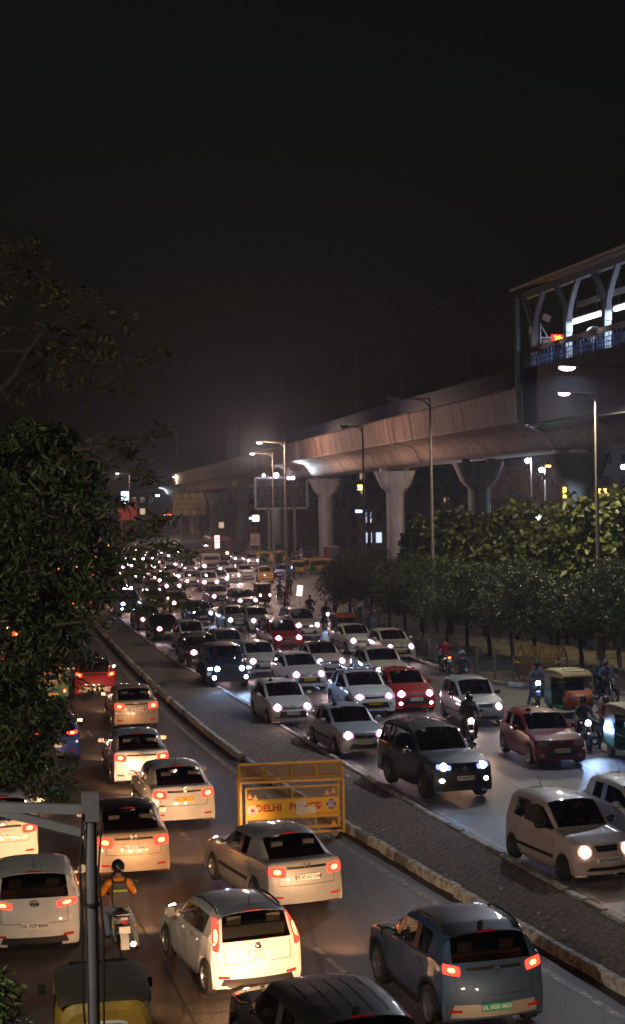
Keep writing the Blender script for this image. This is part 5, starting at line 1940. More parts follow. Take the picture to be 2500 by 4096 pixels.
# pillars
def pillar(y, label, dia=1.75, zt=11.2):
    x = vx(y)
    zt += vdz(y)
    e = empty('viaduct_pillar', (x, y, 0), math.atan2(vx(y) - vx(y + 5), 5))
    tag(e, label, 'pillar', 'pillars under the metro viaduct')
    r_ = dia / 2
    put('shaft', MB().lathe([(r_, 0.0), (r_, zt - 2.4)], 28).mesh('shaft', True), G['pier'], e)
    put('plinth', MB().box((0, 0, 0.35), (dia + 1.1, dia + 1.1, 0.7)).mesh('plinth'), G['kerb2'], e)
    rings = []
    for t, hw, hd in ((-2.45, r_ * 0.99, r_ * 0.99), (-2.1, r_ * 1.12, r_ * 1.0), (-1.7, r_ * 1.65, r_ * 1.05), (-1.2, r_ * 1.9, r_ * 1.12), (0, r_ * 2.5, r_ * 1.25)):
        ring = []
        for k in range(16):
            a = 2 * PI * (k + 0.5) / 16
            c_, s_ = math.cos(a), math.sin(a)
            p_ = 1.0 if t < -2.3 else (0.75 if t < -1.9 else 0.4)
            ring.append((hw * math.copysign(abs(c_) ** p_, c_), hd * math.copysign(abs(s_) ** p_, s_), zt + t))
        rings.append(ring)
    put('capital', MB().loft(rings).mesh('capital', True), G['pier'], e)
    for sx in (-1, 1):
        put('bearing', MB().box((sx * 1.2, 0, zt + 0.16), (0.7, 0.9, 0.32)).mesh('bearing'), G['kerb2'], e)
    put('drain_pipe', MB().tube([(r_ + 0.10, 0, 0.1), (r_ + 0.10, 0, zt - 2.5), (r_ * 2.2, 0, zt - 1.2), (r_ * 2.5 + 0.1, 0, zt + 0.2)], 0.07, 8).mesh('drain_pipe', True), G['steel'], e)
    return e


pil = [(112, 'thick pillar lit pale blue right below the end of the station'), (138.5, 'second pillar from the station, standing behind the tallest leafy trees'), (171.5, 'third pillar from the station, beside the tall grey lamp post'),
       (212, 'fourth pillar from the station, with flood lamps under the girder'), (251, 'fifth pillar from the station, lit greenish behind the billboard'), (290, 'sixth pillar from the station, just past the dark billboard'),
       (330, 'seventh pillar from the station, above the small amber billboard'), (370, 'eighth pillar from the station, hazy in the distance'), (410, 'ninth pillar from the station, small and hazy'), (450, 'tenth pillar from the station, farthest one seen in the haze')]
PILLARS = [pillar(y_, l_) for y_, l_ in pil]

# masts for the overhead wires
G['mast'] = mat('mast_steel', (0.012, 0.012, 0.014), 0.7, 0.3)
mast_me = MB()
for sx in (-0.2, 0.2):
    mast_me.bar((sx, 0, 0), (sx * 0.7, 0, 11.5), 0.10)
for k in range(14):
    z = 0.4 + 0.8 * k
    mast_me.bar((-0.2 + 0.003 * k, 0, z), (0.2 - 0.003 * k, 0, z + 0.75), 0.05)
arm_me = MB().bar((0, 0, 8.0), (2.7, 0, 8.5), 0.07).bar((0, 0, 9.6), (2.7, 0, 8.5), 0.06).bar((1.5, 0, 8.3), (2.9, 0, 7.6), 0.05).mesh('bracket_arm')
box_me = MB().box((0, -0.15, 5.0), (0.5, 0.2, 0.6)).mesh('mast_sign')
mast_me = mast_me.mesh('lattice')
MASTS = []
for i, yy in enumerate((126, 150, 172, 196, 222, 250, 282, 320, 366)):
    for s_ in ((1, -1) if i in (1, 4) else (1 if i % 2 else -1,)):
        e = empty('wire_mast', (vx(yy) + s_ * 3.9, yy, 13.95 + vdz(yy)), 0 if s_ < 0 else PI)
        nth = ['first', 'second', 'third', 'fourth', 'fifth', 'sixth', 'seventh', 'eighth', 'ninth'][i]
        tag(e, 'dark lattice wire mast above the viaduct, %s from the station%s' % (nth, ', on its park side' if s_ < 0 else ', on its far side'), 'mast', 'masts of the overhead line')
        put('lattice', mast_me, G['mast'], e)
        put('bracket_arm', arm_me, G['mast'], e)
        put('mast_sign', box_me, G['navy'], e)
for s_, zz in ((-1.2, 21.4), (1.2, 21.4), (-1.2, 22.8), (1.2, 22.8), (-3.9, 24.6), (3.9, 24.6)):
    w_ = MB().tube([(vx(q) + s_, q, zz + vdz(q)) for q in np.arange(110, 500, 12)], 0.012, 4, cap=False)
    o = put('overhead_wire', w_.mesh('overhead_wire'), G['mast'])
    tag(o, 'thin dark wire over the %s track, strung %s' % ('near' if s_ < 0 else 'far', 'lowest at the arms' if zz < 22 else ('halfway up the masts' if zz < 24 else 'between the mast tops')), 'wire', 'overhead line')

# ------------------------------------------------------------------ station
G['station_wall'] = mat('station_wall', (0.020, 0.022, 0.058), 0.6, var=0.15, vscale=1.5)
G['station_steel'] = mat('station_steel', (0.34, 0.42, 0.46), 0.5, 0.2, var=0.15, vscale=2)
G['roof_tin'] = mat('roof_sheet', (0.36, 0.27, 0.21), 0.6, 0.3, var=0.25, vscale=2)
G['soffit'] = mat('soffit_concrete', (0.30, 0.30, 0.36), 0.8, var=0.15, vscale=0.7)
SX = 25.0
stn = empty('metro_station', (SX, 97, 0))
tag(stn, 'elevated metro station end with branching columns and a dark side wall', 'station')
so = Vector((SX, 97, 0))


def sput(name, mb, m, smooth=False, parent=None):
    mb.v = [(p[0] - so.x, p[1] - so.y, p[2]) for p in mb.v]
    return put(name, mb.mesh(name, smooth), m, parent or stn)


sput('side_wall', MB().box((SX + 0.1, 68.5, 14.35), (0.2, 56.6, 3.4)), G['station_wall'])
flo = MB().prism([(SX + 0.25, 96.6), (46, 143), (62, 143), (62, 38), (SX + 0.25, 38)], 12.9, 13.6, 'Z')
sput('platform_slab', flo, G['soffit'])
sput('edge_beam', MB().box((SX + 0.45, 67, 12.72), (0.5, 58, 0.36)), G['soffit'])
sput('drain_pipe', MB().tube([(SX + 0.1, 97.1, 12.86), (46.2, 143.3, 12.86)], 0.16, 10), G['steel'], True)
sput('drain_pipe', MB().tube([(SX - 0.2, 97.0, 12.6), (SX - 0.2, 97.0, 20.4)], 0.17, 10), G['station_steel'], True)
sput('blue_fascia', MB().box((SX + 0.75, 96.2, 13.0), (1.0, 0.4, 1.0)), G['navy'])
for yy in (96.3, 90.5, 84.6, 78.7, 72.8):
    c = MB()
    c.box((SX + 0.6, yy, 17.1), (0.36, 0.42, 2.6))
    c.box((SX + 0.6, yy, 18.1), (0.40, 0.52, 0.9))
    for s_ in (-1, 1):
        rings = []
        for t in np.linspace(0, 1, 6):
            py = yy + s_ * (0.10 + 1.75 * t ** 1.6)
            pz = 18.2 + 2.35 * t
            rings.append([(SX + 0.46, py - 0.17, pz), (SX + 0.74, py - 0.17, pz), (SX + 0.74, py + 0.17, pz), (SX + 0.46, py + 0.17, pz)])
        c.loft(rings)
    sput('branching_column', c, G['station_steel'])
sput('eaves_beam', MB().box((SX + 0.6, 69, 20.62), (0.40, 57.5, 0.42)), G['station_steel'])
for k, yy in enumerate(np.arange(96.5, 40, -3.0)):
    sput('roof_sheet', MB().prism([(SX - 0.35, 20.90), (SX - 0.35, 21.02), (SX + 9, 23.2), (SX + 9, 23.08)], yy, yy - 2.96, 'Y'), G['roof_tin'])
sput('gutter', MB().tube([(SX - 0.40, 97.6, 20.95), (SX - 0.40, 40, 20.95)], 0.12, 8), G['roof_tin'], True)
# railing: blue lattice with bars on top
y = 96.6
while y > 48:
    m = MB()
    for z in (16.16, 16.42, 16.68, 16.94):
        m.bar((SX + 0.1, y, z), (SX + 0.1, y - 2.3, z), 0.035)
    for k in range(7):
        yy = y - 2.3 * (k + 0.5) / 7
        m.bar((SX + 0.1, yy, 16.0 if k % 3 else 16.16), (SX + 0.1, yy, 16.94 if k % 2 else 16.68), 0.04)
    sput('railing_panel', m, mat('railing_blue', (0.05, 0.10, 0.26), 0.5))
    m = MB()
    for k in range(16):
        yy = y - 2.3 * (k + 0.5) / 16
        m.bar((SX + 0.1, yy, 16.96), (SX + 0.1, yy, 17.25), 0.05)
    sput('spike_row', m, mat('spike_rust', (0.16, 0.10, 0.08), 0.8))['kind'] = 'stuff'
    sput('railing_post', MB().bar((SX + 0.1, y - 2.32, 16.0), (SX + 0.1, y - 2.32, 17.1), 0.09), mat('railing_blue', (0, 0, 0)))
    y -= 2.35
# clock, cameras, tube lights, mirror on the platform
clk = put('clock_box', MB().box((0, 0, 0), (0.95, 0.2, 0.5)).mesh('clock_box'), mat('clock_red_glow', (0.2, 0.0, 0.0), 0.5, emit=(1, 0.02, 0.01), estr=0.9), None, (SX + 0.95, 92.9, 17.5), (0, 0, 0.15))
tag(clk, 'red platform clock showing 20 and a half-hidden minute figure', 'clock')
put('digits', text_mesh('20:4', 0.44, 0.01, 0.008), emis('clock_digits', (1.0, 0.55, 0.04), 4.0), clk, (0.02, -0.115, 0.0))
put('clock_bracket', MB().bar((-0.48, 0, 0.05), (-1.25, 0, 0.05), 0.06).bar((-0.75, 0, 0.1), (-1.2, 0, 0.8), 0.05).bar((-1.22, 0, -0.3), (-1.22, 0, 0.9), 0.07).mesh('clock_bracket'), G['station_steel'], clk)
cc = empty('security_camera', (SX + 0.45, 95.4, 17.6))
tag(cc, 'white security camera on the first branching column of the station', 'camera')
put('housing', MB().tube([(0.35, -0.1, 0), (0.95, -0.2, -0.02)], 0.13, 10).mesh('housing', True), G['plate'], cc)
put('bracket', MB().bar((0.15, 0, -0.35), (0.6, -0.12, -0.35), 0.06).bar((0.6, -0.12, -0.35), (0.62, -0.12, -0.05), 0.06).mesh('bracket'), G['station_steel'], cc)
sp_ = put('loudspeaker', MB().box((SX + 1.0, 95.2, 19.0), (0.5, 0.3, 0.36), ry=0.4).mesh('loudspeaker'), G['plate'])
tag(sp_, 'pale box loudspeaker above the security camera', 'loudspeaker')
jb_ = put('junction_box', MB().box((SX + 0.38, 96.3, 18.35), (0.14, 0.34, 0.5)).mesh('junction_box'), G['plate'])
tag(jb_, 'pale junction box on the first branching column', 'box')
TUBE = emis('tube_light', (0.90, 0.80, 1.0), 5.0)
for i, (y0, xx) in enumerate(((92.5, 26.7), (86.1, 26.7), (79.7, 26.7))):
    e = empty('platform_light', (xx, y0, 18.45))
    tag(e, ['row of tube lights between the second and third station columns', 'row of tube lights right of the third station column', 'row of tube lights farthest along the platform'][i], 'tube light', 'platform lights')
    put('lamp_housing', MB().box((0, -2.3, 0.17), (0.30, 4.7, 0.08)).mesh('lamp_housing'), G['station_steel'], e)
    for k in range(4):
        put('tube', MB().tube([(0, -0.05 - 1.15 * k, 0.0), (0, -1.12 - 1.15 * k, 0.0)], 0.13, 8).mesh('tube'), TUBE, e)
    put('suspension_rod', MB().bar((0, -0.6, 0.1), (0, -0.6, 2.6), 0.03).bar((0, -3.8, 0.1), (0, -3.8, 2.6), 0.03).mesh('suspension_rod'), G['station_steel'], e)
    lamp('platform_glow', 'AREA', (0, -2.8, -0.2), 170, (0.78, 0.88, 1.0), e, (0, 0, -1), radius=0.3).data.size = 1.5
mr_ = empty('convex_mirror', (SX + 1.25, 88.2, 17.25))
tag(mr_, 'round convex mirror with pale hood on the platform edge', 'mirror')
put('mirror_disc', MB().lathe([(0.0, 0.16), (0.25, 0.13), (0.42, 0.0), (0.42, -0.05)], 18, (0, 0, 0), 'Y').mesh('mirror_disc', True), G['chrome'], mr_, (0, 0, 0), (0, 0, PI))
put('hood', MB().prism([(0.46 * math.cos(a), 0.46 * math.sin(a)) for a in np.linspace(-0.3, PI + 0.3, 16)] + [(0.43 * math.cos(a), 0.43 * math.sin(a)) for a in np.linspace(PI + 0.3, -0.3, 16)], -0.30, 0.1, 'Y').mesh('hood', True), G['plate'], mr_)
put('stand', MB().bar((0, 0.1, -0.4), (0, 0.1, -1.5), 0.07).mesh('stand'), G['station_steel'], mr_)
sput('platform_beam', MB().box((SX + 3.4, 70, 19.9), (0.25, 52, 0.3)), G['station_steel'])
sput('platform_beam', MB().box((SX + 7.4, 70, 20.6), (0.25, 52, 0.3)), G['station_steel'])
sput('back_wall', MB().box((SX + 14, 68, 16.2), (0.3, 50, 4.6)), G['station_wall'])


# the station stands slightly askew to the road
SROT = 0.0717
for o in [q for q in COL.objects if q.parent is None and q.name.split('.')[0] in ('metro_station', 'clock_box', 'security_camera', 'loudspeaker', 'junction_box', 'platform_light', 'convex_mirror')]:
    o.location = so + Vector((0.7, 0, 0)) + Matrix.Rotation(SROT, 3, 'Z') @ (o.location - so)
    o.rotation_euler.z += SROT

# ------------------------------------------------------------------ street lamps
G['lamp_pole'] = mat('lamp_pole', (0.22, 0.19, 0.16), 0.55, 0.4, var=0.25, vscale=2)
LAMP_PINK = emis('street_lamp_glow', (1.0, 0.62, 0.72), 14.0)
LAMP_OFF = mat('lamp_glass_off', (0.35, 0.36, 0.38), 0.3)


def street_lamp(x, y, h, label, lit=True, arm=-2.2, power=900, col=(1.0, 0.72, 0.50), rise=0.0, rz=0.0, two=False, cut=False):
    e = empty('street_lamp', (x, y, 0), rz)
    tag(e, label, 'street lamp', 'street lamps along the road')
    put('pole', MB().tube([(0, 0, 0), (0, 0, h * 0.45), (0, 0, h)], [0.13, 0.10, 0.06], 10).mesh('pole', True), G['lamp_pole'], e)
    put('base_plate', MB().box((0, 0, 0.02), (0.4, 0.4, 0.04)).box((0, 0, 0.7), (0.3, 0.3, 1.0)).mesh('base_plate'), G['lamp_pole'], e)
    for s_ in ((1, -1) if two else (1,)):
        a_ = arm * s_
        put('arm', MB().tube([(0, 0, h - 0.45), (a_ * 0.2, 0, h - 0.12), (a_ * 0.55, 0, h + 0.0), (a_, 0, h + 0.02 + rise)], [0.045, 0.04, 0.035, 0.03], 8).tube([(0, 0, h - 0.02), (a_ * 0.5, 0, h + 0.01)], 0.03, 6).mesh('arm', True), G['lamp_pole'], e)
        put('lamp_head', MB().box((a_ * 1.14, 0, h + 0.04 + rise), (0.72, 0.28, 0.12), ry=0.06 if a_ < 0 else -0.06).mesh('lamp_head'), G['steel'], e)
        put('lamp_lens', MB().box((a_ * 1.17, 0, h - 0.045 + rise), (0.52, 0.24, 0.07)).ball((a_ * 1.17, 0, h - 0.08 + rise), (0.26, 0.13, 0.07), 8, 5).mesh('lamp_lens'), LAMP_PINK if lit else LAMP_OFF, e)
        if lit:
            if cut:
                lamp('lamp_beam', 'SPOT', (a_ * 1.17, 0, h - 0.24 + rise), power, col, e, (0, 0, -1), 170, 0.25, 0.12)
            else:
                lamp('lamp_beam', 'POINT', (a_ * 1.17, 0, h - 0.24 + rise), power, col, e, radius=0.12)
    return e


street_lamp(25.05, 80, 13.5, 'lit street lamp rising above the trees in front of the station wall', True, -1.4, 2600, (1.0, 0.88, 0.62), cut=True)
street_lamp(19.2, 56, 12.9, 'lit street lamp whose arm reaches across the station wall, nearest of all', True, -2.3, 2800, (0.78, 0.84, 1.0), cut=True)
street_lamp(17.6, 85.4, 13.6, 'tall unlit street lamp behind the fence between the leafy trees', False, -1.7)
street_lamp(19.4, 119, 13.6, 'unlit street lamp in front of the girder beside the third pillar', False, -1.2)
street_lamp(17.1, 150, 13.6, 'lit street lamp crossing the billboard, the taller looking of the pair', True, -2.0, 4000, (1.0, 0.66, 0.52))
street_lamp(19.9, 187, 13.6, 'lit street lamp crossing the billboard, the lower of the pair', True, -2.0, 4000, (1.0, 0.66, 0.52))
street_lamp(22.9, 283, 13.4, 'unlit street lamp standing left of the dark billboard', False, -2.0)
street_lamp(18.6, 358, 13.4, 'small lit street lamp in front of the amber billboard', True, -2.0, 1500)
street_lamp(5.7, 313, 13.6, 'thin distant street lamp by the far median', True, -2.0, 1200, rz=0.2)
street_lamp(1.5, 345, 13.6, 'thin distant street lamp rising beside the tree crown', True, -2.0, 1200, rz=-0.2)
street_lamp(30.4, 214, 6.4, 'short unlit lamp post before the fourth pillar', False, -1.0)
street_lamp(-9.5, 9.0, 11.0, 'unseen lamp added beside the bridge to light the front of the big tree', True, 1.6, 3600, (1.0, 0.88, 0.68))  # out of view, added to light the big tree and the grey pole


# ------------------------------------------------------------------ trees
def leaf_mat(name, col, var=0.5, trans=0.25):
    m, n, b = new_mat(name)
    geo = n.nodes.new('ShaderNodeNewGeometry')
    rp = n.nodes.new('ShaderNodeValToRGB')
    rp.color_ramp.elements[0].color = (col[0] * (1 - var), col[1] * (1 - var), col[2] * (1 - var), 1)
    rp.color_ramp.elements[1].color = (col[0] * (1 + var * 0.9), col[1] * (1 + var * 0.7), col[2] * (1 + var * 0.3), 1)
    n.links.new(geo.outputs['Random Per Island'], rp.inputs['Fac'])
    n.links.new(rp.outputs['Color'], b.inputs['Base Color'])
    b.inputs['Roughness'].default_value = 0.45
    b.inputs['Transmission Weight'].default_value = 0.0
    return m


G['leaf_dark'] = leaf_mat('leaf_dark', (0.055, 0.090, 0.030))
G['leaf_brown'] = leaf_mat('leaf_olive', (0.085, 0.075, 0.028), 0.6)
G['leaf_teak'] = leaf_mat('leaf_teak', (0.085, 0.105, 0.026), 0.8)
G['leaf_small'] = leaf_mat('leaf_small', (0.062, 0.082, 0.024), 0.6)
G['leaf_far'] = leaf_mat('leaf_far', (0.035, 0.05, 0.02), 0.5)
G['leaf_sodium_lit'] = leaf_mat('leaf_sodium_tint', (0.15, 0.075, 0.015), 0.5)  # sodium lamplight put into the leaf colour
G['bark'] = mat('bark', (0.10, 0.08, 0.06), 0.9, var=0.4, vscale=6, bump=0.7, bscale=18)
G['bark_pale'] = mat('bark_pale', (0.07, 0.06, 0.055), 0.9, var=0.3, vscale=6, bump=0.5, bscale=18)


def leaf_cloud(name, base, direc, length, width, seed=0, cup=0.25):
    """one crown mesh from many folded leaves; base, direc are (N,3) arrays"""
    rs = np.random.RandomState(seed)
    n = len(base)
    d = direc / (np.linalg.norm(direc, axis=1, keepdims=True) + 1e-9)
    rv = rs.normal(size=(n, 3))
    s = np.cross(d, rv)
    s /= np.linalg.norm(s, axis=1, keepdims=True) + 1e-9
    u = np.cross(s, d)
    L = (length * rs.uniform(0.65, 1.2, n))[:, None]
    W = (width * rs.uniform(0.7, 1.15, n))[:, None]
    mid = base + d * L * 0.45
    tip = base + d * L - u * L * cup * 0.5
    a = mid + s * W * 0.5 + u * W * cup
    b = mid - s * W * 0.5 + u * W * cup
    V = np.stack([base, a, tip, b], 1).reshape(-1, 3)
    me = bpy.data.meshes.new(name)
    me.vertices.add(n * 4)
    me.vertices.foreach_set('co', V.astype(np.float32).ravel())
    idx = np.arange(n)[:, None] * 4
    tri = np.concatenate([idx + 0, idx + 1, idx + 2, idx + 0, idx + 2, idx + 3], 1).astype(np.int32)
    me.loops.add(n * 6)
    me.loops.foreach_set('vertex_index', tri.ravel())
    me.polygons.add(n * 2)
    me.polygons.foreach_set('loop_start', np.arange(0, n * 6, 3, dtype=np.int32))
    me.polygons.foreach_set('loop_total', np.full(n * 2, 3, dtype=np.int32))
    me.update(calc_edges=True)
    me.validate()
    me.materials.append(None)
    return me


def whorls(centres, k, rs, spread=0.12, droop=0.5):
    """k leaves round every twig end"""
    c = np.repeat(centres, k, axis=0)
    base = c + rs.normal(size=c.shape) * spread * np.array([1, 1, 0.7])
    d = rs.normal(size=c.shape)
    d[:, 2] = d[:, 2] * 0.6 - droop
    return base, d


def limb(mb, pts, r0, r1):
    n = len(pts)
    mb.tube(pts, [r0 + (r1 - r0) * i / (n - 1) for i in range(n)], 7)


def wiggle(a, b, n, amp, rnd):
    a, b = Vector(a), Vector(b)
    return [a.lerp(b, t) + Vector((rnd.uniform(-amp, amp), rnd.uniform(-amp, amp), rnd.uniform(-amp, amp))) * (0 if t in (0, 1) else 1) for t in [i / n for i in range(n + 1)]]


# big dark tree beside the outgoing lanes, close to the bridge
rs = np.random.RandomState(21)
edge_y = [1640, 1690, 1750, 1850, 1950, 2050, 2150, 2250, 2330, 2420, 2480, 2560, 2620, 2690, 2760, 2850, 2930, 3010, 3090, 3160, 3215, 3260]
edge_x = [30, 160, 290, 375, 395, 410, 455, 480, 440, 390, 380, 320, 330, 220, 195, 240, 245, 200, 240, 285, 300, 90]
cl = []
lob = [(rs.uniform(-250, 420), rs.uniform(1700, 3200), rs.uniform(60, 150)) for _ in range(70)]
while len(cl) < 1750:
    y = rs.uniform(1640, 3250)
    xr = np.interp(y, edge_y, edge_x) + 26 * math.sin(y / 37.0) + 18 * math.sin(y / 13.0)
    x = rs.uniform(-330, xr)
    near = min(((x - a) ** 2 + (y - b) ** 2) ** 0.5 / c for a, b, c in lob)
    if near > 0.95 and rs.uniform() > 0.10:
        continue
    th = 3.4 * math.sqrt(max(0.05, (xr - x) / 700.0))
    cl.append(dp(x, y, 30.0 + rs.uniform(-th, th)))
cl = np.array([tuple(c) for c in cl])
spr = [[(430, 2330), (560, 2260), (640, 2175), (705, 2215)], [(480, 2230), (570, 2275), (690, 2335), (770, 2420)], [(470, 2190), (560, 2140), (610, 2090), (660, 2075)],
       [(470, 2170), (540, 2090), (640, 2085), (680, 2090)], [(520, 2190), (620, 2200), (700, 2160), (770, 2230)], [(430, 2330), (520, 2420), (600, 2470)], [(560, 2280), (650, 2380), (760, 2400), (800, 2445)],
       [(300, 1800), (400, 1790), (520, 1770), (640, 1730)], [(330, 1830), (430, 1850), (520, 1800), (560, 1850)], [(420, 1770), (560, 1740), (690, 1725)], [(380, 2060), (480, 2010), (520, 2000)], [(250, 2700), (330, 2720), (400, 2760)],
       [(220, 2500), (380, 2480), (440, 2520)], [(200, 3080), (280, 3120), (350, 3200)], [(390, 1990), (470, 2000), (480, 2010)], [(520, 1880), (600, 1905), (620, 1920)]]
tw = MB()
extra = []
for line in spr:
    dd = 28.5 + rs.uniform(-0.8, 0.8)
    P3 = [dp(x, y, dd + 0.15 * i) for i, (x, y) in enumerate(line)]
    limb(tw, P3, 0.030, 0.008)
    for i in range(1, len(P3)):
        for t in np.linspace(0.2, 1.0, 4):
            c = P3[i - 1].lerp(P3[i], t)
            if rs.uniform() < 0.62:
                extra.append(tuple(c + Vector(rs.normal(size=3)) * 0.07))
b1, d1 = whorls(cl, 13, rs, 0.11, 0.75)
b2, d2 = whorls(np.array(extra), 7, rs, 0.06, 0.35)
base, d = np.concatenate([b1, b2]), np.concatenate([d1, d2])
tree = empty('broadleaf_tree', (dp(-420, 2200, 30).x, dp(-420, 2200, 30).y, 0))
tag(tree, 'big dark green tree with drooping leaves overhanging the outgoing lanes', 'tree')
to = tree.location.copy()
put('crown', leaf_cloud('crown', base - np.array(to), d, 0.20, 0.058, 2), G['leaf_dark'], tree)
tr = MB()
core = dp(-160, 2500, 30)
limb(tr, wiggle((to.x, to.y, 0), core, 5, 0.08, random), 0.34, 0.24)
for line in ([(-160, 2500), (60, 2590), (180, 2420), (205, 2230), (290, 2110), (340, 2080)], [(-160, 2500), (50, 2250), (120, 2050), (200, 1900), (260, 1820)], [(-160, 2500), (30, 2700), (120, 2850), (200, 2980), (240, 3080)], [(180, 2420), (330, 2350), (450, 2320), (560, 2280)], [(60, 2590), (200, 2540), (330, 2560)], [(-160, 2500), (-100, 2150), (-60, 1900), (0, 1700)]):
    limb(tr, [dp(x, y, 30 - 0.2 * i) for i, (x, y) in enumerate(line)], 0.13, 0.03)
for src_, nm in ((tr, 'trunk'), (tw, 'twigs')):
    src_.v = [tuple(Vector(p) - to) for p in src_.v]
    o = put(nm, src_.mesh(nm, True), G['bark'], tree)
    if nm == 'twigs':
        o['kind'] = 'stuff'
del src_

# sparse olive tree rising above it
rs = np.random.RandomState(5)
t2 = empty('sparse_tree', (dp(-500, 2200, 36).x, dp(-500, 2200, 36).y, 0))
tag(t2, 'thinly leaved olive brown tree with pale twigs against the night sky', 'tree')
to2 = t2.location.copy()
tw = MB()
cen = []
main = [[(-250, 2000), (-60, 1620), (60, 1500), (110, 1405), (190, 1310), (270, 1270), (380, 1240)], [(-250, 1400), (-20, 1400), (90, 1404), (200, 1430), (300, 1442), (400, 1455), (470, 1440), (540, 1400), (640, 1420)],
        [(-200, 1200), (0, 1095), (90, 1085), (150, 1100), (240, 1150), (310, 1155), (400, 1160)], [(-100, 1200), (60, 1190), (160, 1190), (210, 1165)], [(190, 1310), (280, 1340), (370, 1370), (400, 1380)], [(150, 1340), (260, 1390), (330, 1340), (450, 1320), (490, 1345)],
        [(300, 1442), (330, 1530), (360, 1580)], [(470, 1440), (530, 1520), (580, 1600)], [(400, 1455), (450, 1500), (540, 1550)], [(0, 930), (70, 970), (90, 1000), (150, 1020)], [(-60, 1620), (60, 1490), (100, 1550), (140, 1600)], [(-100, 1060), (40, 1060), (90, 1065)],
        [(200, 1430), (260, 1500), (300, 1560)], [(100, 1405), (170, 1470), (230, 1520)], [(540, 1400), (590, 1400), (660, 1410)], [(240, 1150), (330, 1190), (390, 1270), (360, 1300)], [(-50, 1300), (40, 1310), (120, 1320)], [(-30, 980), (20, 960), (40, 930)]]
for li, line in enumerate(main):
    dd = 35 + rs.uniform(-1.5, 1.5)
    P3 = [dp(x, y, dd + rs.uniform(-0.2, 0.2)) for x, y in line]
    r0 = 0.09 if li == 0 else (0.05 if li < 3 else 0.022)
    limb(tw, P3, r0, 0.008)
    for i in range(1, len(P3)):
        for t in np.linspace(0.1, 1.0, 6):
            c = P3[i - 1].lerp(P3[i], t)
            if rs.uniform() < (0.3 if li < 2 and i < 3 else 0.48):
                o_ = Vector((rs.normal() * 0.28, rs.normal() * 0.5, rs.normal() * 0.22 - 0.08))
                limb(tw, [c, c + o_ * 0.5 + Vector((0, 0, 0.03)), c + o_], 0.008, 0.004)
                cen.append(tuple(c + o_))
limb(tw, [Vector((to2.x, to2.y, 0)), dp(-300, 2500, 36), dp(-250, 2000, 35.5)], 0.25, 0.10)
cen = np.array(cen)
base, d = whorls(cen, 7, rs, 0.08, 0.7)
put('crown', leaf_cloud('crown', base - np.array(to2), d, 0.19, 0.075, 4), G['leaf_brown'], t2)
tw.v = [tuple(Vector(p) - to2) for p in tw.v]
put('trunk', tw.mesh('trunk', True), G['bark_pale'], t2)

# a few leaves of a low shrub at the lower edge on the left
sh = empty('shrub', tuple(gp(20, 4096, 4.2)))
sh.location.z = 0
tag(sh, 'small leafy shrub poking in beside the nearest auto-rickshaw', 'shrub')
cs = np.array([tuple(dp(rs.uniform(-90, 55), rs.uniform(3900, 4110), 17 + rs.uniform(-0.5, 0.5)) - sh.location) for _ in range(45)])
base, d = whorls(cs, 8, rs, 0.07, 0.3)
put('foliage', leaf_cloud('foliage', base, d, 0.13, 0.05, 9), G['leaf_dark'], sh)
put('stem', MB().tube([(0, 0, 0), tuple(dp(-40, 4090, 17) - sh.location), tuple(dp(-20, 3950, 17) - sh.location)], [0.05, 0.03, 0.01], 6).mesh('stem', True), G['bark'], sh)


# park trees behind the fence: three crowns of each kind, shared
def small_crown(seed, h, r, n):
    rs = np.random.RandomState(seed)
    c = []
    lobes = [(rs.normal() * r * 0.45, rs.normal() * r * 0.45, h * rs.uniform(0.42, 0.85), r * rs.uniform(0.35, 0.6)) for _ in range(11)]
    while len(c) < n:
        a = lobes[rs.randint(len(lobes))]
        v = rs.normal(size=3)
        v /= np.linalg.norm(v)
        k = rs.uniform(0.55, 1.05)
        p = np.array([a[0], a[1], a[2]]) + v * a[3] * k * np.array([1, 1, 0.8])
        if p[2] > h * 0.25:
            c.append(p)
    base, d = whorls(np.array(c), 8, rs, 0.10, 0.35)
    return leaf_cloud('crown', base, d, 0.17, 0.065, seed)


def teak_crown(seed, h, r, stems):
    rs = np.random.RandomState(seed)
    B, D = [], []
    for k in range(stems):
        a = rs.uniform(0, 2 * PI)
        q = r * math.sqrt(rs.uniform(0, 1))
        x, y = q * math.cos(a), q * math.sin(a)
        top = h * rs.uniform(0.72, 1.0)
        z = h * rs.uniform(0.22, 0.4)
        while z < top:
            for j in range(4):
                b_ = rs.uniform(0, 2 * PI)
                B.append((x + rs.normal() * 0.10, y + rs.normal() * 0.10, z + rs.normal() * 0.05))
                D.append((math.cos(b_), math.sin(b_), rs.uniform(-1.6, 0.2)))
            z += 0.19
    return leaf_cloud('crown', np.array(B), np.array(D), 0.40, 0.27, seed, 0.3)


def trunk_mesh(seed, h, r, n=4, th=0.10):
    rnd = random.Random(seed)
    mb = MB()
    top = (rnd.uniform(-0.2, 0.2), rnd.uniform(-0.2, 0.2), h * 0.45)
    limb(mb, wiggle((0, 0, 0), top, 4, 0.05, rnd), th, th * 0.7)
    for k in range(n):
        a = 2 * PI * k / n + rnd.uniform(-0.4, 0.4)
        limb(mb, wiggle(top, (r * 0.6 * math.cos(a), r * 0.6 * math.sin(a), h * rnd.uniform(0.62, 0.9)), 3, 0.1, rnd), th * 0.5, th * 0.15)
    return mb.mesh('trunk', True)


SC = [small_crown(31 + k, 4.4, 1.9, 1000) for k in range(3)]
ST = [trunk_mesh(41 + k, 4.4, 1.9) for k in range(3)]
TC = [teak_crown(51 + k, 7.0, 1.5, 22) for k in range(3)]
TT = [trunk_mesh(61 + k, 7.0, 1.2, 5, 0.11) for k in range(3)]


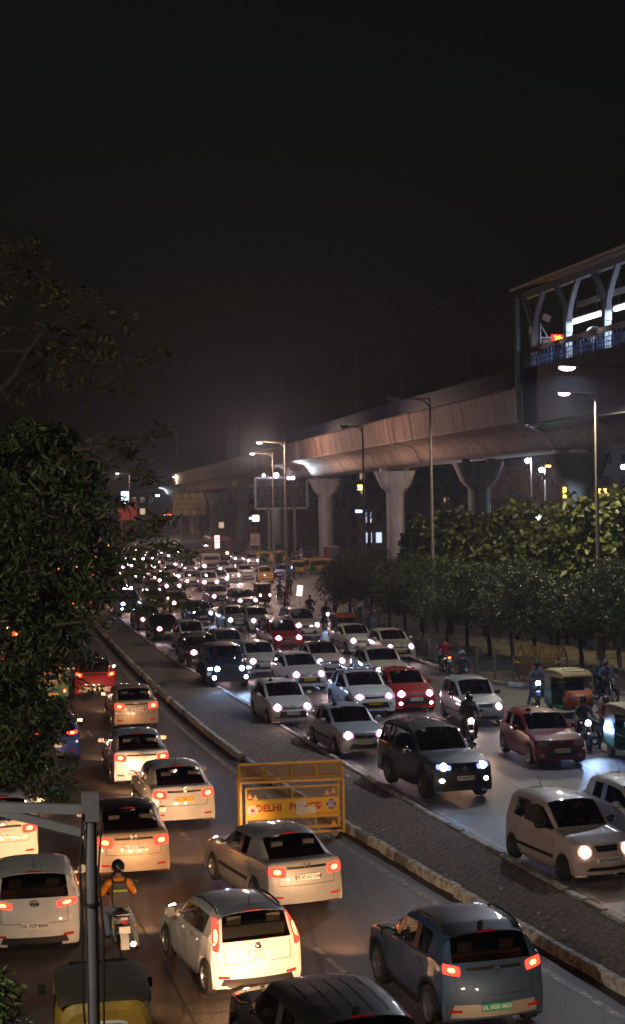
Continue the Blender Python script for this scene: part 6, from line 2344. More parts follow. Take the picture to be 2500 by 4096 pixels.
def park_tree(name, x, y, s, rz, cme, tme, lm, label, group, sz=None):
    e = empty(name, (x, y, 0), rz)
    e.scale = (s * 1.18, s * 1.18, sz or s * (1.22 if name == 'park_tree' else 1.2))
    tag(e, label, 'tree', group)
    put('crown', cme, lm, e)
    put('trunk', tme, G['bark'], e)
    return e


rnd = random.Random(77)
front = [(1400, 104, 0.95), (1475, 101, 1.05), (1560, 96, 0.95), (1625, 93, 0.95), (1690, 89.5, 0.9), (1790, 87, 1.0), (1880, 84, 0.95), (1975, 82, 1.05), (2070, 79.5, 0.95), (2165, 78, 1.0), (2265, 76, 0.95), (2360, 75, 1.0), (2450, 73, 1.0), (2520, 71, 1.0)]
for i, (px, yy, s) in enumerate(front):
    x = (px - 400) / 6500.0 * yy
    park_tree('park_tree', x, yy, s, rnd.uniform(0, 6), SC[i % 3], ST[i % 3], G['leaf_small'],
              'bushy small-leaved tree behind the fence, %s from its far end' % ['first', 'second', 'third', 'fourth', 'fifth', 'sixth', 'seventh', 'eighth', 'ninth', 'tenth', 'eleventh', 'twelfth', 'thirteenth', 'fourteenth'][i], 'small-leaved park trees')
back = [(1690, 100, 0.80), (1755, 98, 0.90), (1815, 96, 0.98), (1880, 95, 0.92), (1950, 94, 0.92), (2020, 93, 0.90), (2090, 92, 0.98), (2160, 91, 1.0), (2230, 90, 0.90), (2300, 88, 0.80), (2370, 87, 1.0), (2430, 85, 1.05), (2490, 84, 1.08)]
for i, (px, yy, s) in enumerate(back):
    x = (px - 400) / 6500.0 * yy
    park_tree('large_leaved_tree', x, yy, s, rnd.uniform(0, 6), TC[i % 3], TT[i % 3], G['leaf_teak'],
              'upright tree with big heart-shaped leaves, %s in the row from the road' % ['first', 'second', 'third', 'fourth', 'fifth', 'sixth', 'seventh', 'eighth', 'ninth', 'tenth', 'eleventh', 'twelfth', 'thirteenth'][i], 'large-leaved park trees')

# trees beyond the viaduct
BCm = [small_crown(71 + k, 11.0, 4.6, 900) for k in range(2)]
for me_ in BCm:
    pass
BT = [trunk_mesh(81 + k, 11.0, 4.0, 6, 0.25) for k in range(2)]
far_trees = [(1160, 262, 0.9, 'leaf_far', 'green tree between the billboard and the fourth pillar'), (1390, 250, 1.05, 'leaf_far', 'dark tree filling the gap left of the bright shop sign'), (1480, 228, 1.1, 'leaf_far', 'tall dark tree in front of the bright shop signs'),
             (1570, 236, 0.8, 'leaf_far', 'dark tree just left of the third pillar'), (1700, 225, 1.1, 'leaf_far', 'broad dark tree right of the third pillar'), (1800, 215, 1.15, 'leaf_far', 'broad dark tree left of the second pillar'), (2030, 190, 0.9, 'leaf_far', 'dark tree right of the second pillar'),
             (2150, 182, 1.05, 'leaf_sodium_lit', 'tree coloured orange as lit by the sodium lamp'), (2215, 186, 0.9, 'leaf_sodium_lit', 'smaller tree coloured as sodium-lit beside the bright pillar'), (900, 300, 0.7, 'leaf_far', 'low tree under the viaduct beyond the billboard'), (1020, 290, 0.6, 'leaf_far', 'low bush-like tree behind the noticeboard'), (820, 330, 0.7, 'leaf_far', 'hazy tree below the amber billboard'),
             (1240, 300, 1.0, 'leaf_far', 'dark tree seen left of the fourth pillar shaft'), (1320, 330, 1.2, 'leaf_far', 'tall dark tree far behind the fourth pillar')]
for i, (px, yy, s, lm, lab) in enumerate(far_trees):
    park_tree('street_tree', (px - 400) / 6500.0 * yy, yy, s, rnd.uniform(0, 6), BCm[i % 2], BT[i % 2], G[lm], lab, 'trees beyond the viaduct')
for i, (x, yy, s) in enumerate(((-22, 120, 1.1), (-19, 150, 1.2), (-21, 185, 1.1), (-17, 230, 1.2), (-15, 290, 1.3), (-14, 360, 1.4), (-10, 440, 1.5))):
    park_tree('roadside_tree', x, yy, s, rnd.uniform(0, 6), BCm[i % 2], BT[i % 2], G['leaf_far'], 'dark roadside tree beyond the outgoing lanes, hidden by the big crown', 'trees beside the outgoing lanes')

# hedge below the viaduct
def hedge(px0, px1, yy, h, label):
    x0, x1 = (px0 - 400) / 6500.0 * yy, (px1 - 400) / 6500.0 * yy
    rs = np.random.RandomState(int(px0))
    n = int((x1 - x0) * 60)
    c = np.stack([rs.uniform(0, x1 - x0, n), rs.uniform(-0.6, 0.6, n), h * rs.uniform(0.05, 1, n) ** 0.6], 1)
    base, d = whorls(c, 6, rs, 0.12, 0.1)
    o = put('hedge', leaf_cloud('hedge', base, d, 0.18, 0.10, 3), G['leaf_small'], None, (x0, yy, 0))
    tag(o, label, 'hedge')


hedge(1010, 1180, 238, 1.5, 'low clipped hedge under the dark billboard')
hedge(720, 900, 310, 1.8, 'hazy hedge along the road below the amber billboard')


# ------------------------------------------------------------------ billboards
G['truss'] = mat('truss_steel', (0.13, 0.12, 0.12), 0.6, 0.3)


def billboard(px, y, w, h, zc, rz, pm, label, lamps=0):
    x = (px - 400) / 6500.0 * y
    e = empty('billboard', (x, y, 0), rz)
    tag(e, label, 'billboard')
    put('panel', MB().box((0, 0.25, zc), (w, 0.08, h)).mesh('panel'), pm, e)
    z0, z1 = zc - h / 2, zc + h / 2
    for nm, a, b in (('frame_bar', (-w / 2, 0.1, z0), (w / 2, 0.1, z0)), ('frame_bar', (-w / 2, 0.1, z1), (w / 2, 0.1, z1)), ('frame_bar', (-w / 2, 0.1, z0), (-w / 2, 0.1, z1)), ('frame_bar', (w / 2, 0.1, z0), (w / 2, 0.1, z1))):
        put(nm, MB().bar(a, b, 0.26).mesh(nm), mat('frame_pale', (0.5, 0.5, 0.5), 0.5), e)
    nb = 4
    for k in range(1, nb):
        xx = -w / 2 + w * k / nb
        for dx in (-0.2, 0.2):
            put('truss_post', MB().bar((xx + dx, -0.15, z0 if k != 2 else 0), (xx + dx, -0.15, z1), 0.10).mesh('truss_post'), G['truss'], e)
    for k in range(1, 4):
        zz = z0 + h * k / 4
        put('truss_rail', MB().bar((-w / 2, -0.05, zz), (w / 2, -0.05, zz), 0.08).mesh('truss_rail'), G['truss'], e)
    for k in range(nb):
        xa, xb = -w / 2 + w * k / nb, -w / 2 + w * (k + 1) / nb
        za, zb = (z0, z1) if k % 2 else (z1, z0)
        put('truss_brace', MB().bar((xa, -0.22, za), (xb, -0.22, zb), 0.08).mesh('truss_brace'), G['truss'], e)
        put('truss_brace', MB().bar((xa, -0.26, zb), (xb, -0.26, za), 0.08).mesh('truss_brace'), G['truss'], e)
    for k in range(2):
        put('support_leg', MB().tube([(-w * 0.25 + w * 0.5 * k, 0.0, 0), (-w * 0.25 + w * 0.5 * k, 0.0, z0)], 0.22, 10).mesh('support_leg', True), G['steel'], e)
    for k in range(lamps):
        xx = -w / 2 + w * (0.13, 0.37, 0.68)[k]
        put('lamp_arm', MB().bar((xx + 0.9, -0.1, z1 + 0.25), (xx, -1.2, z1 + 0.35), 0.06).mesh('lamp_arm'), G['steel'], e)
        put('flood_lamp', MB().ball((xx, -1.25, z1 + 0.33), (0.34, 0.2, 0.34) if k else (0.18, 0.12, 0.18), 10, 7).mesh('flood_lamp', True), emis('flood_lamp', (0.80, 0.74, 1.0), 25), e)
    return e


billboard(1125, 226, 7.4, 4.3, 9.1, 0.10, mat('billboard_back', (0.025, 0.022, 0.022), 0.8), 'dark billboard seen from behind, crossed by a steel truss, with flood lamps', 3)
billboard(755, 330, 6.6, 4.4, 7.5, 0.12, mat('billboard_amber_glow', (0.45, 0.33, 0.15), 0.7, emit=(1.0, 0.62, 0.25), estr=0.04), 'amber lit billboard back with thick scaffold truss, farther off', 0)  # amber light falling on the panel painted as a faint glow
rb = (480 - 400) / 6500.0 * 360
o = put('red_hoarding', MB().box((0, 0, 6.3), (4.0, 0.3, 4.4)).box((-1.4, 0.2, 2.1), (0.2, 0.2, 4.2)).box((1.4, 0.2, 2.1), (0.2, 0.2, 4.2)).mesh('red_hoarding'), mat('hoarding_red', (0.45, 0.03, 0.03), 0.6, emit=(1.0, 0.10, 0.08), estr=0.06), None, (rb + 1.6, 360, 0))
tag(o, 'red lit hoarding glimpsed above the tree crown', 'hoarding')
for px, py, yy, w_, h_, col, st_, lab in ((500, 1990, 352, 1.6, 2.6, (0.55, 0.65, 1.0), 3.0, 'pale blue neon sign beside the red hoarding'), (675, 2063, 330, 1.0, 0.55, (1.0, 0.06, 0.03), 5.0, 'small red light bar among the twigs'), (656, 2063, 330, 0.35, 0.5, (0.5, 0.35, 1.0), 6.0, 'small violet lamp beside the red light bar'),
                                          (2265, 1970, 190, 0.72, 1.25, (1.0, 0.62, 0.05), 5.0, 'upright yellow light sign beside the brightest pillar'), (2410, 1962, 190, 0.95, 0.42, (1.0, 0.42, 0.12), 5.0, 'upper amber strip of the stepped light sign'), (2408, 1978, 190, 1.55, 0.42, (1.0, 0.42, 0.12), 5.0, 'lower amber strip of the stepped light sign'), (2360, 1967, 190, 0.3, 0.4, (1.0, 0.25, 0.08), 5.0, 'small orange lamp left of the stepped light sign'),
                                          (1442, 1950, 240, 0.9, 0.75, (1.0, 0.62, 0.18), 5.0, 'warm yellow shop sign high above the trees'), (1435, 2045, 240, 1.0, 0.4, (0.35, 0.4, 1.0), 4.0, 'blue light strip in the shop front'), (1475, 2058, 240, 0.5, 0.7, (0.4, 0.45, 1.0), 3.5, 'short blue sign right of the blue light strip'),
                                          (1023, 2073, 250, 0.95, 0.9, (1.0, 0.62, 0.35), 6.0, 'round warm sign glowing left of the greenish pillar'), (1003, 2073, 250, 0.4, 0.3, (0.4, 0.4, 1.0), 5.0, 'tiny blue lamp beside the round warm sign')):
    p = dp(px, py, yy)
    e = empty('light_sign', (p.x, p.y, 0))
    tag(e, lab, 'sign', 'lit signs in the distance')
    put('sign_face', MB().box((0, 0, p.z), (w_, 0.15, h_)).mesh('sign_face'), emis('sign_' + lab[:24], col, st_), e)
    put('sign_case', MB().box((0, 0.16, p.z), (w_ + 0.15, 0.14, h_ + 0.15)).mesh('sign_case'), G['black'], e)
    put('sign_pole', MB().tube([(0, 0.3, 0), (0, 0.3, p.z)], 0.06, 6).mesh('sign_pole'), G['steel'], e)
p = dp(2266, 2125, 190)
e = empty('green_sign', (p.x, p.y, 0))
tag(e, 'green glowing letter N on a sign beside the brightest pillar', 'sign')
put('letter', text_mesh('N', 1.25, 0.03, 0.05), emis('sign_green', (0.05, 1.0, 0.32), 2.5), e, (0, 0, p.z))
put('sign_board', MB().box((0, 0.12, p.z), (0.9, 0.12, 1.1)).mesh('sign_board'), G['black'], e)
put('sign_pole', MB().tube([(0, 0.3, 0), (0, 0.3, p.z)], 0.06, 6).mesh('sign_pole'), G['steel'], e)


# ------------------------------------------------------------------ buildings beyond
def building(px, y, w, d, h, floors, cols, wall, litset, lit_mat, label, rz=0.0):
    x = (px - 400) / 6500.0 * y
    e = empty('building', (x, y, 0), rz)
    tag(e, label, 'building', 'buildings beyond the viaduct')
    put('wall', MB().box((0, d / 2, h / 2), (w, d, h)).mesh('wall'), wall, e)
    put('parapet', MB().box((0, d / 2, h + 0.35), (w + 0.5, d + 0.5, 0.7)).mesh('parapet'), wall, e)
    fh, cw = h / floors, w / cols
    wm = MB().box((0, 0, 0), (cw * 0.55, 0.06, fh * 0.5)).mesh('pane')
    fm = MB().box((0, 0.03, 0), (cw * 0.64, 0.10, fh * 0.60)).mesh('window')
    sm_ = MB().box((0, -0.12, 0), (cw * 0.7, 0.30, 0.12)).mesh('sill')
    for i in range(floors):
        for k in range(cols):
            f = put('window', fm, mat('window_frame', (0.25, 0.24, 0.23), 0.6), e, (-w / 2 + cw * (k + 0.5), -0.03, fh * (i + 0.55)))
            put('pane', wm, lit_mat if (i, k) in litset else mat('pane_dark', (0.015, 0.018, 0.022), 0.1), f, (0, -0.06, 0))
            put('sill', sm_, wall, f, (0, 0, -fh * 0.32))
    return e


W1 = mat('render_grey', (0.20, 0.20, 0.21), 0.85, var=0.2, vscale=0.5)
W2 = mat('render_brown', (0.14, 0.12, 0.11), 0.85, var=0.2, vscale=0.5)
WARM = emis('window_warm', (1.0, 0.72, 0.42), 0.45)
COOL = emis('window_cool', (0.62, 0.74, 1.0), 0.9)
building(1455, 262, 4.2, 8, 15.5, 6, 3, W2, {(3, 1), (4, 1), (2, 1)}, WARM, 'narrow dark building with warm windows behind the dark tree')
building(1540, 258, 6.5, 8, 6.5, 2, 4, W1, {(0, 0), (0, 1), (1, 0)}, COOL, 'low shop building with bright bluish windows left of the third pillar')
building(1720, 300, 14, 10, 17, 6, 6, W2, {(2, 4)}, WARM, 'broad dark block behind the trees right of the third pillar')
building(2440, 205, 15, 10, 14, 5, 6, W1, {(1, 1), (0, 2), (0, 0)}, COOL, 'grey panelled block seen under the station slab')
building(1610, 340, 12, 10, 19, 7, 5, W2, set(), WARM, 'dark tower block high behind the third pillar')
building(900, 420, 16, 10, 9, 3, 6, W2, {(0, 2)}, WARM, 'hazy low block far under the viaduct')
building(620, 470, 20, 12, 10, 3, 8, W2, {(1, 2), (0, 5)}, WARM, 'hazy low block far beyond the amber billboard')
lamp_spots = [(2110, 1843, 150, 'white lamp hanging just under the girder left of the brightest pillar'), (2165, 1880, 155, 'white lamp on a pole left of the brightest pillar, lower of two'), (2492, 1868, 160, 'white lamp at the picture edge under the station slab'),
              (2128, 2078, 150, 'white lamp low over the leafy trees, left of a pair'), (2150, 2070, 152, 'white lamp low over the leafy trees, right of a pair'), (2457, 2080, 150, 'white lamp low above the trees near the picture edge'), (1683, 2110, 200, 'small violet lamp right of the third pillar'), (684, 1899, 0, '')]
for px, py, dd, lab in lamp_spots[:-1]:
    p = dp(px, py, dd)
    e = empty('pole_lamp', (p.x, p.y, 0))
    tag(e, lab, 'lamp', 'white lamps beyond the trees')
    put('pole', MB().tube([(0.35, 0, 0), (0.35, 0, p.z + 0.3), (0.1, 0, p.z + 0.25)], 0.06, 6).mesh('pole'), G['lamp_pole'], e)
    put('lamp_head', MB().ball((0, 0, p.z), (0.22, 0.18, 0.22), 10, 7).mesh('lamp_head', True), emis('pole_lamp', (0.88, 0.84, 1.0), 25), e)
    lamp('lamp_glow', 'POINT', (0, -0.3, p.z - 0.35), 500 if lab.startswith('white') else 60, (0.75, 0.85, 1.0), e, radius=0.2)
# sodium lamp by the orange-tinted tree and the flood lamps on two pillars
p = dp(2140, 1868, 172)
e = empty('sodium_lamp', (p.x, p.y - 4, 0))
tag(e, 'orange sodium lamp lighting the orange-tinted tree', 'lamp')
put('pole', MB().tube([(0, 0, 0), (0, 0, p.z)], 0.07, 6).mesh('pole'), G['lamp_pole'], e)
put('lamp_head', MB().ball((0.3, 0, p.z), (0.30, 0.16, 0.10), 10, 6).mesh('lamp_head', True), emis('sodium', (1.0, 0.5, 0.1), 12), e)
lamp('lamp_glow', 'POINT', (0.3, 0.5, p.z - 0.4), 1500, (1.0, 0.45, 0.08), e, radius=0.2)
for yy, xs, nm, pw in ((212, -4.6, 'pair of white flood lamps on the capital of the fourth pillar', 2600), (420, -4.6, 'distant flood lamp throwing blue light on the girder', 2200)):
    x = vx(yy) + xs
    e = empty('flood_lamp', (x, yy - 1.2, 11.3 + vdz(yy)))
    tag(e, nm, 'flood lamp')
    put('bracket', MB().bar((0, 0.6, -0.1), (0, 0, -0.1), 0.06).mesh('bracket'), G['steel'], e)
    for k in (-0.3, 0.3):
        put('lamp_body', MB().box((k, 0, 0.05), (0.34, 0.25, 0.30), rx=-0.5).mesh('lamp_body'), emis('flood_white', (0.9, 0.93, 1.0), 10), e)
    lamp('flood_beam', 'SPOT', (0, -0.25, 0.25), pw, (0.72, 0.85, 1.0), e, (0.42, -1.0, 0.30), 80, 1.0, 0.1)
for yy, sx_, pw, col, nm in ((112, -3.2, 300, (0.62, 0.78, 1.0), 'small blue-white flood lamp shining on the brightest pillar'), (251, -2.6, 260, (0.70, 1.0, 0.75), 'small greenish flood lamp on the fifth pillar')):
    x = vx(yy) + sx_
    e = empty('flood_lamp', (x, yy - 2.6, 9.4))
    tag(e, nm, 'flood lamp')
    put('lamp_body', MB().box((0, 0, 0.12), (0.3, 0.25, 0.2), rx=0.5).mesh('lamp_body'), G['steel'], e)
    put('bracket', MB().bar((0, 0, 0.2), (0.6, 0.8, 1.4), 0.05).mesh('bracket'), G['steel'], e)
    lamp('flood_beam', 'SPOT', (0, 0.05, 0), pw, col, e, (-sx_, 2.6, -3.2), 80, 0.9, 0.1)


# ------------------------------------------------------------------ traffic
def aout(y):
    return math.degrees(math.atan((kl(y - 2) - kl(y + 2)) / 4.0))


def aon(y):
    return 180.0 + math.degrees(math.atan((kr(y - 2) - kr(y + 2)) / 4.0))


def yof(at):
    return gp(*at).y


BW = 440.0   # watts of one low beam
# --- outgoing, backs towards the bridge
car('compact_suv', (1925, 4092), 9.0, 'steelblue', 'dark blue compact suv with white roof edge and green plate beside the median', end='rear', head='warm', tail='on', plate='DL 5GD 0651', plate_kind='plate_g', emb='T_oval', roof='slate', beam=BW, trim=mat('bumper_silver', (0.45, 0.44, 0.42), 0.4, 0.5))
car('duster', (3.2, 21.3, 0), 10.0, 'black', 'black suv with ribbed roof cut off by the lower picture edge', end='rear', head='warm', tail='on', plate=False, beam=BW * 1.4)
car('figo', (841, 3976), 13.0, 'white', 'white hatchback with tall red tail lamps and black roof rails', end='rear', wheel=-1, head='warm', tail='on', plate='HR 51\nAB 3217', emb='oval', beam=BW, roof='bluesilver')
car('sedan', (1165, 3612), 15.0, 'silver', 'silver sedan turned towards the yellow police barricade', end='rear', head='warm', tail='on', plate='UK 07 AZ 5268', emb='H_box', beam=BW)
car('hatch', (140, 3792), 3.0, 'white', 'white hatchback with wide dark rear window at the lower left', end='rear', head='warm', tail='on', plate='DL 7CP 8606', emb='H_oval', beam=BW)
car('sedan', (520, 3488), 5.0, 'gold', 'golden beige sedan with chrome boot strip behind the grey pole', end='rear', head='warm', tail='on', plate='DL 3CC 5580', emb='H_box', roof='black', beam=BW)
car('sedan', (10, 3436), 4.0, 'white', 'white sedan half out of the picture beside the grey pole', end='rear', head='warm', tail='on', plate='DL 1CQ 8311', emb='oval', beam=BW)
car('sedan', (716, 3286), 7.0, 'white', 'white taxi sedan with yellow number plate', end='rear', head='warm', tail='on', plate='DL 1ZB 0102', plate_kind='plate_y', emb='S', beam=BW)
car('sedan', (556, 3128), 5.0, 'bluesilver', 'pale silver sedan just ahead of the white taxi', end='rear', head='warm', tail='on', plate=False, emb='H_oval', beam=BW)
car('sedan', (537, 2906), 5.0, 'gold', 'beige sedan with square red lamps beside the worn kerb', end='rear', head='warm', tail='on', plate='DL 9C AD 6500', emb='H_box', beam=BW)
car('compact_suv', (378, 2790), 5.0, 'maroon', 'dark suv with amber lit tail lamps next to the auto-rickshaw', end='rear', head='warm', tail='on', plate='DL 8C\nZ 7433', beam=BW, roof='black')
car('hatch', (213, 3042), 4.0, 'blue', 'blue hatchback half hidden by the big tree', end='rear', head='warm', tail='on', plate='DL 4C 1190', beam=BW)
car('hatch', (60, 2705), 4.0, 'grey', 'grey hatchback whose red lamp glints through the leaves', end='rear', head='warm', tail='on', plate=None, beam=BW)
car('sedan', (105, 2590), 4.5, 'white', 'white sedan almost hidden by the tree crown', end='rear', head='warm', tail='on', plate=None, beam=BW)
auto((205, 2815), 4.0, 'yellow and green auto-rickshaw seen from behind through the leaves', head='off', tail='on')
auto(tuple(gp(402, 4350)[:2]) + (0,), 4.0, 'yellow auto-rickshaw with dark canopy at the lower edge', head='warm', tail='off', beam=BW * 0.8, cover='auto_canvas')

OUT_BW = BW
BW = 42.0
car('hatch', (7.6, 14.6, 0), 9.0, 'white', 'unseen white hatchback added to light the back of the dark blue compact suv', end='rear', head='warm', tail='on', plate=False, beam=OUT_BW * 0.6)  # unseen car, added so its headlamps light the suv ahead
# --- oncoming, fronts towards the bridge
santro = car('tall', (2262, 3524), 192.0, 'pinkwhite', 'small pinkish white hatchback with a masked driver, nearest oncoming car', end='front', wheel=1, head='warm', plate='DL3CAL7263', beam=BW, rim=mat('rim_dark', (0.12, 0.12, 0.12), 0.4, 0.6))
car('hatch', tuple(gp(2475, 3330)[:2]) + (0,), 190.0, 'white', 'pale hatchback cut off by the picture edge beside the pinkish hatchback', end='rear', head='cool', plate=False, beam=BW)
fort = car('suv', (1705, 3196), 190.5, 'slate', 'large dark grey suv with cool white lamps in front of the traffic', end='front', wheel=1, head='cool', fog='cool', plate='UP 16CF7722', emb='ovals', beam=BW * 1.2, rim=mat('rim_dark', (0, 0, 0)))
i10 = car('hatch', (2125, 3060), 183.5, 'maroon', 'maroon hatchback with dark headlamps and one lit fog lamp', end='front', wheel=1, head='off', fog=None, plate='DL12CL3526', emb='H_oval', beam=0)
sx4 = car('sedan', (1347, 3023), 188.5, 'bluesilver', 'silver sedan with sweeping bonnet beside the large dark suv', end='front', wheel=1, head='pink', plate='DL2CAP5738', emb='S', beam=BW)
i20 = car('hatch', (1077, 2903), 186.5, 'white', 'white hatchback with wide dark grille beside the median', end='front', wheel=1, head='pink', plate='DL3CCL6309', emb='H_oval', beam=BW)
wag = car('tall', (1780, 2868), 184.0, 'silver', 'silver tall hatchback with a motorcycle in front of its wing', end='rear', wheel=1, head='pink', plate='DL3CCT7768', emb='S', beam=BW)
car('hatch', (1573, 2845), 184.0, 'red', 'bright red hatchback with round glowing fog lamps', end='front', wheel=1, head='pink', fog='pink', plate='DL 7CP 8600', emb='H_oval', beam=BW)
car('compact_suv', (1480, 2862), 187.0, 'white', 'white car with a black roof rack behind the silver sedan', end='front', head='pink', plate='DL1ZC7788', plate_kind='plate_y', rack=True, beam=BW)
car('compact_suv', (1552, 2745), 187.0, 'cream', 'cream suv standing behind the bright red hatchback', end='front', head='cool', plate=False, emb=None, beam=BW)
car('hatch', (1222, 2758), 188.0, 'white', 'white taxi hatchback with yellow plate behind the wide-grilled hatchback', end='front', head='pink', plate='DL1ZC6296', plate_kind='plate_y', emb='S', beam=BW)
car('sedan', (1310, 2702), 188.0, 'pinkwhite', 'broad white saloon with a ringed star on its grille', end='front', head='cool', plate='DL2CAR 5945', emb='star', roof='black', beam=BW)
thar = car('jeep', (912, 2753), 184.5, 'black_bluelit', 'black open-road jeep with slotted grille and blue-white lamps', end='front', head='cool', fog='cool', plate='DL3CCV4891', beam=BW * 5, cat='jeep')
car('hatch', (1050, 2700), 186.0, 'white', 'white hatchback right behind the black jeep', end='front', head='pink', plate='UP14EJ4134', emb='S', beam=BW)
car('duster', (815, 2676), 186.0, 'black', 'black suv tucked behind the black jeep on its kerb side', end='front', head='pink', plate=False, beam=BW)
car('tall', (775, 2604), 187.0, 'white', 'white hatchback with greenish windscreen behind the black suv', end='front', head='pink', plate=False, beam=BW)
car('sedan', (668, 2560), 187.0, 'black', 'black sedan with one blinding lamp beside the kerb', end='front', head='pink', plate='DL 3C 2790', beam=BW)
car('sedan', (600, 2518), 187.0, 'grey', 'dark sedan just behind the black sedan', end='front', head='pink', plate=None, beam=BW)
car('suv', (520, 2466), 186.0, 'blue', 'tall dark suv with paired violet-blue lamps at the far kerb', end='front', head='cool', fog='cool', plate=None, beam=BW)
car('sedan', (805, 2494), 187.0, 'blue', 'dark blue saloon with long bright lamps', end='front', head='cool', plate=None, beam=BW)
car('hatch', (950, 2522), 187.0, 'white', 'white hatchback behind the roofs next to the black jeep', end='front', head='pink', plate=None, beam=BW)
car('hatch', (925, 2640), 187.0, 'silver', 'silver roofed car squeezed behind the black jeep', end='front', head='pink', plate=False, beam=BW)
car('sedan', (1040, 2525), 187.0, 'white', 'small white sedan left of the red suv', end='front', head='pink', plate=None, beam=BW)
car('van', (1145, 2612), 187.0, 'red', 'dark red people carrier with red roof bar in the middle of the jam', end='front', head='pink', plate=False, rack=True, beam=BW)
car('van', (1222, 2556), 187.0, 'pinkwhite', 'white people carrier with chrome grille behind the dark red one', end='front', head='pink', plate='DL 1N 4421', emb='ovals', beam=BW)
car('sedan', (1440, 2612), 187.0, 'white', 'white sedan between the auto-rickshaw and the cream suv', end='front', head='pink', plate=None, beam=BW)
car('hatch', (1590, 2640), 186.0, 'cream', 'cream taxi hatchback standing by the fence', end='front', head='pink', plate='DL1ZC2618', plate_kind='plate_y', emb='S', beam=BW)
car('duster', (985, 2448), 187.0, 'grey', 'grey suv behind the small white sedan', end='front', head='pink', plate=None, beam=BW)
car('hatch', (880, 2420), 187.0, 'white', 'white hatchback deep in the jam ahead of the truck', end='front', head='pink', plate=None, beam=BW)
car('sedan', (720, 2448), 187.0, 'gold', 'beige sedan half hidden by the drooping sprig', end='front', head='pink', plate=None, beam=BW)
car('van', (640, 2440), 187.0, 'black', 'black people carrier in the glare near the kerb', end='front', head='warm', plate=None, beam=BW * 2)
car('tall', (1062, 2330), 178.0, 'taxi', 'yellow tall hatchback at the mouth of the side road', end='front', head='off', plate=None, beam=0)
car('sedan', (985, 2318), 184.0, 'white', 'white sedan left of the yellow tall hatchback', end='front', head='off', plate=None, beam=0)
car('hatch', (1125, 2318), 160.0, 'blue', 'dark blue hatchback behind the street lamp at the side road', end='front', head='off', plate=None, beam=0)
car('van', (1195, 2238), 150.0, 'silver', 'silver people carrier parked behind the row of auto-rickshaws', end='front', head='off', plate=None, beam=0, rack=True)
for px, py, k, c_ in ((930, 2330, 'sedan', 'white'), (1010, 2265, 'hatch', 'white'), (955, 2255, 'tall', 'silver'), (1020, 2232, 'van', 'white')):
    car(k, (px, py), 183.0, c_, {'sedan': 'white sedan beside the truck, cut by other roofs', 'tall': 'silver hatchback behind the truck and the white cars', 'hatch': 'white hatchback left of the parked auto-rickshaws', 'van': 'white people carrier farthest by the parked auto-rickshaws'}[k], end='front', head='pink' if k != 'van' else 'off', plate=None, beam=200 if k != 'van' else 0)
# far part of the jam, only lamps and roofs show
rnd = random.Random(9)
kinds = ['hatch', 'sedan', 'tall', 'duster', 'van']
cols = ['white', 'silver', 'grey', 'white', 'black', 'gold']
for px, py in ((470, 2398), (545, 2385), (610, 2392), (690, 2375), (770, 2360), (840, 2365), (560, 2335), (620, 2322), (690, 2318), (760, 2305), (500, 2330), (545, 2292), (600, 2285), (655, 2272), (715, 2265), (520, 2262), (565, 2248), (615, 2240), (660, 2232), (700, 2228), (560, 2220), (600, 2214), (640, 2208), (450, 2360), (660, 2350), (735, 2332), (800, 2330), (880, 2352), (900, 2300), (470, 2300), (580, 2305), (640, 2295), (680, 2288), (745, 2285), (780, 2268), (740, 2245), (500, 2280), (630, 2256), (590, 2262), (690, 2246)):
    car(kinds[rnd.randrange(5)], (px, py), aon(yof((px, py))), cols[rnd.randrange(6)], 'car deep in the far jam, mostly glaring lamps in the haze', end='front', head='far', plate=False, beam=900, cone=14, group='far cars of the jam')
for px, py in ((330, 2465), (250, 2440), (170, 2420), (390, 2330), (330, 2300), (260, 2310), (400, 2250), (350, 2225), (420, 2205), (380, 2185)):
    car(kinds[rnd.randrange(4)], (px, py), aout(yof((px, py))), cols[rnd.randrange(6)], 'outgoing car beyond the big tree, only red lamps glinting through leaves', end='rear', head='warm', tail='on', plate=False, beam=120, group='far outgoing cars')


# --- auto-rickshaws on the oncoming side
G['auto_orange'] = mat('auto_orange', (0.34, 0.075, 0.012), 0.5, var=0.2, vscale=4)
auto((1378, 2575), 186.0, 'auto-rickshaw coloured orange as lit red, behind the white sedan', canopy='auto_orange', lower='auto_orange', head='off')  # reddish light on this one put into its body colour
auto((1052, 2420), 184.0, 'orange auto-rickshaw in the middle of the jam, farther away', canopy='auto_orange', lower='auto_green', head='pink', beam=150)
G['auto_cream'] = mat('auto_cream', (0.26, 0.185, 0.07), 0.6, var=0.25, vscale=4)
auto((2290, 2862), 185.0, 'cream-roofed auto-rickshaw waiting behind the maroon hatchback', canopy='auto_cream', lower='auto_green', nose='auto_orange', head='off')
auto((2560, 3040), 186.0, 'auto-rickshaw with pale canopy half out of the picture beside the scooter', canopy='auto_cream', lower='auto_green', head='cool', beam=200)
for i, (px, py, a_) in enumerate(((1063, 2258, 250), (1120, 2256, 250), (1192, 2306, 185), (1233, 2296, 190), (1275, 2298, 195), (1315, 2296, 250))):
    auto((px, py), a_, ['parked yellow auto-rickshaw farthest left in the row', 'parked yellow auto-rickshaw second in the row, before the lamp post', 'yellow auto-rickshaw standing in front of the parked row', 'parked auto-rickshaw with dark windscreen, fourth in the row', 'parked auto-rickshaw fifth in the row, before the short lamp post', 'parked auto-rickshaw last in the row, beside the bushes'][i], group='parked auto-rickshaws')


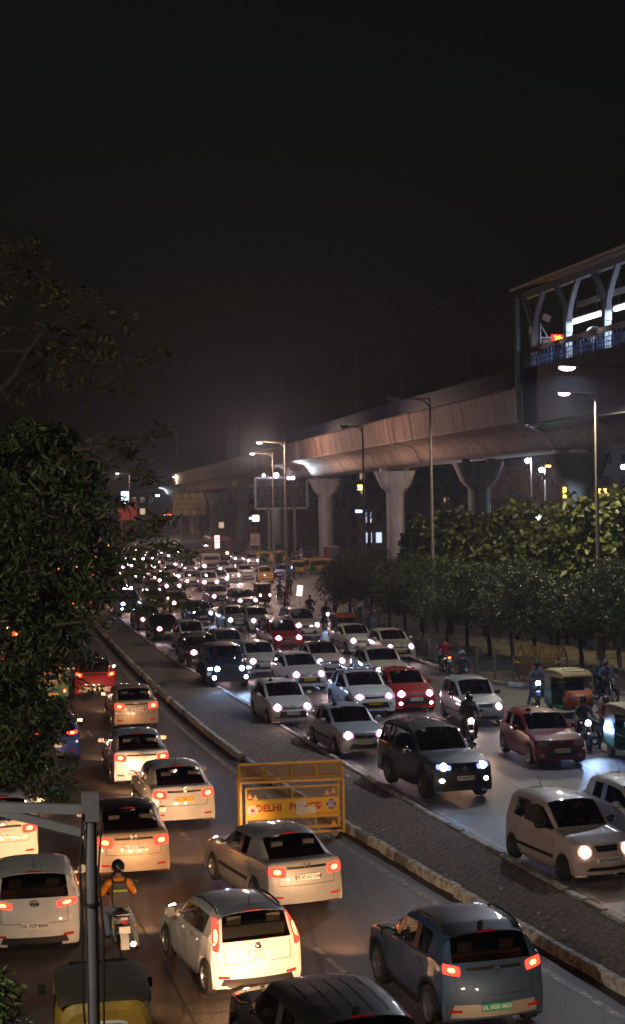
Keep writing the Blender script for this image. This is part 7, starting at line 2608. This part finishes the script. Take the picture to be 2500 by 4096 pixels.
# --- lorry and bus
def big_box(name, at, a, L, W, H, colour, label, cat, head='pink', cabin=1.9):
    c = gp(*at)
    c.z = 0.012
    e = empty(name, c, R(a))
    tag(e, label, cat)
    hl = L / 2
    body = MB()
    prof = [(-W / 2, 0.55), (-W / 2, H - 0.25), (-W / 2 + 0.18, H), (W / 2 - 0.18, H), (W / 2, H - 0.25), (W / 2, 0.55)]
    body.prism(prof, -hl, hl - (cabin if cat == 'lorry' else 0.05), 'Y')
    put('body', body.mesh('body'), colour, e)
    if cat == 'lorry':
        cab = MB().prism([(hl - cabin + 0.05, 0.5), (hl, 0.5), (hl, 1.55), (hl - 0.28, H - 0.5), (hl - cabin + 0.05, H - 0.4)], -W / 2 + 0.06, W / 2 - 0.06, 'X')
        put('cab', cab.mesh('cab'), PAINTS['cream'], e)
        ws = MB().add([(-W / 2 + 0.2, hl + 0.01, 1.62), (W / 2 - 0.2, hl + 0.01, 1.62), (W / 2 - 0.28, hl - 0.24, H - 0.62), (-W / 2 + 0.28, hl - 0.24, H - 0.62)], [(0, 1, 2, 3)])
    else:
        ws = MB().box((0, hl - 0.02, H * 0.62), (W - 0.3, 0.05, H * 0.42))
        for k in range(6):
            for sx in (-1, 1):
                put('window', MB().box((sx * W / 2, -hl + 0.9 + k * (L - 1.6) / 6 + 0.3, H * 0.66), (0.04, (L - 1.6) / 6 - 0.16, H * 0.30)).mesh('window'), G['glass'], e)
    put('windshield', ws.mesh('windshield', fix=False), G['pane_black'] if False else mat('pane_dark', (0.015, 0.018, 0.022), 0.1), e)
    put('bumper', MB().box((0, hl + 0.04, 0.58), (W - 0.1, 0.16, 0.28)).mesh('bumper'), G['black'], e)
    put('grille', MB().box((0, hl + 0.02, 1.05), (W * 0.5, 0.06, 0.4)).mesh('grille'), G['black'], e)
    for sx in (-1, 1):
        put('headlight', MB().lathe([(0.0, 0.08), (0.10, 0.06), (0.13, 0.0)], 12, (sx * W * 0.38, hl + 0.03, 0.95), 'Y').mesh('headlight', True), G['head_' + head], e)
        lamp('low_beam', 'SPOT', (sx * W * 0.38, hl + 0.15, 0.95), BW, HEADCOL[head], e, (0, 1, -0.07), 62, 0.9, 0.06)
        for yy in (hl - 1.0, -hl + 1.4):
            wn = put('wheel', TYRE_ME, G['tyre'], e, (sx * (W / 2 - 0.18), yy, 0.45), (0, 0, 0 if sx > 0 else PI), (0.40, 0.45, 0.45))
            put('rim', RIM_MES[0], G['steel'], wn)
        put('side_mirror', MB().box((sx * (W / 2 + 0.16), hl - 0.2, H * 0.66), (0.18, 0.06, 0.4)).mesh('side_mirror'), G['black'], e)
    return e


big_box('lorry', (835, 2294), 183.0, 5.6, 2.1, 2.7, PAINTS['brown'], 'cream fronted lorry deep in the jam with two bright lamps', 'lorry', 'pink')
big_box('bus', (865, 2236), 183.0, 9.5, 2.5, 3.2, PAINTS['red'], 'dull red bus looming in the haze behind the lorry', 'bus', 'warm')
p = dp(812, 2180, 226)
e = empty('vertical_sign', (p.x, p.y, 0))
tag(e, 'tall narrow white sign glowing in front of the red bus', 'sign')
p2 = gp(870, 2262)
e.location = (p2.x, p2.y, 0)
put('sign_face', MB().box((0, 0, 3.0), (0.62, 0.12, 1.6)).mesh('sign_face'), emis('sign_pinkwhite', (1.0, 0.74, 0.72), 1.4), e)
put('sign_pole', MB().tube([(0, 0.12, 0), (0, 0.12, 2.1)], 0.06, 6).mesh('sign_pole'), G['steel'], e)
put('sign_bar', MB().box((0, -0.07, 3.35), (0.5, 0.03, 0.12)).box((0, -0.07, 2.95), (0.5, 0.03, 0.12)).mesh('sign_bar'), G['black'], e)


# --- motorcycles and people
def bike(at, a, colour, label, rider_=None, pill=None, head='off', tail='off', pose='rider', dy=-0.10, beam=180):
    e, c = moto(at, a, label, colour, head, tail, beam)
    if rider_:
        person(pose, rider(c, a, dy), a, rider_[0], rider_[1], rider_[2], helmet=rider_[3], group='riders in the traffic')
    if pill:
        person('pillion', rider(c, a, dy), a, pill[0], pill[1], pill[2], helmet=pill[3], group='riders in the traffic')
    return e, c


K = (0.014, 0.014, 0.016)
DK = (0.02, 0.02, 0.025)
e, c = bike(tuple(gp(478, 3815)[:2]) + (0,), 6.0, 'white', 'pale motorcycle under the rider in the orange shirt', ((0.75, 0.26, 0.01), (0.26, 0.32, 0.42), 'rider in orange shirt with backpack on the pale motorcycle', K), tail='off', head='warm', pose='footdown', beam=200)
# backpack
bp_ = empty('backpack', tuple(rider(c, 6.0, -0.10)), R(6.0))
tag(bp_, 'grey backpack with lime stripe on the back of the orange shirt', 'backpack')
bk = MB().loft([[(x * w_, y_, z_) for x, y_ in ((-1, -0.02), (-0.85, -0.16 * d_), (0.85, -0.16 * d_), (1, -0.02))] for z_, w_, d_ in ((0.92, 0.14, 1.0), (1.05, 0.16, 1.25), (1.25, 0.155, 1.15), (1.36, 0.12, 0.7))])
bk.v = [(x, y + 0.18 * (z - 0.95) - 0.10, z) for x, y, z in bk.v]
put('bag', bk.mesh('bag'), cloth((0.10, 0.085, 0.08)), bp_)
put('stripe', MB().box((0, -0.285 + 0.04, 1.24), (0.26, 0.02, 0.035)).mesh('stripe'), cloth((0.35, 0.5, 0.05)), bp_)
for sx in (-1, 1):
    put('strap', MB().tube([(sx * 0.10, -0.10, 1.32), (sx * 0.13, 0.02, 1.42), (sx * 0.14, 0.16, 1.34), (sx * 0.14, 0.12, 1.05)], 0.022, 6).mesh('strap', True), cloth((0.03, 0.025, 0.025)), bp_)
bike((1780, 2692), 2.0, 'black', 'motorcycle riding away along the fence with a red tail lamp', ((0.30, 0.012, 0.02), DK, 'rider in a dark red jacket going away along the fence', None), tail='on', pose='rider')
bike((1850, 2760), 184.0, 'black', 'motorcycle hidden behind the silver tall hatchback', (DK, DK, 'helmeted rider peeping over the silver tall hatchback', (0.3, 0.3, 0.32)))
bike((2150, 2818), 168.0, 'blue', 'blue-lit motorcycle with two people next to the yellow booth', ((0.05, 0.055, 0.065), (0.06, 0.07, 0.10), 'helmeted rider in grey jacket in front of a pillion rider', K), ((0.16, 0.02, 0.025), DK, 'pillion rider in maroon top beside the yellow booth', None), head='cool', pose='footdown')
bike((1880, 2985), 172.0, 'black', 'motorcycle with a warm lamp squeezed before the silver tall hatchback', (DK, DK, 'helmeted rider in black before the silver tall hatchback', K), ((0.03, 0.025, 0.025), DK, 'bareheaded pillion rider in black before the silver tall hatchback', None), head='warm')
bike((2335, 2995), 178.0, 'black', 'motorcycle with a glaring white lamp beside the maroon hatchback', ((0.05, 0.055, 0.07), DK, 'helmeted rider in dark jacket beside the maroon hatchback', (0.02, 0.015, 0.015)), head='cool', pose='footdown', beam=300)
bike((2425, 2995), 200.0, 'silver', 'silver scooter-like motorcycle near the pale-canopied auto-rickshaw', ((0.20, 0.02, 0.03), (0.03, 0.03, 0.05), 'helmeted rider in red jacket on the silver motorcycle', (0.10, 0.10, 0.10)), pose='footdown')
bike((2420, 2810), 196.0, 'black', 'dark motorcycle behind the cream-roofed auto-rickshaw', ((0.03, 0.05, 0.09), DK, 'helmeted rider in blue behind the cream-roofed auto-rickshaw', (0.08, 0.08, 0.09)), (DK, DK, 'pillion rider in black behind the cream-roofed auto-rickshaw', None))
bike((1120, 2408), 184.0, 'black', 'dark motorcycle crossing the mouth of the side road', (DK, DK, 'rider in black at the mouth of the side road', K))
bike((1146, 2438), 186.0, 'red', 'red motorcycle left of the white people carrier', ((0.25, 0.02, 0.02), DK, 'rider in red left of the white people carrier', None))
bike((1303, 2512), 186.0, 'blue', 'motorcycle with a violet-white lamp by the fence end', (DK, DK, 'rider in black behind a violet-white lamp', None), head='cool')
e, c = moto((1240, 2478), 184.0, 'bicycle-thin dark motorcycle by the fence end', 'black')
person('rider', rider(c, 184, -0.1), 184, (0.02, 0.022, 0.03), DK, 'man in dark suit riding by the fence end')
person('walking', tuple(gp(1342, 2470)), 150, (0.22, 0.22, 0.24), DK, 'man in grey shirt walking beside the fence end')
person('standing', tuple(gp(1158, 2382)), 180, (0.12, 0.12, 0.14), DK, 'person standing by the lamp post at the side road')
p = gp(1200, 2440)
e = empty('light_board', (p.x, p.y, 0))
tag(e, 'tilted glowing white board carried beside the man in dark suit', 'sign')
put('board_face', MB().box((0, 0, 1.45), (0.42, 0.06, 0.8), ry=0.12).mesh('board_face'), emis('board_glow', (1.0, 0.78, 0.76), 1.3), e)
put('board_stand', MB().bar((0, 0.08, 0), (0, 0.08, 1.2), 0.05).mesh('board_stand'), G['steel'], e)


def driver(e, kind, top, label, seat=1, mask=None, helmet=None):
    P, _ = TYPES[kind]
    th = e.rotation_euler.z
    lx, ly, lz = seat * P['W'] * 0.2, P['yrf'] - 0.28, P['gc'] + 0.56
    loc = e.location + Vector((math.cos(th) * lx - math.sin(th) * ly, math.sin(th) * lx + math.cos(th) * ly, lz))
    person('driver', tuple(loc), math.degrees(th), top, DK, label, group='people in the cars', mask=mask)


driver(santro, 'tall', (0.03, 0.025, 0.025), 'passenger with a pink face mask in the pinkish white hatchback', -1, (0.5, 0.08, 0.14))
driver(santro, 'tall', (0.04, 0.06, 0.12), 'driver in blue in the pinkish white hatchback', 1)
driver(fort, 'suv', (0.05, 0.05, 0.06), 'driver dimly seen in the large dark grey suv')
driver(sx4, 'sedan', (0.06, 0.05, 0.05), 'driver dimly seen in the silver sedan beside the dark suv')
driver(i20, 'hatch', (0.10, 0.10, 0.12), 'driver dimly seen in the wide-grilled white hatchback')
driver(i10, 'hatch', (0.06, 0.06, 0.07), 'driver dimly seen in the maroon hatchback')
driver(thar, 'jeep', (0.05, 0.05, 0.05), 'driver dimly seen in the black jeep')
driver(wag, 'tall', (0.08, 0.06, 0.06), 'driver dimly seen in the silver tall hatchback')


# ------------------------------------------------------------------ police barricades
G['bar_yellow'] = mat('barricade_yellow', (0.62, 0.33, 0.015), 0.45, var=0.2, vscale=3, coat=0.3)
G['bar_panel'] = mat('barricade_panel', (0.78, 0.45, 0.015), 0.5, var=0.12, vscale=2)
G['bar_mesh'] = mat('barricade_mesh', (0.36, 0.20, 0.02), 0.6)
G['bar_dull'] = mat('barricade_dull', (0.10, 0.052, 0.014), 0.7, var=0.3, vscale=3)
G['bar_red'] = mat('barricade_red', (0.42, 0.03, 0.015), 0.6)
G['bar_violet'] = mat('barricade_violet', (0.10, 0.04, 0.30), 0.5)
G['paper'] = mat('paper_white', (0.72, 0.70, 0.68), 0.8, var=0.12, vscale=6)


def grid_mesh(x0, x1, z0, z1, y, step, t, slope=0.0):
    m = MB()
    n = int(round((x1 - x0) / step))
    for k in range(1, n):
        x = x0 + (x1 - x0) * k / n
        m.bar((x, y, z0), (x, y + slope, z1), t)
    n = max(2, int(round(((z1 - z0) ** 2 + slope ** 2) ** 0.5 / step)))
    for k in range(1, n):
        f = k / n
        m.bar((x0, y + slope * f, z0 + (z1 - z0) * f), (x1, y + slope * f, z0 + (z1 - z0) * f), t)
    return m


def barricade(at, rz, label, full=True, W=2.56, D=0.62, H=1.40, RH=0.40):
    c = gp(*at) if len(at) == 2 else Vector(at)
    c.z = 0.012
    e = empty('police_barricade', c, rz)
    tag(e, label, 'barricade', 'yellow police barricades')
    hw = W / 2
    ym = G['bar_yellow'] if full else G['bar_dull']
    B = lambda a, b, t=0.055: put('frame_bar', MB().bar(a, b, t).mesh('frame_bar'), ym, e)
    for y in (0, D):
        for x in (-hw, hw):
            B((x, y, 0.06), (x, y, H))
        B((-hw, y, H), (hw, y, H))
        B((-hw, y, 0.12), (hw, y, 0.12))
    for x in (-hw, hw):
        B((x, 0, 0.12), (x, D, 0.12))
        B((x, 0, H), (x, D / 2, H + RH), 0.045)
        B((x, D, H), (x, D / 2, H + RH), 0.045)
    B((-hw, D / 2, H + RH), (hw, D / 2, H + RH), 0.05)
    for t in (0.25, 0.5, 0.75):
        x = -hw + W * t
        B((x, 0, H), (x, D / 2, H + RH), 0.035)
        B((x, D, H), (x, D / 2, H + RH), 0.035)
    # inner front leaf
    x0, x1 = -hw + 0.13, hw - 0.13
    zs = (0.24, 0.50, 0.96, 1.26)
    for z in zs:
        B((x0, -0.03, z), (x1, -0.03, z), 0.04)
    for x in (x0, x1):
        B((x, -0.03, zs[0]), (x, -0.03, zs[3]), 0.045)
    B((0, -0.03, zs[2]), (0, -0.03, zs[3]), 0.03)
    for t in (0.25, 0.5, 0.75):
        B((x0 + (x1 - x0) * t, -0.03, zs[0]), (x0 + (x1 - x0) * t, -0.03, zs[1]), 0.035)
    for z0, z1, y, sl in ((zs[0], zs[1], -0.03, 0), (zs[2], zs[3], -0.03, 0)):
        put('wire_mesh', grid_mesh(x0, x1, z0, z1, y, 0.052, 0.0075).mesh('wire_mesh', fix=False), G['bar_mesh'], e)['kind'] = 'stuff'
    put('wire_mesh', grid_mesh(-hw, hw, H, H + RH, 0, 0.052, 0.0075, D / 2).mesh('wire_mesh', fix=False), G['bar_mesh'], e)['kind'] = 'stuff'
    put('wire_mesh', grid_mesh(-hw, hw, H, H + RH, D, 0.052, 0.0075, -D / 2).mesh('wire_mesh', fix=False), G['bar_mesh'], e)['kind'] = 'stuff'
    for x in (-hw + 0.25, hw - 0.25):
        put('wheel', MB().lathe([(0.03, -0.03), (0.085, -0.03), (0.09, 0.0), (0.085, 0.03), (0.03, 0.03)], 14, (x, -0.10, 0.09), 'Y').mesh('wheel', True), G['kerb2'], e)
    pn = []
    for k in range(2):
        xa = x0 + (x1 - x0) * 0.5 * k
        pn.append(put('sign_panel', MB().box((xa + (x1 - x0) * 0.25, -0.055, 0.73), ((x1 - x0) * 0.5 - 0.008, 0.012, 0.44)).mesh('sign_panel'), G['bar_panel'] if full else G['bar_dull'], e))
    if full:
        T = lambda s, size, x, z, m, yy=-0.066, bold=0.004, tilt=0.0, par=None: put('lettering', text_mesh(s, size, 0.001, bold), m, par or e, (x, yy, z), (0, tilt, 0))
        T('DELHI', 0.235, -0.60, 0.76, G['bar_red'], bold=0.009)
        T('POLICE', 0.235, 0.29, 0.77, G['bar_red'], bold=0.009)
        T('PS. LAJPAT NAGAR', 0.095, 0.73, 0.575, G['bar_red'], bold=0.001)
        disc = lambda x, z, r_, m, y_=-0.068: put('roundel', MB().lathe([(0.0, -0.003), (r_, -0.003), (r_, 0.003), (0.0, 0.003)], 28, (x, y_, z), 'Y').mesh('roundel'), m, e)
        d = disc(-1.0, 0.72, 0.135, G['paper'])
        disc(-1.0, 0.72, 0.048, G['bar_red'], -0.073)
        put('roundel_band', MB().tube([(-1.0 + 0.10 * math.cos(a), -0.072, 0.72 + 0.10 * math.sin(a)) for a in np.linspace(PI * 1.15, PI * 1.85, 10)], 0.008, 4).mesh('roundel_band'), G['bar_red'], e)
        put('roundel_text', text_mesh('. . . . . . . .', 0.04, 0.001, 0.002), G['ink'], e, (-1.0, -0.073, 0.80))
        disc(0.66, 0.80, 0.075, mat('roundel_red', (0.55, 0.03, 0.03), 0.5), -0.070)
        T('27/8', 0.06, 0.66, 0.79, G['paper'], -0.075, 0.001)
        disc(0.96, 0.80, 0.125, G['bar_violet'], -0.070)
        T('SOUTH\nEAST\nDISTRICT', 0.064, 0.96, 0.80, G['paper'], -0.076, 0.002)
        pap = MB().prism([(0.0, 0.0), (0.50, 0.03), (0.50, 0.20), (0.44, 0.16), (0.40, 0.21), (0.30, 0.22), (0.25, 0.30), (0.24, 0.36), (0.0, 0.34)], -0.082, -0.078, 'Y')
        pp = put('torn_poster', pap.mesh('torn_poster'), G['paper'], e, (0.08, 0, 0.57))
        put('poster_text', text_mesh('75', 0.12, 0.001, 0.001), mat('poster_pink', (0.6, 0.35, 0.3), 0.8), pp, (0.12, -0.084, 0.22))
        put('poster_text', text_mesh('Azadi Ka\nMahotsav', 0.07, 0.001, 0.0), mat('poster_grey', (0.35, 0.38, 0.42), 0.8), pp, (0.24, -0.084, 0.09))
        put('poster_flag', MB().prism([(0.16, 0.20), (0.26, 0.235), (0.33, 0.205), (0.26, 0.19)], -0.085, -0.083, 'Y').mesh('poster_flag'), mat('poster_green', (0.10, 0.25, 0.20), 0.8), pp)
    for x, z, m in ((-1.06, 1.07, 'tri_orange'), (-0.93, 1.03, 'tri_pale'), (0.86, 1.09, 'tri_amber'), (1.02, 1.13, 'tri_amber'), (-1.0, 0.31, 'tri_amber'), (1.02, 0.33, 'tri_amber')):
        put('reflector_triangle', MB().prism([(x - 0.075, z - 0.06), (x + 0.075, z - 0.06), (x, z + 0.08)], -0.064, -0.054, 'Y').mesh('reflector_triangle'), G[m], e)
    return e


G['tri_orange'] = mat('tri_orange', (0.75, 0.20, 0.02), 0.3, coat=0.5)
G['tri_pale'] = mat('tri_pale', (0.70, 0.50, 0.16), 0.3, coat=0.5)
G['tri_amber'] = mat('tri_amber', (0.80, 0.36, 0.02), 0.3, coat=0.5)
barricade((1172, 3352), 0.03, 'yellow police barricade lettered DELHI POLICE standing against the median')
barricade(tuple(gp(2155, 2745)[:2]) + (0,), -0.62, 'dull brownish yellow barricade with gabled top by the park fence', False, 2.0, 0.9, 1.25, 0.45)


# ------------------------------------------------------------------ grey pole with bracket in front, left
G['pole_grey'] = mat('pole_grey', (0.13, 0.13, 0.155), 0.6, 0.2, var=0.2, vscale=3)
DPOLE = 15.0
top = dp(352, 3205, DPOLE)
e = empty('sign_gantry', (top.x + 0.02, top.y, 0))
tag(e, 'grey steel pole with bracket arm and loose cables close to the bridge', 'pole')
so2 = Vector((top.x, top.y, 0))
put('pole', MB().tube([(0, 0, 0), (0, 0, top.z * 0.97), (0, 0, top.z)], [0.062, 0.056, 0.056], 14).mesh('pole', True), G['pole_grey'], e)
pv = lambda x, y: tuple(dp(x, y, DPOLE) - Vector((top.x + 0.02, top.y, 0)))
put('bracket_arm', MB().bar(pv(355, 3238), pv(-120, 3225), 0.085).mesh('bracket_arm'), G['pole_grey'], e)
put('bracket_brace', MB().bar(pv(335, 3330), pv(-120, 3215), 0.075).mesh('bracket_brace'), G['pole_grey'], e)
put('cap_box', MB().box((0.0, 0, top.z - 0.05), (0.16, 0.14, 0.26)).mesh('cap_box'), G['pole_grey'], e)
for dx, sd in ((-0.09, 1), (0.085, 2)):
    r2 = random.Random(sd)
    pts = [(dx * (0.7 + 0.6 * r2.random()), -0.05 - 0.03 * r2.random(), top.z - 0.1 - k * 0.55) for k in range(10)]
    put('cable', MB().tube(pts, 0.012, 6).mesh('cable', True), G['black'], e)
put('cable_tie', MB().lathe([(0.078, -0.015), (0.078, 0.015)], 14, (0, 0, top.z - 0.95)).mesh('cable_tie'), G['black'], e)

# kiosk, planter box, notice board near the parked row
p = gp(1325, 2250)
e = empty('kiosk', tuple(p), 0.1)
tag(e, 'small maroon and blue kiosk at the foot of the fourth pillar', 'kiosk')
put('wall', MB().box((0, 0, 1.0), (1.6, 1.4, 2.0)).mesh('wall'), mat('kiosk_maroon', (0.16, 0.03, 0.035), 0.7), e)
put('blue_panel', MB().box((0.35, -0.72, 0.9), (0.8, 0.04, 1.7)).mesh('blue_panel'), mat('kiosk_blue', (0.03, 0.04, 0.16), 0.6), e)
put('roof', MB().box((0, 0, 2.06), (1.9, 1.7, 0.12)).mesh('roof'), G['steel'], e)
p = gp(1325, 2362)
e = empty('planter', tuple(p), 0.0)
tag(e, 'dull red planter box on the paved island', 'planter')
put('box', MB().box((0, 0, 0.28), (1.1, 0.5, 0.56), taper=1.08).mesh('box'), mat('planter_red', (0.14, 0.035, 0.03), 0.8), e)
put('soil', MB().box((0, 0, 0.57), (1.0, 0.4, 0.03)).mesh('soil'), G['soil'], e)
p = gp(1022, 2250)
e = empty('notice_board', tuple(p), 0.0)
tag(e, 'pale pink four-panel notice board left of the greenish pillar', 'notice board')
for k in range(4):
    put('panel', MB().box((-0.33 + 0.66 * (k % 2), 0, 2.6 + 0.8 * (k // 2)), (0.62, 0.05, 0.74)).mesh('panel'), mat('notice_pink', (0.42, 0.30, 0.33), 0.7), e)
put('leg', MB().bar((-0.6, 0.05, 0), (-0.6, 0.05, 3.8), 0.06).mesh('leg'), G['steel'], e)
put('leg', MB().bar((0.6, 0.05, 0), (0.6, 0.05, 3.8), 0.06).mesh('leg'), G['steel'], e)

# ------------------------------------------------------------------ haze
hz = MB().box((0, 1300, 12.75), (5200, 3900, 27.5)).mesh('haze')
ho = put('haze', hz, None)
hm = bpy.data.materials.new('haze')
hm.use_nodes = True
hn = hm.node_tree
hn.nodes.clear()
hout = hn.nodes.new('ShaderNodeOutputMaterial')
pv_ = hn.nodes.new('ShaderNodeVolumePrincipled')
pv_.inputs['Color'].default_value = (0.70, 0.80, 1.0, 1)
pv_.inputs['Density'].default_value = 0.00028
pv_.inputs['Anisotropy'].default_value = 0.78
hn.links.new(pv_.outputs[0], hout.inputs['Volume'])
hz.materials[0] = hm
ho['kind'] = 'stuff'
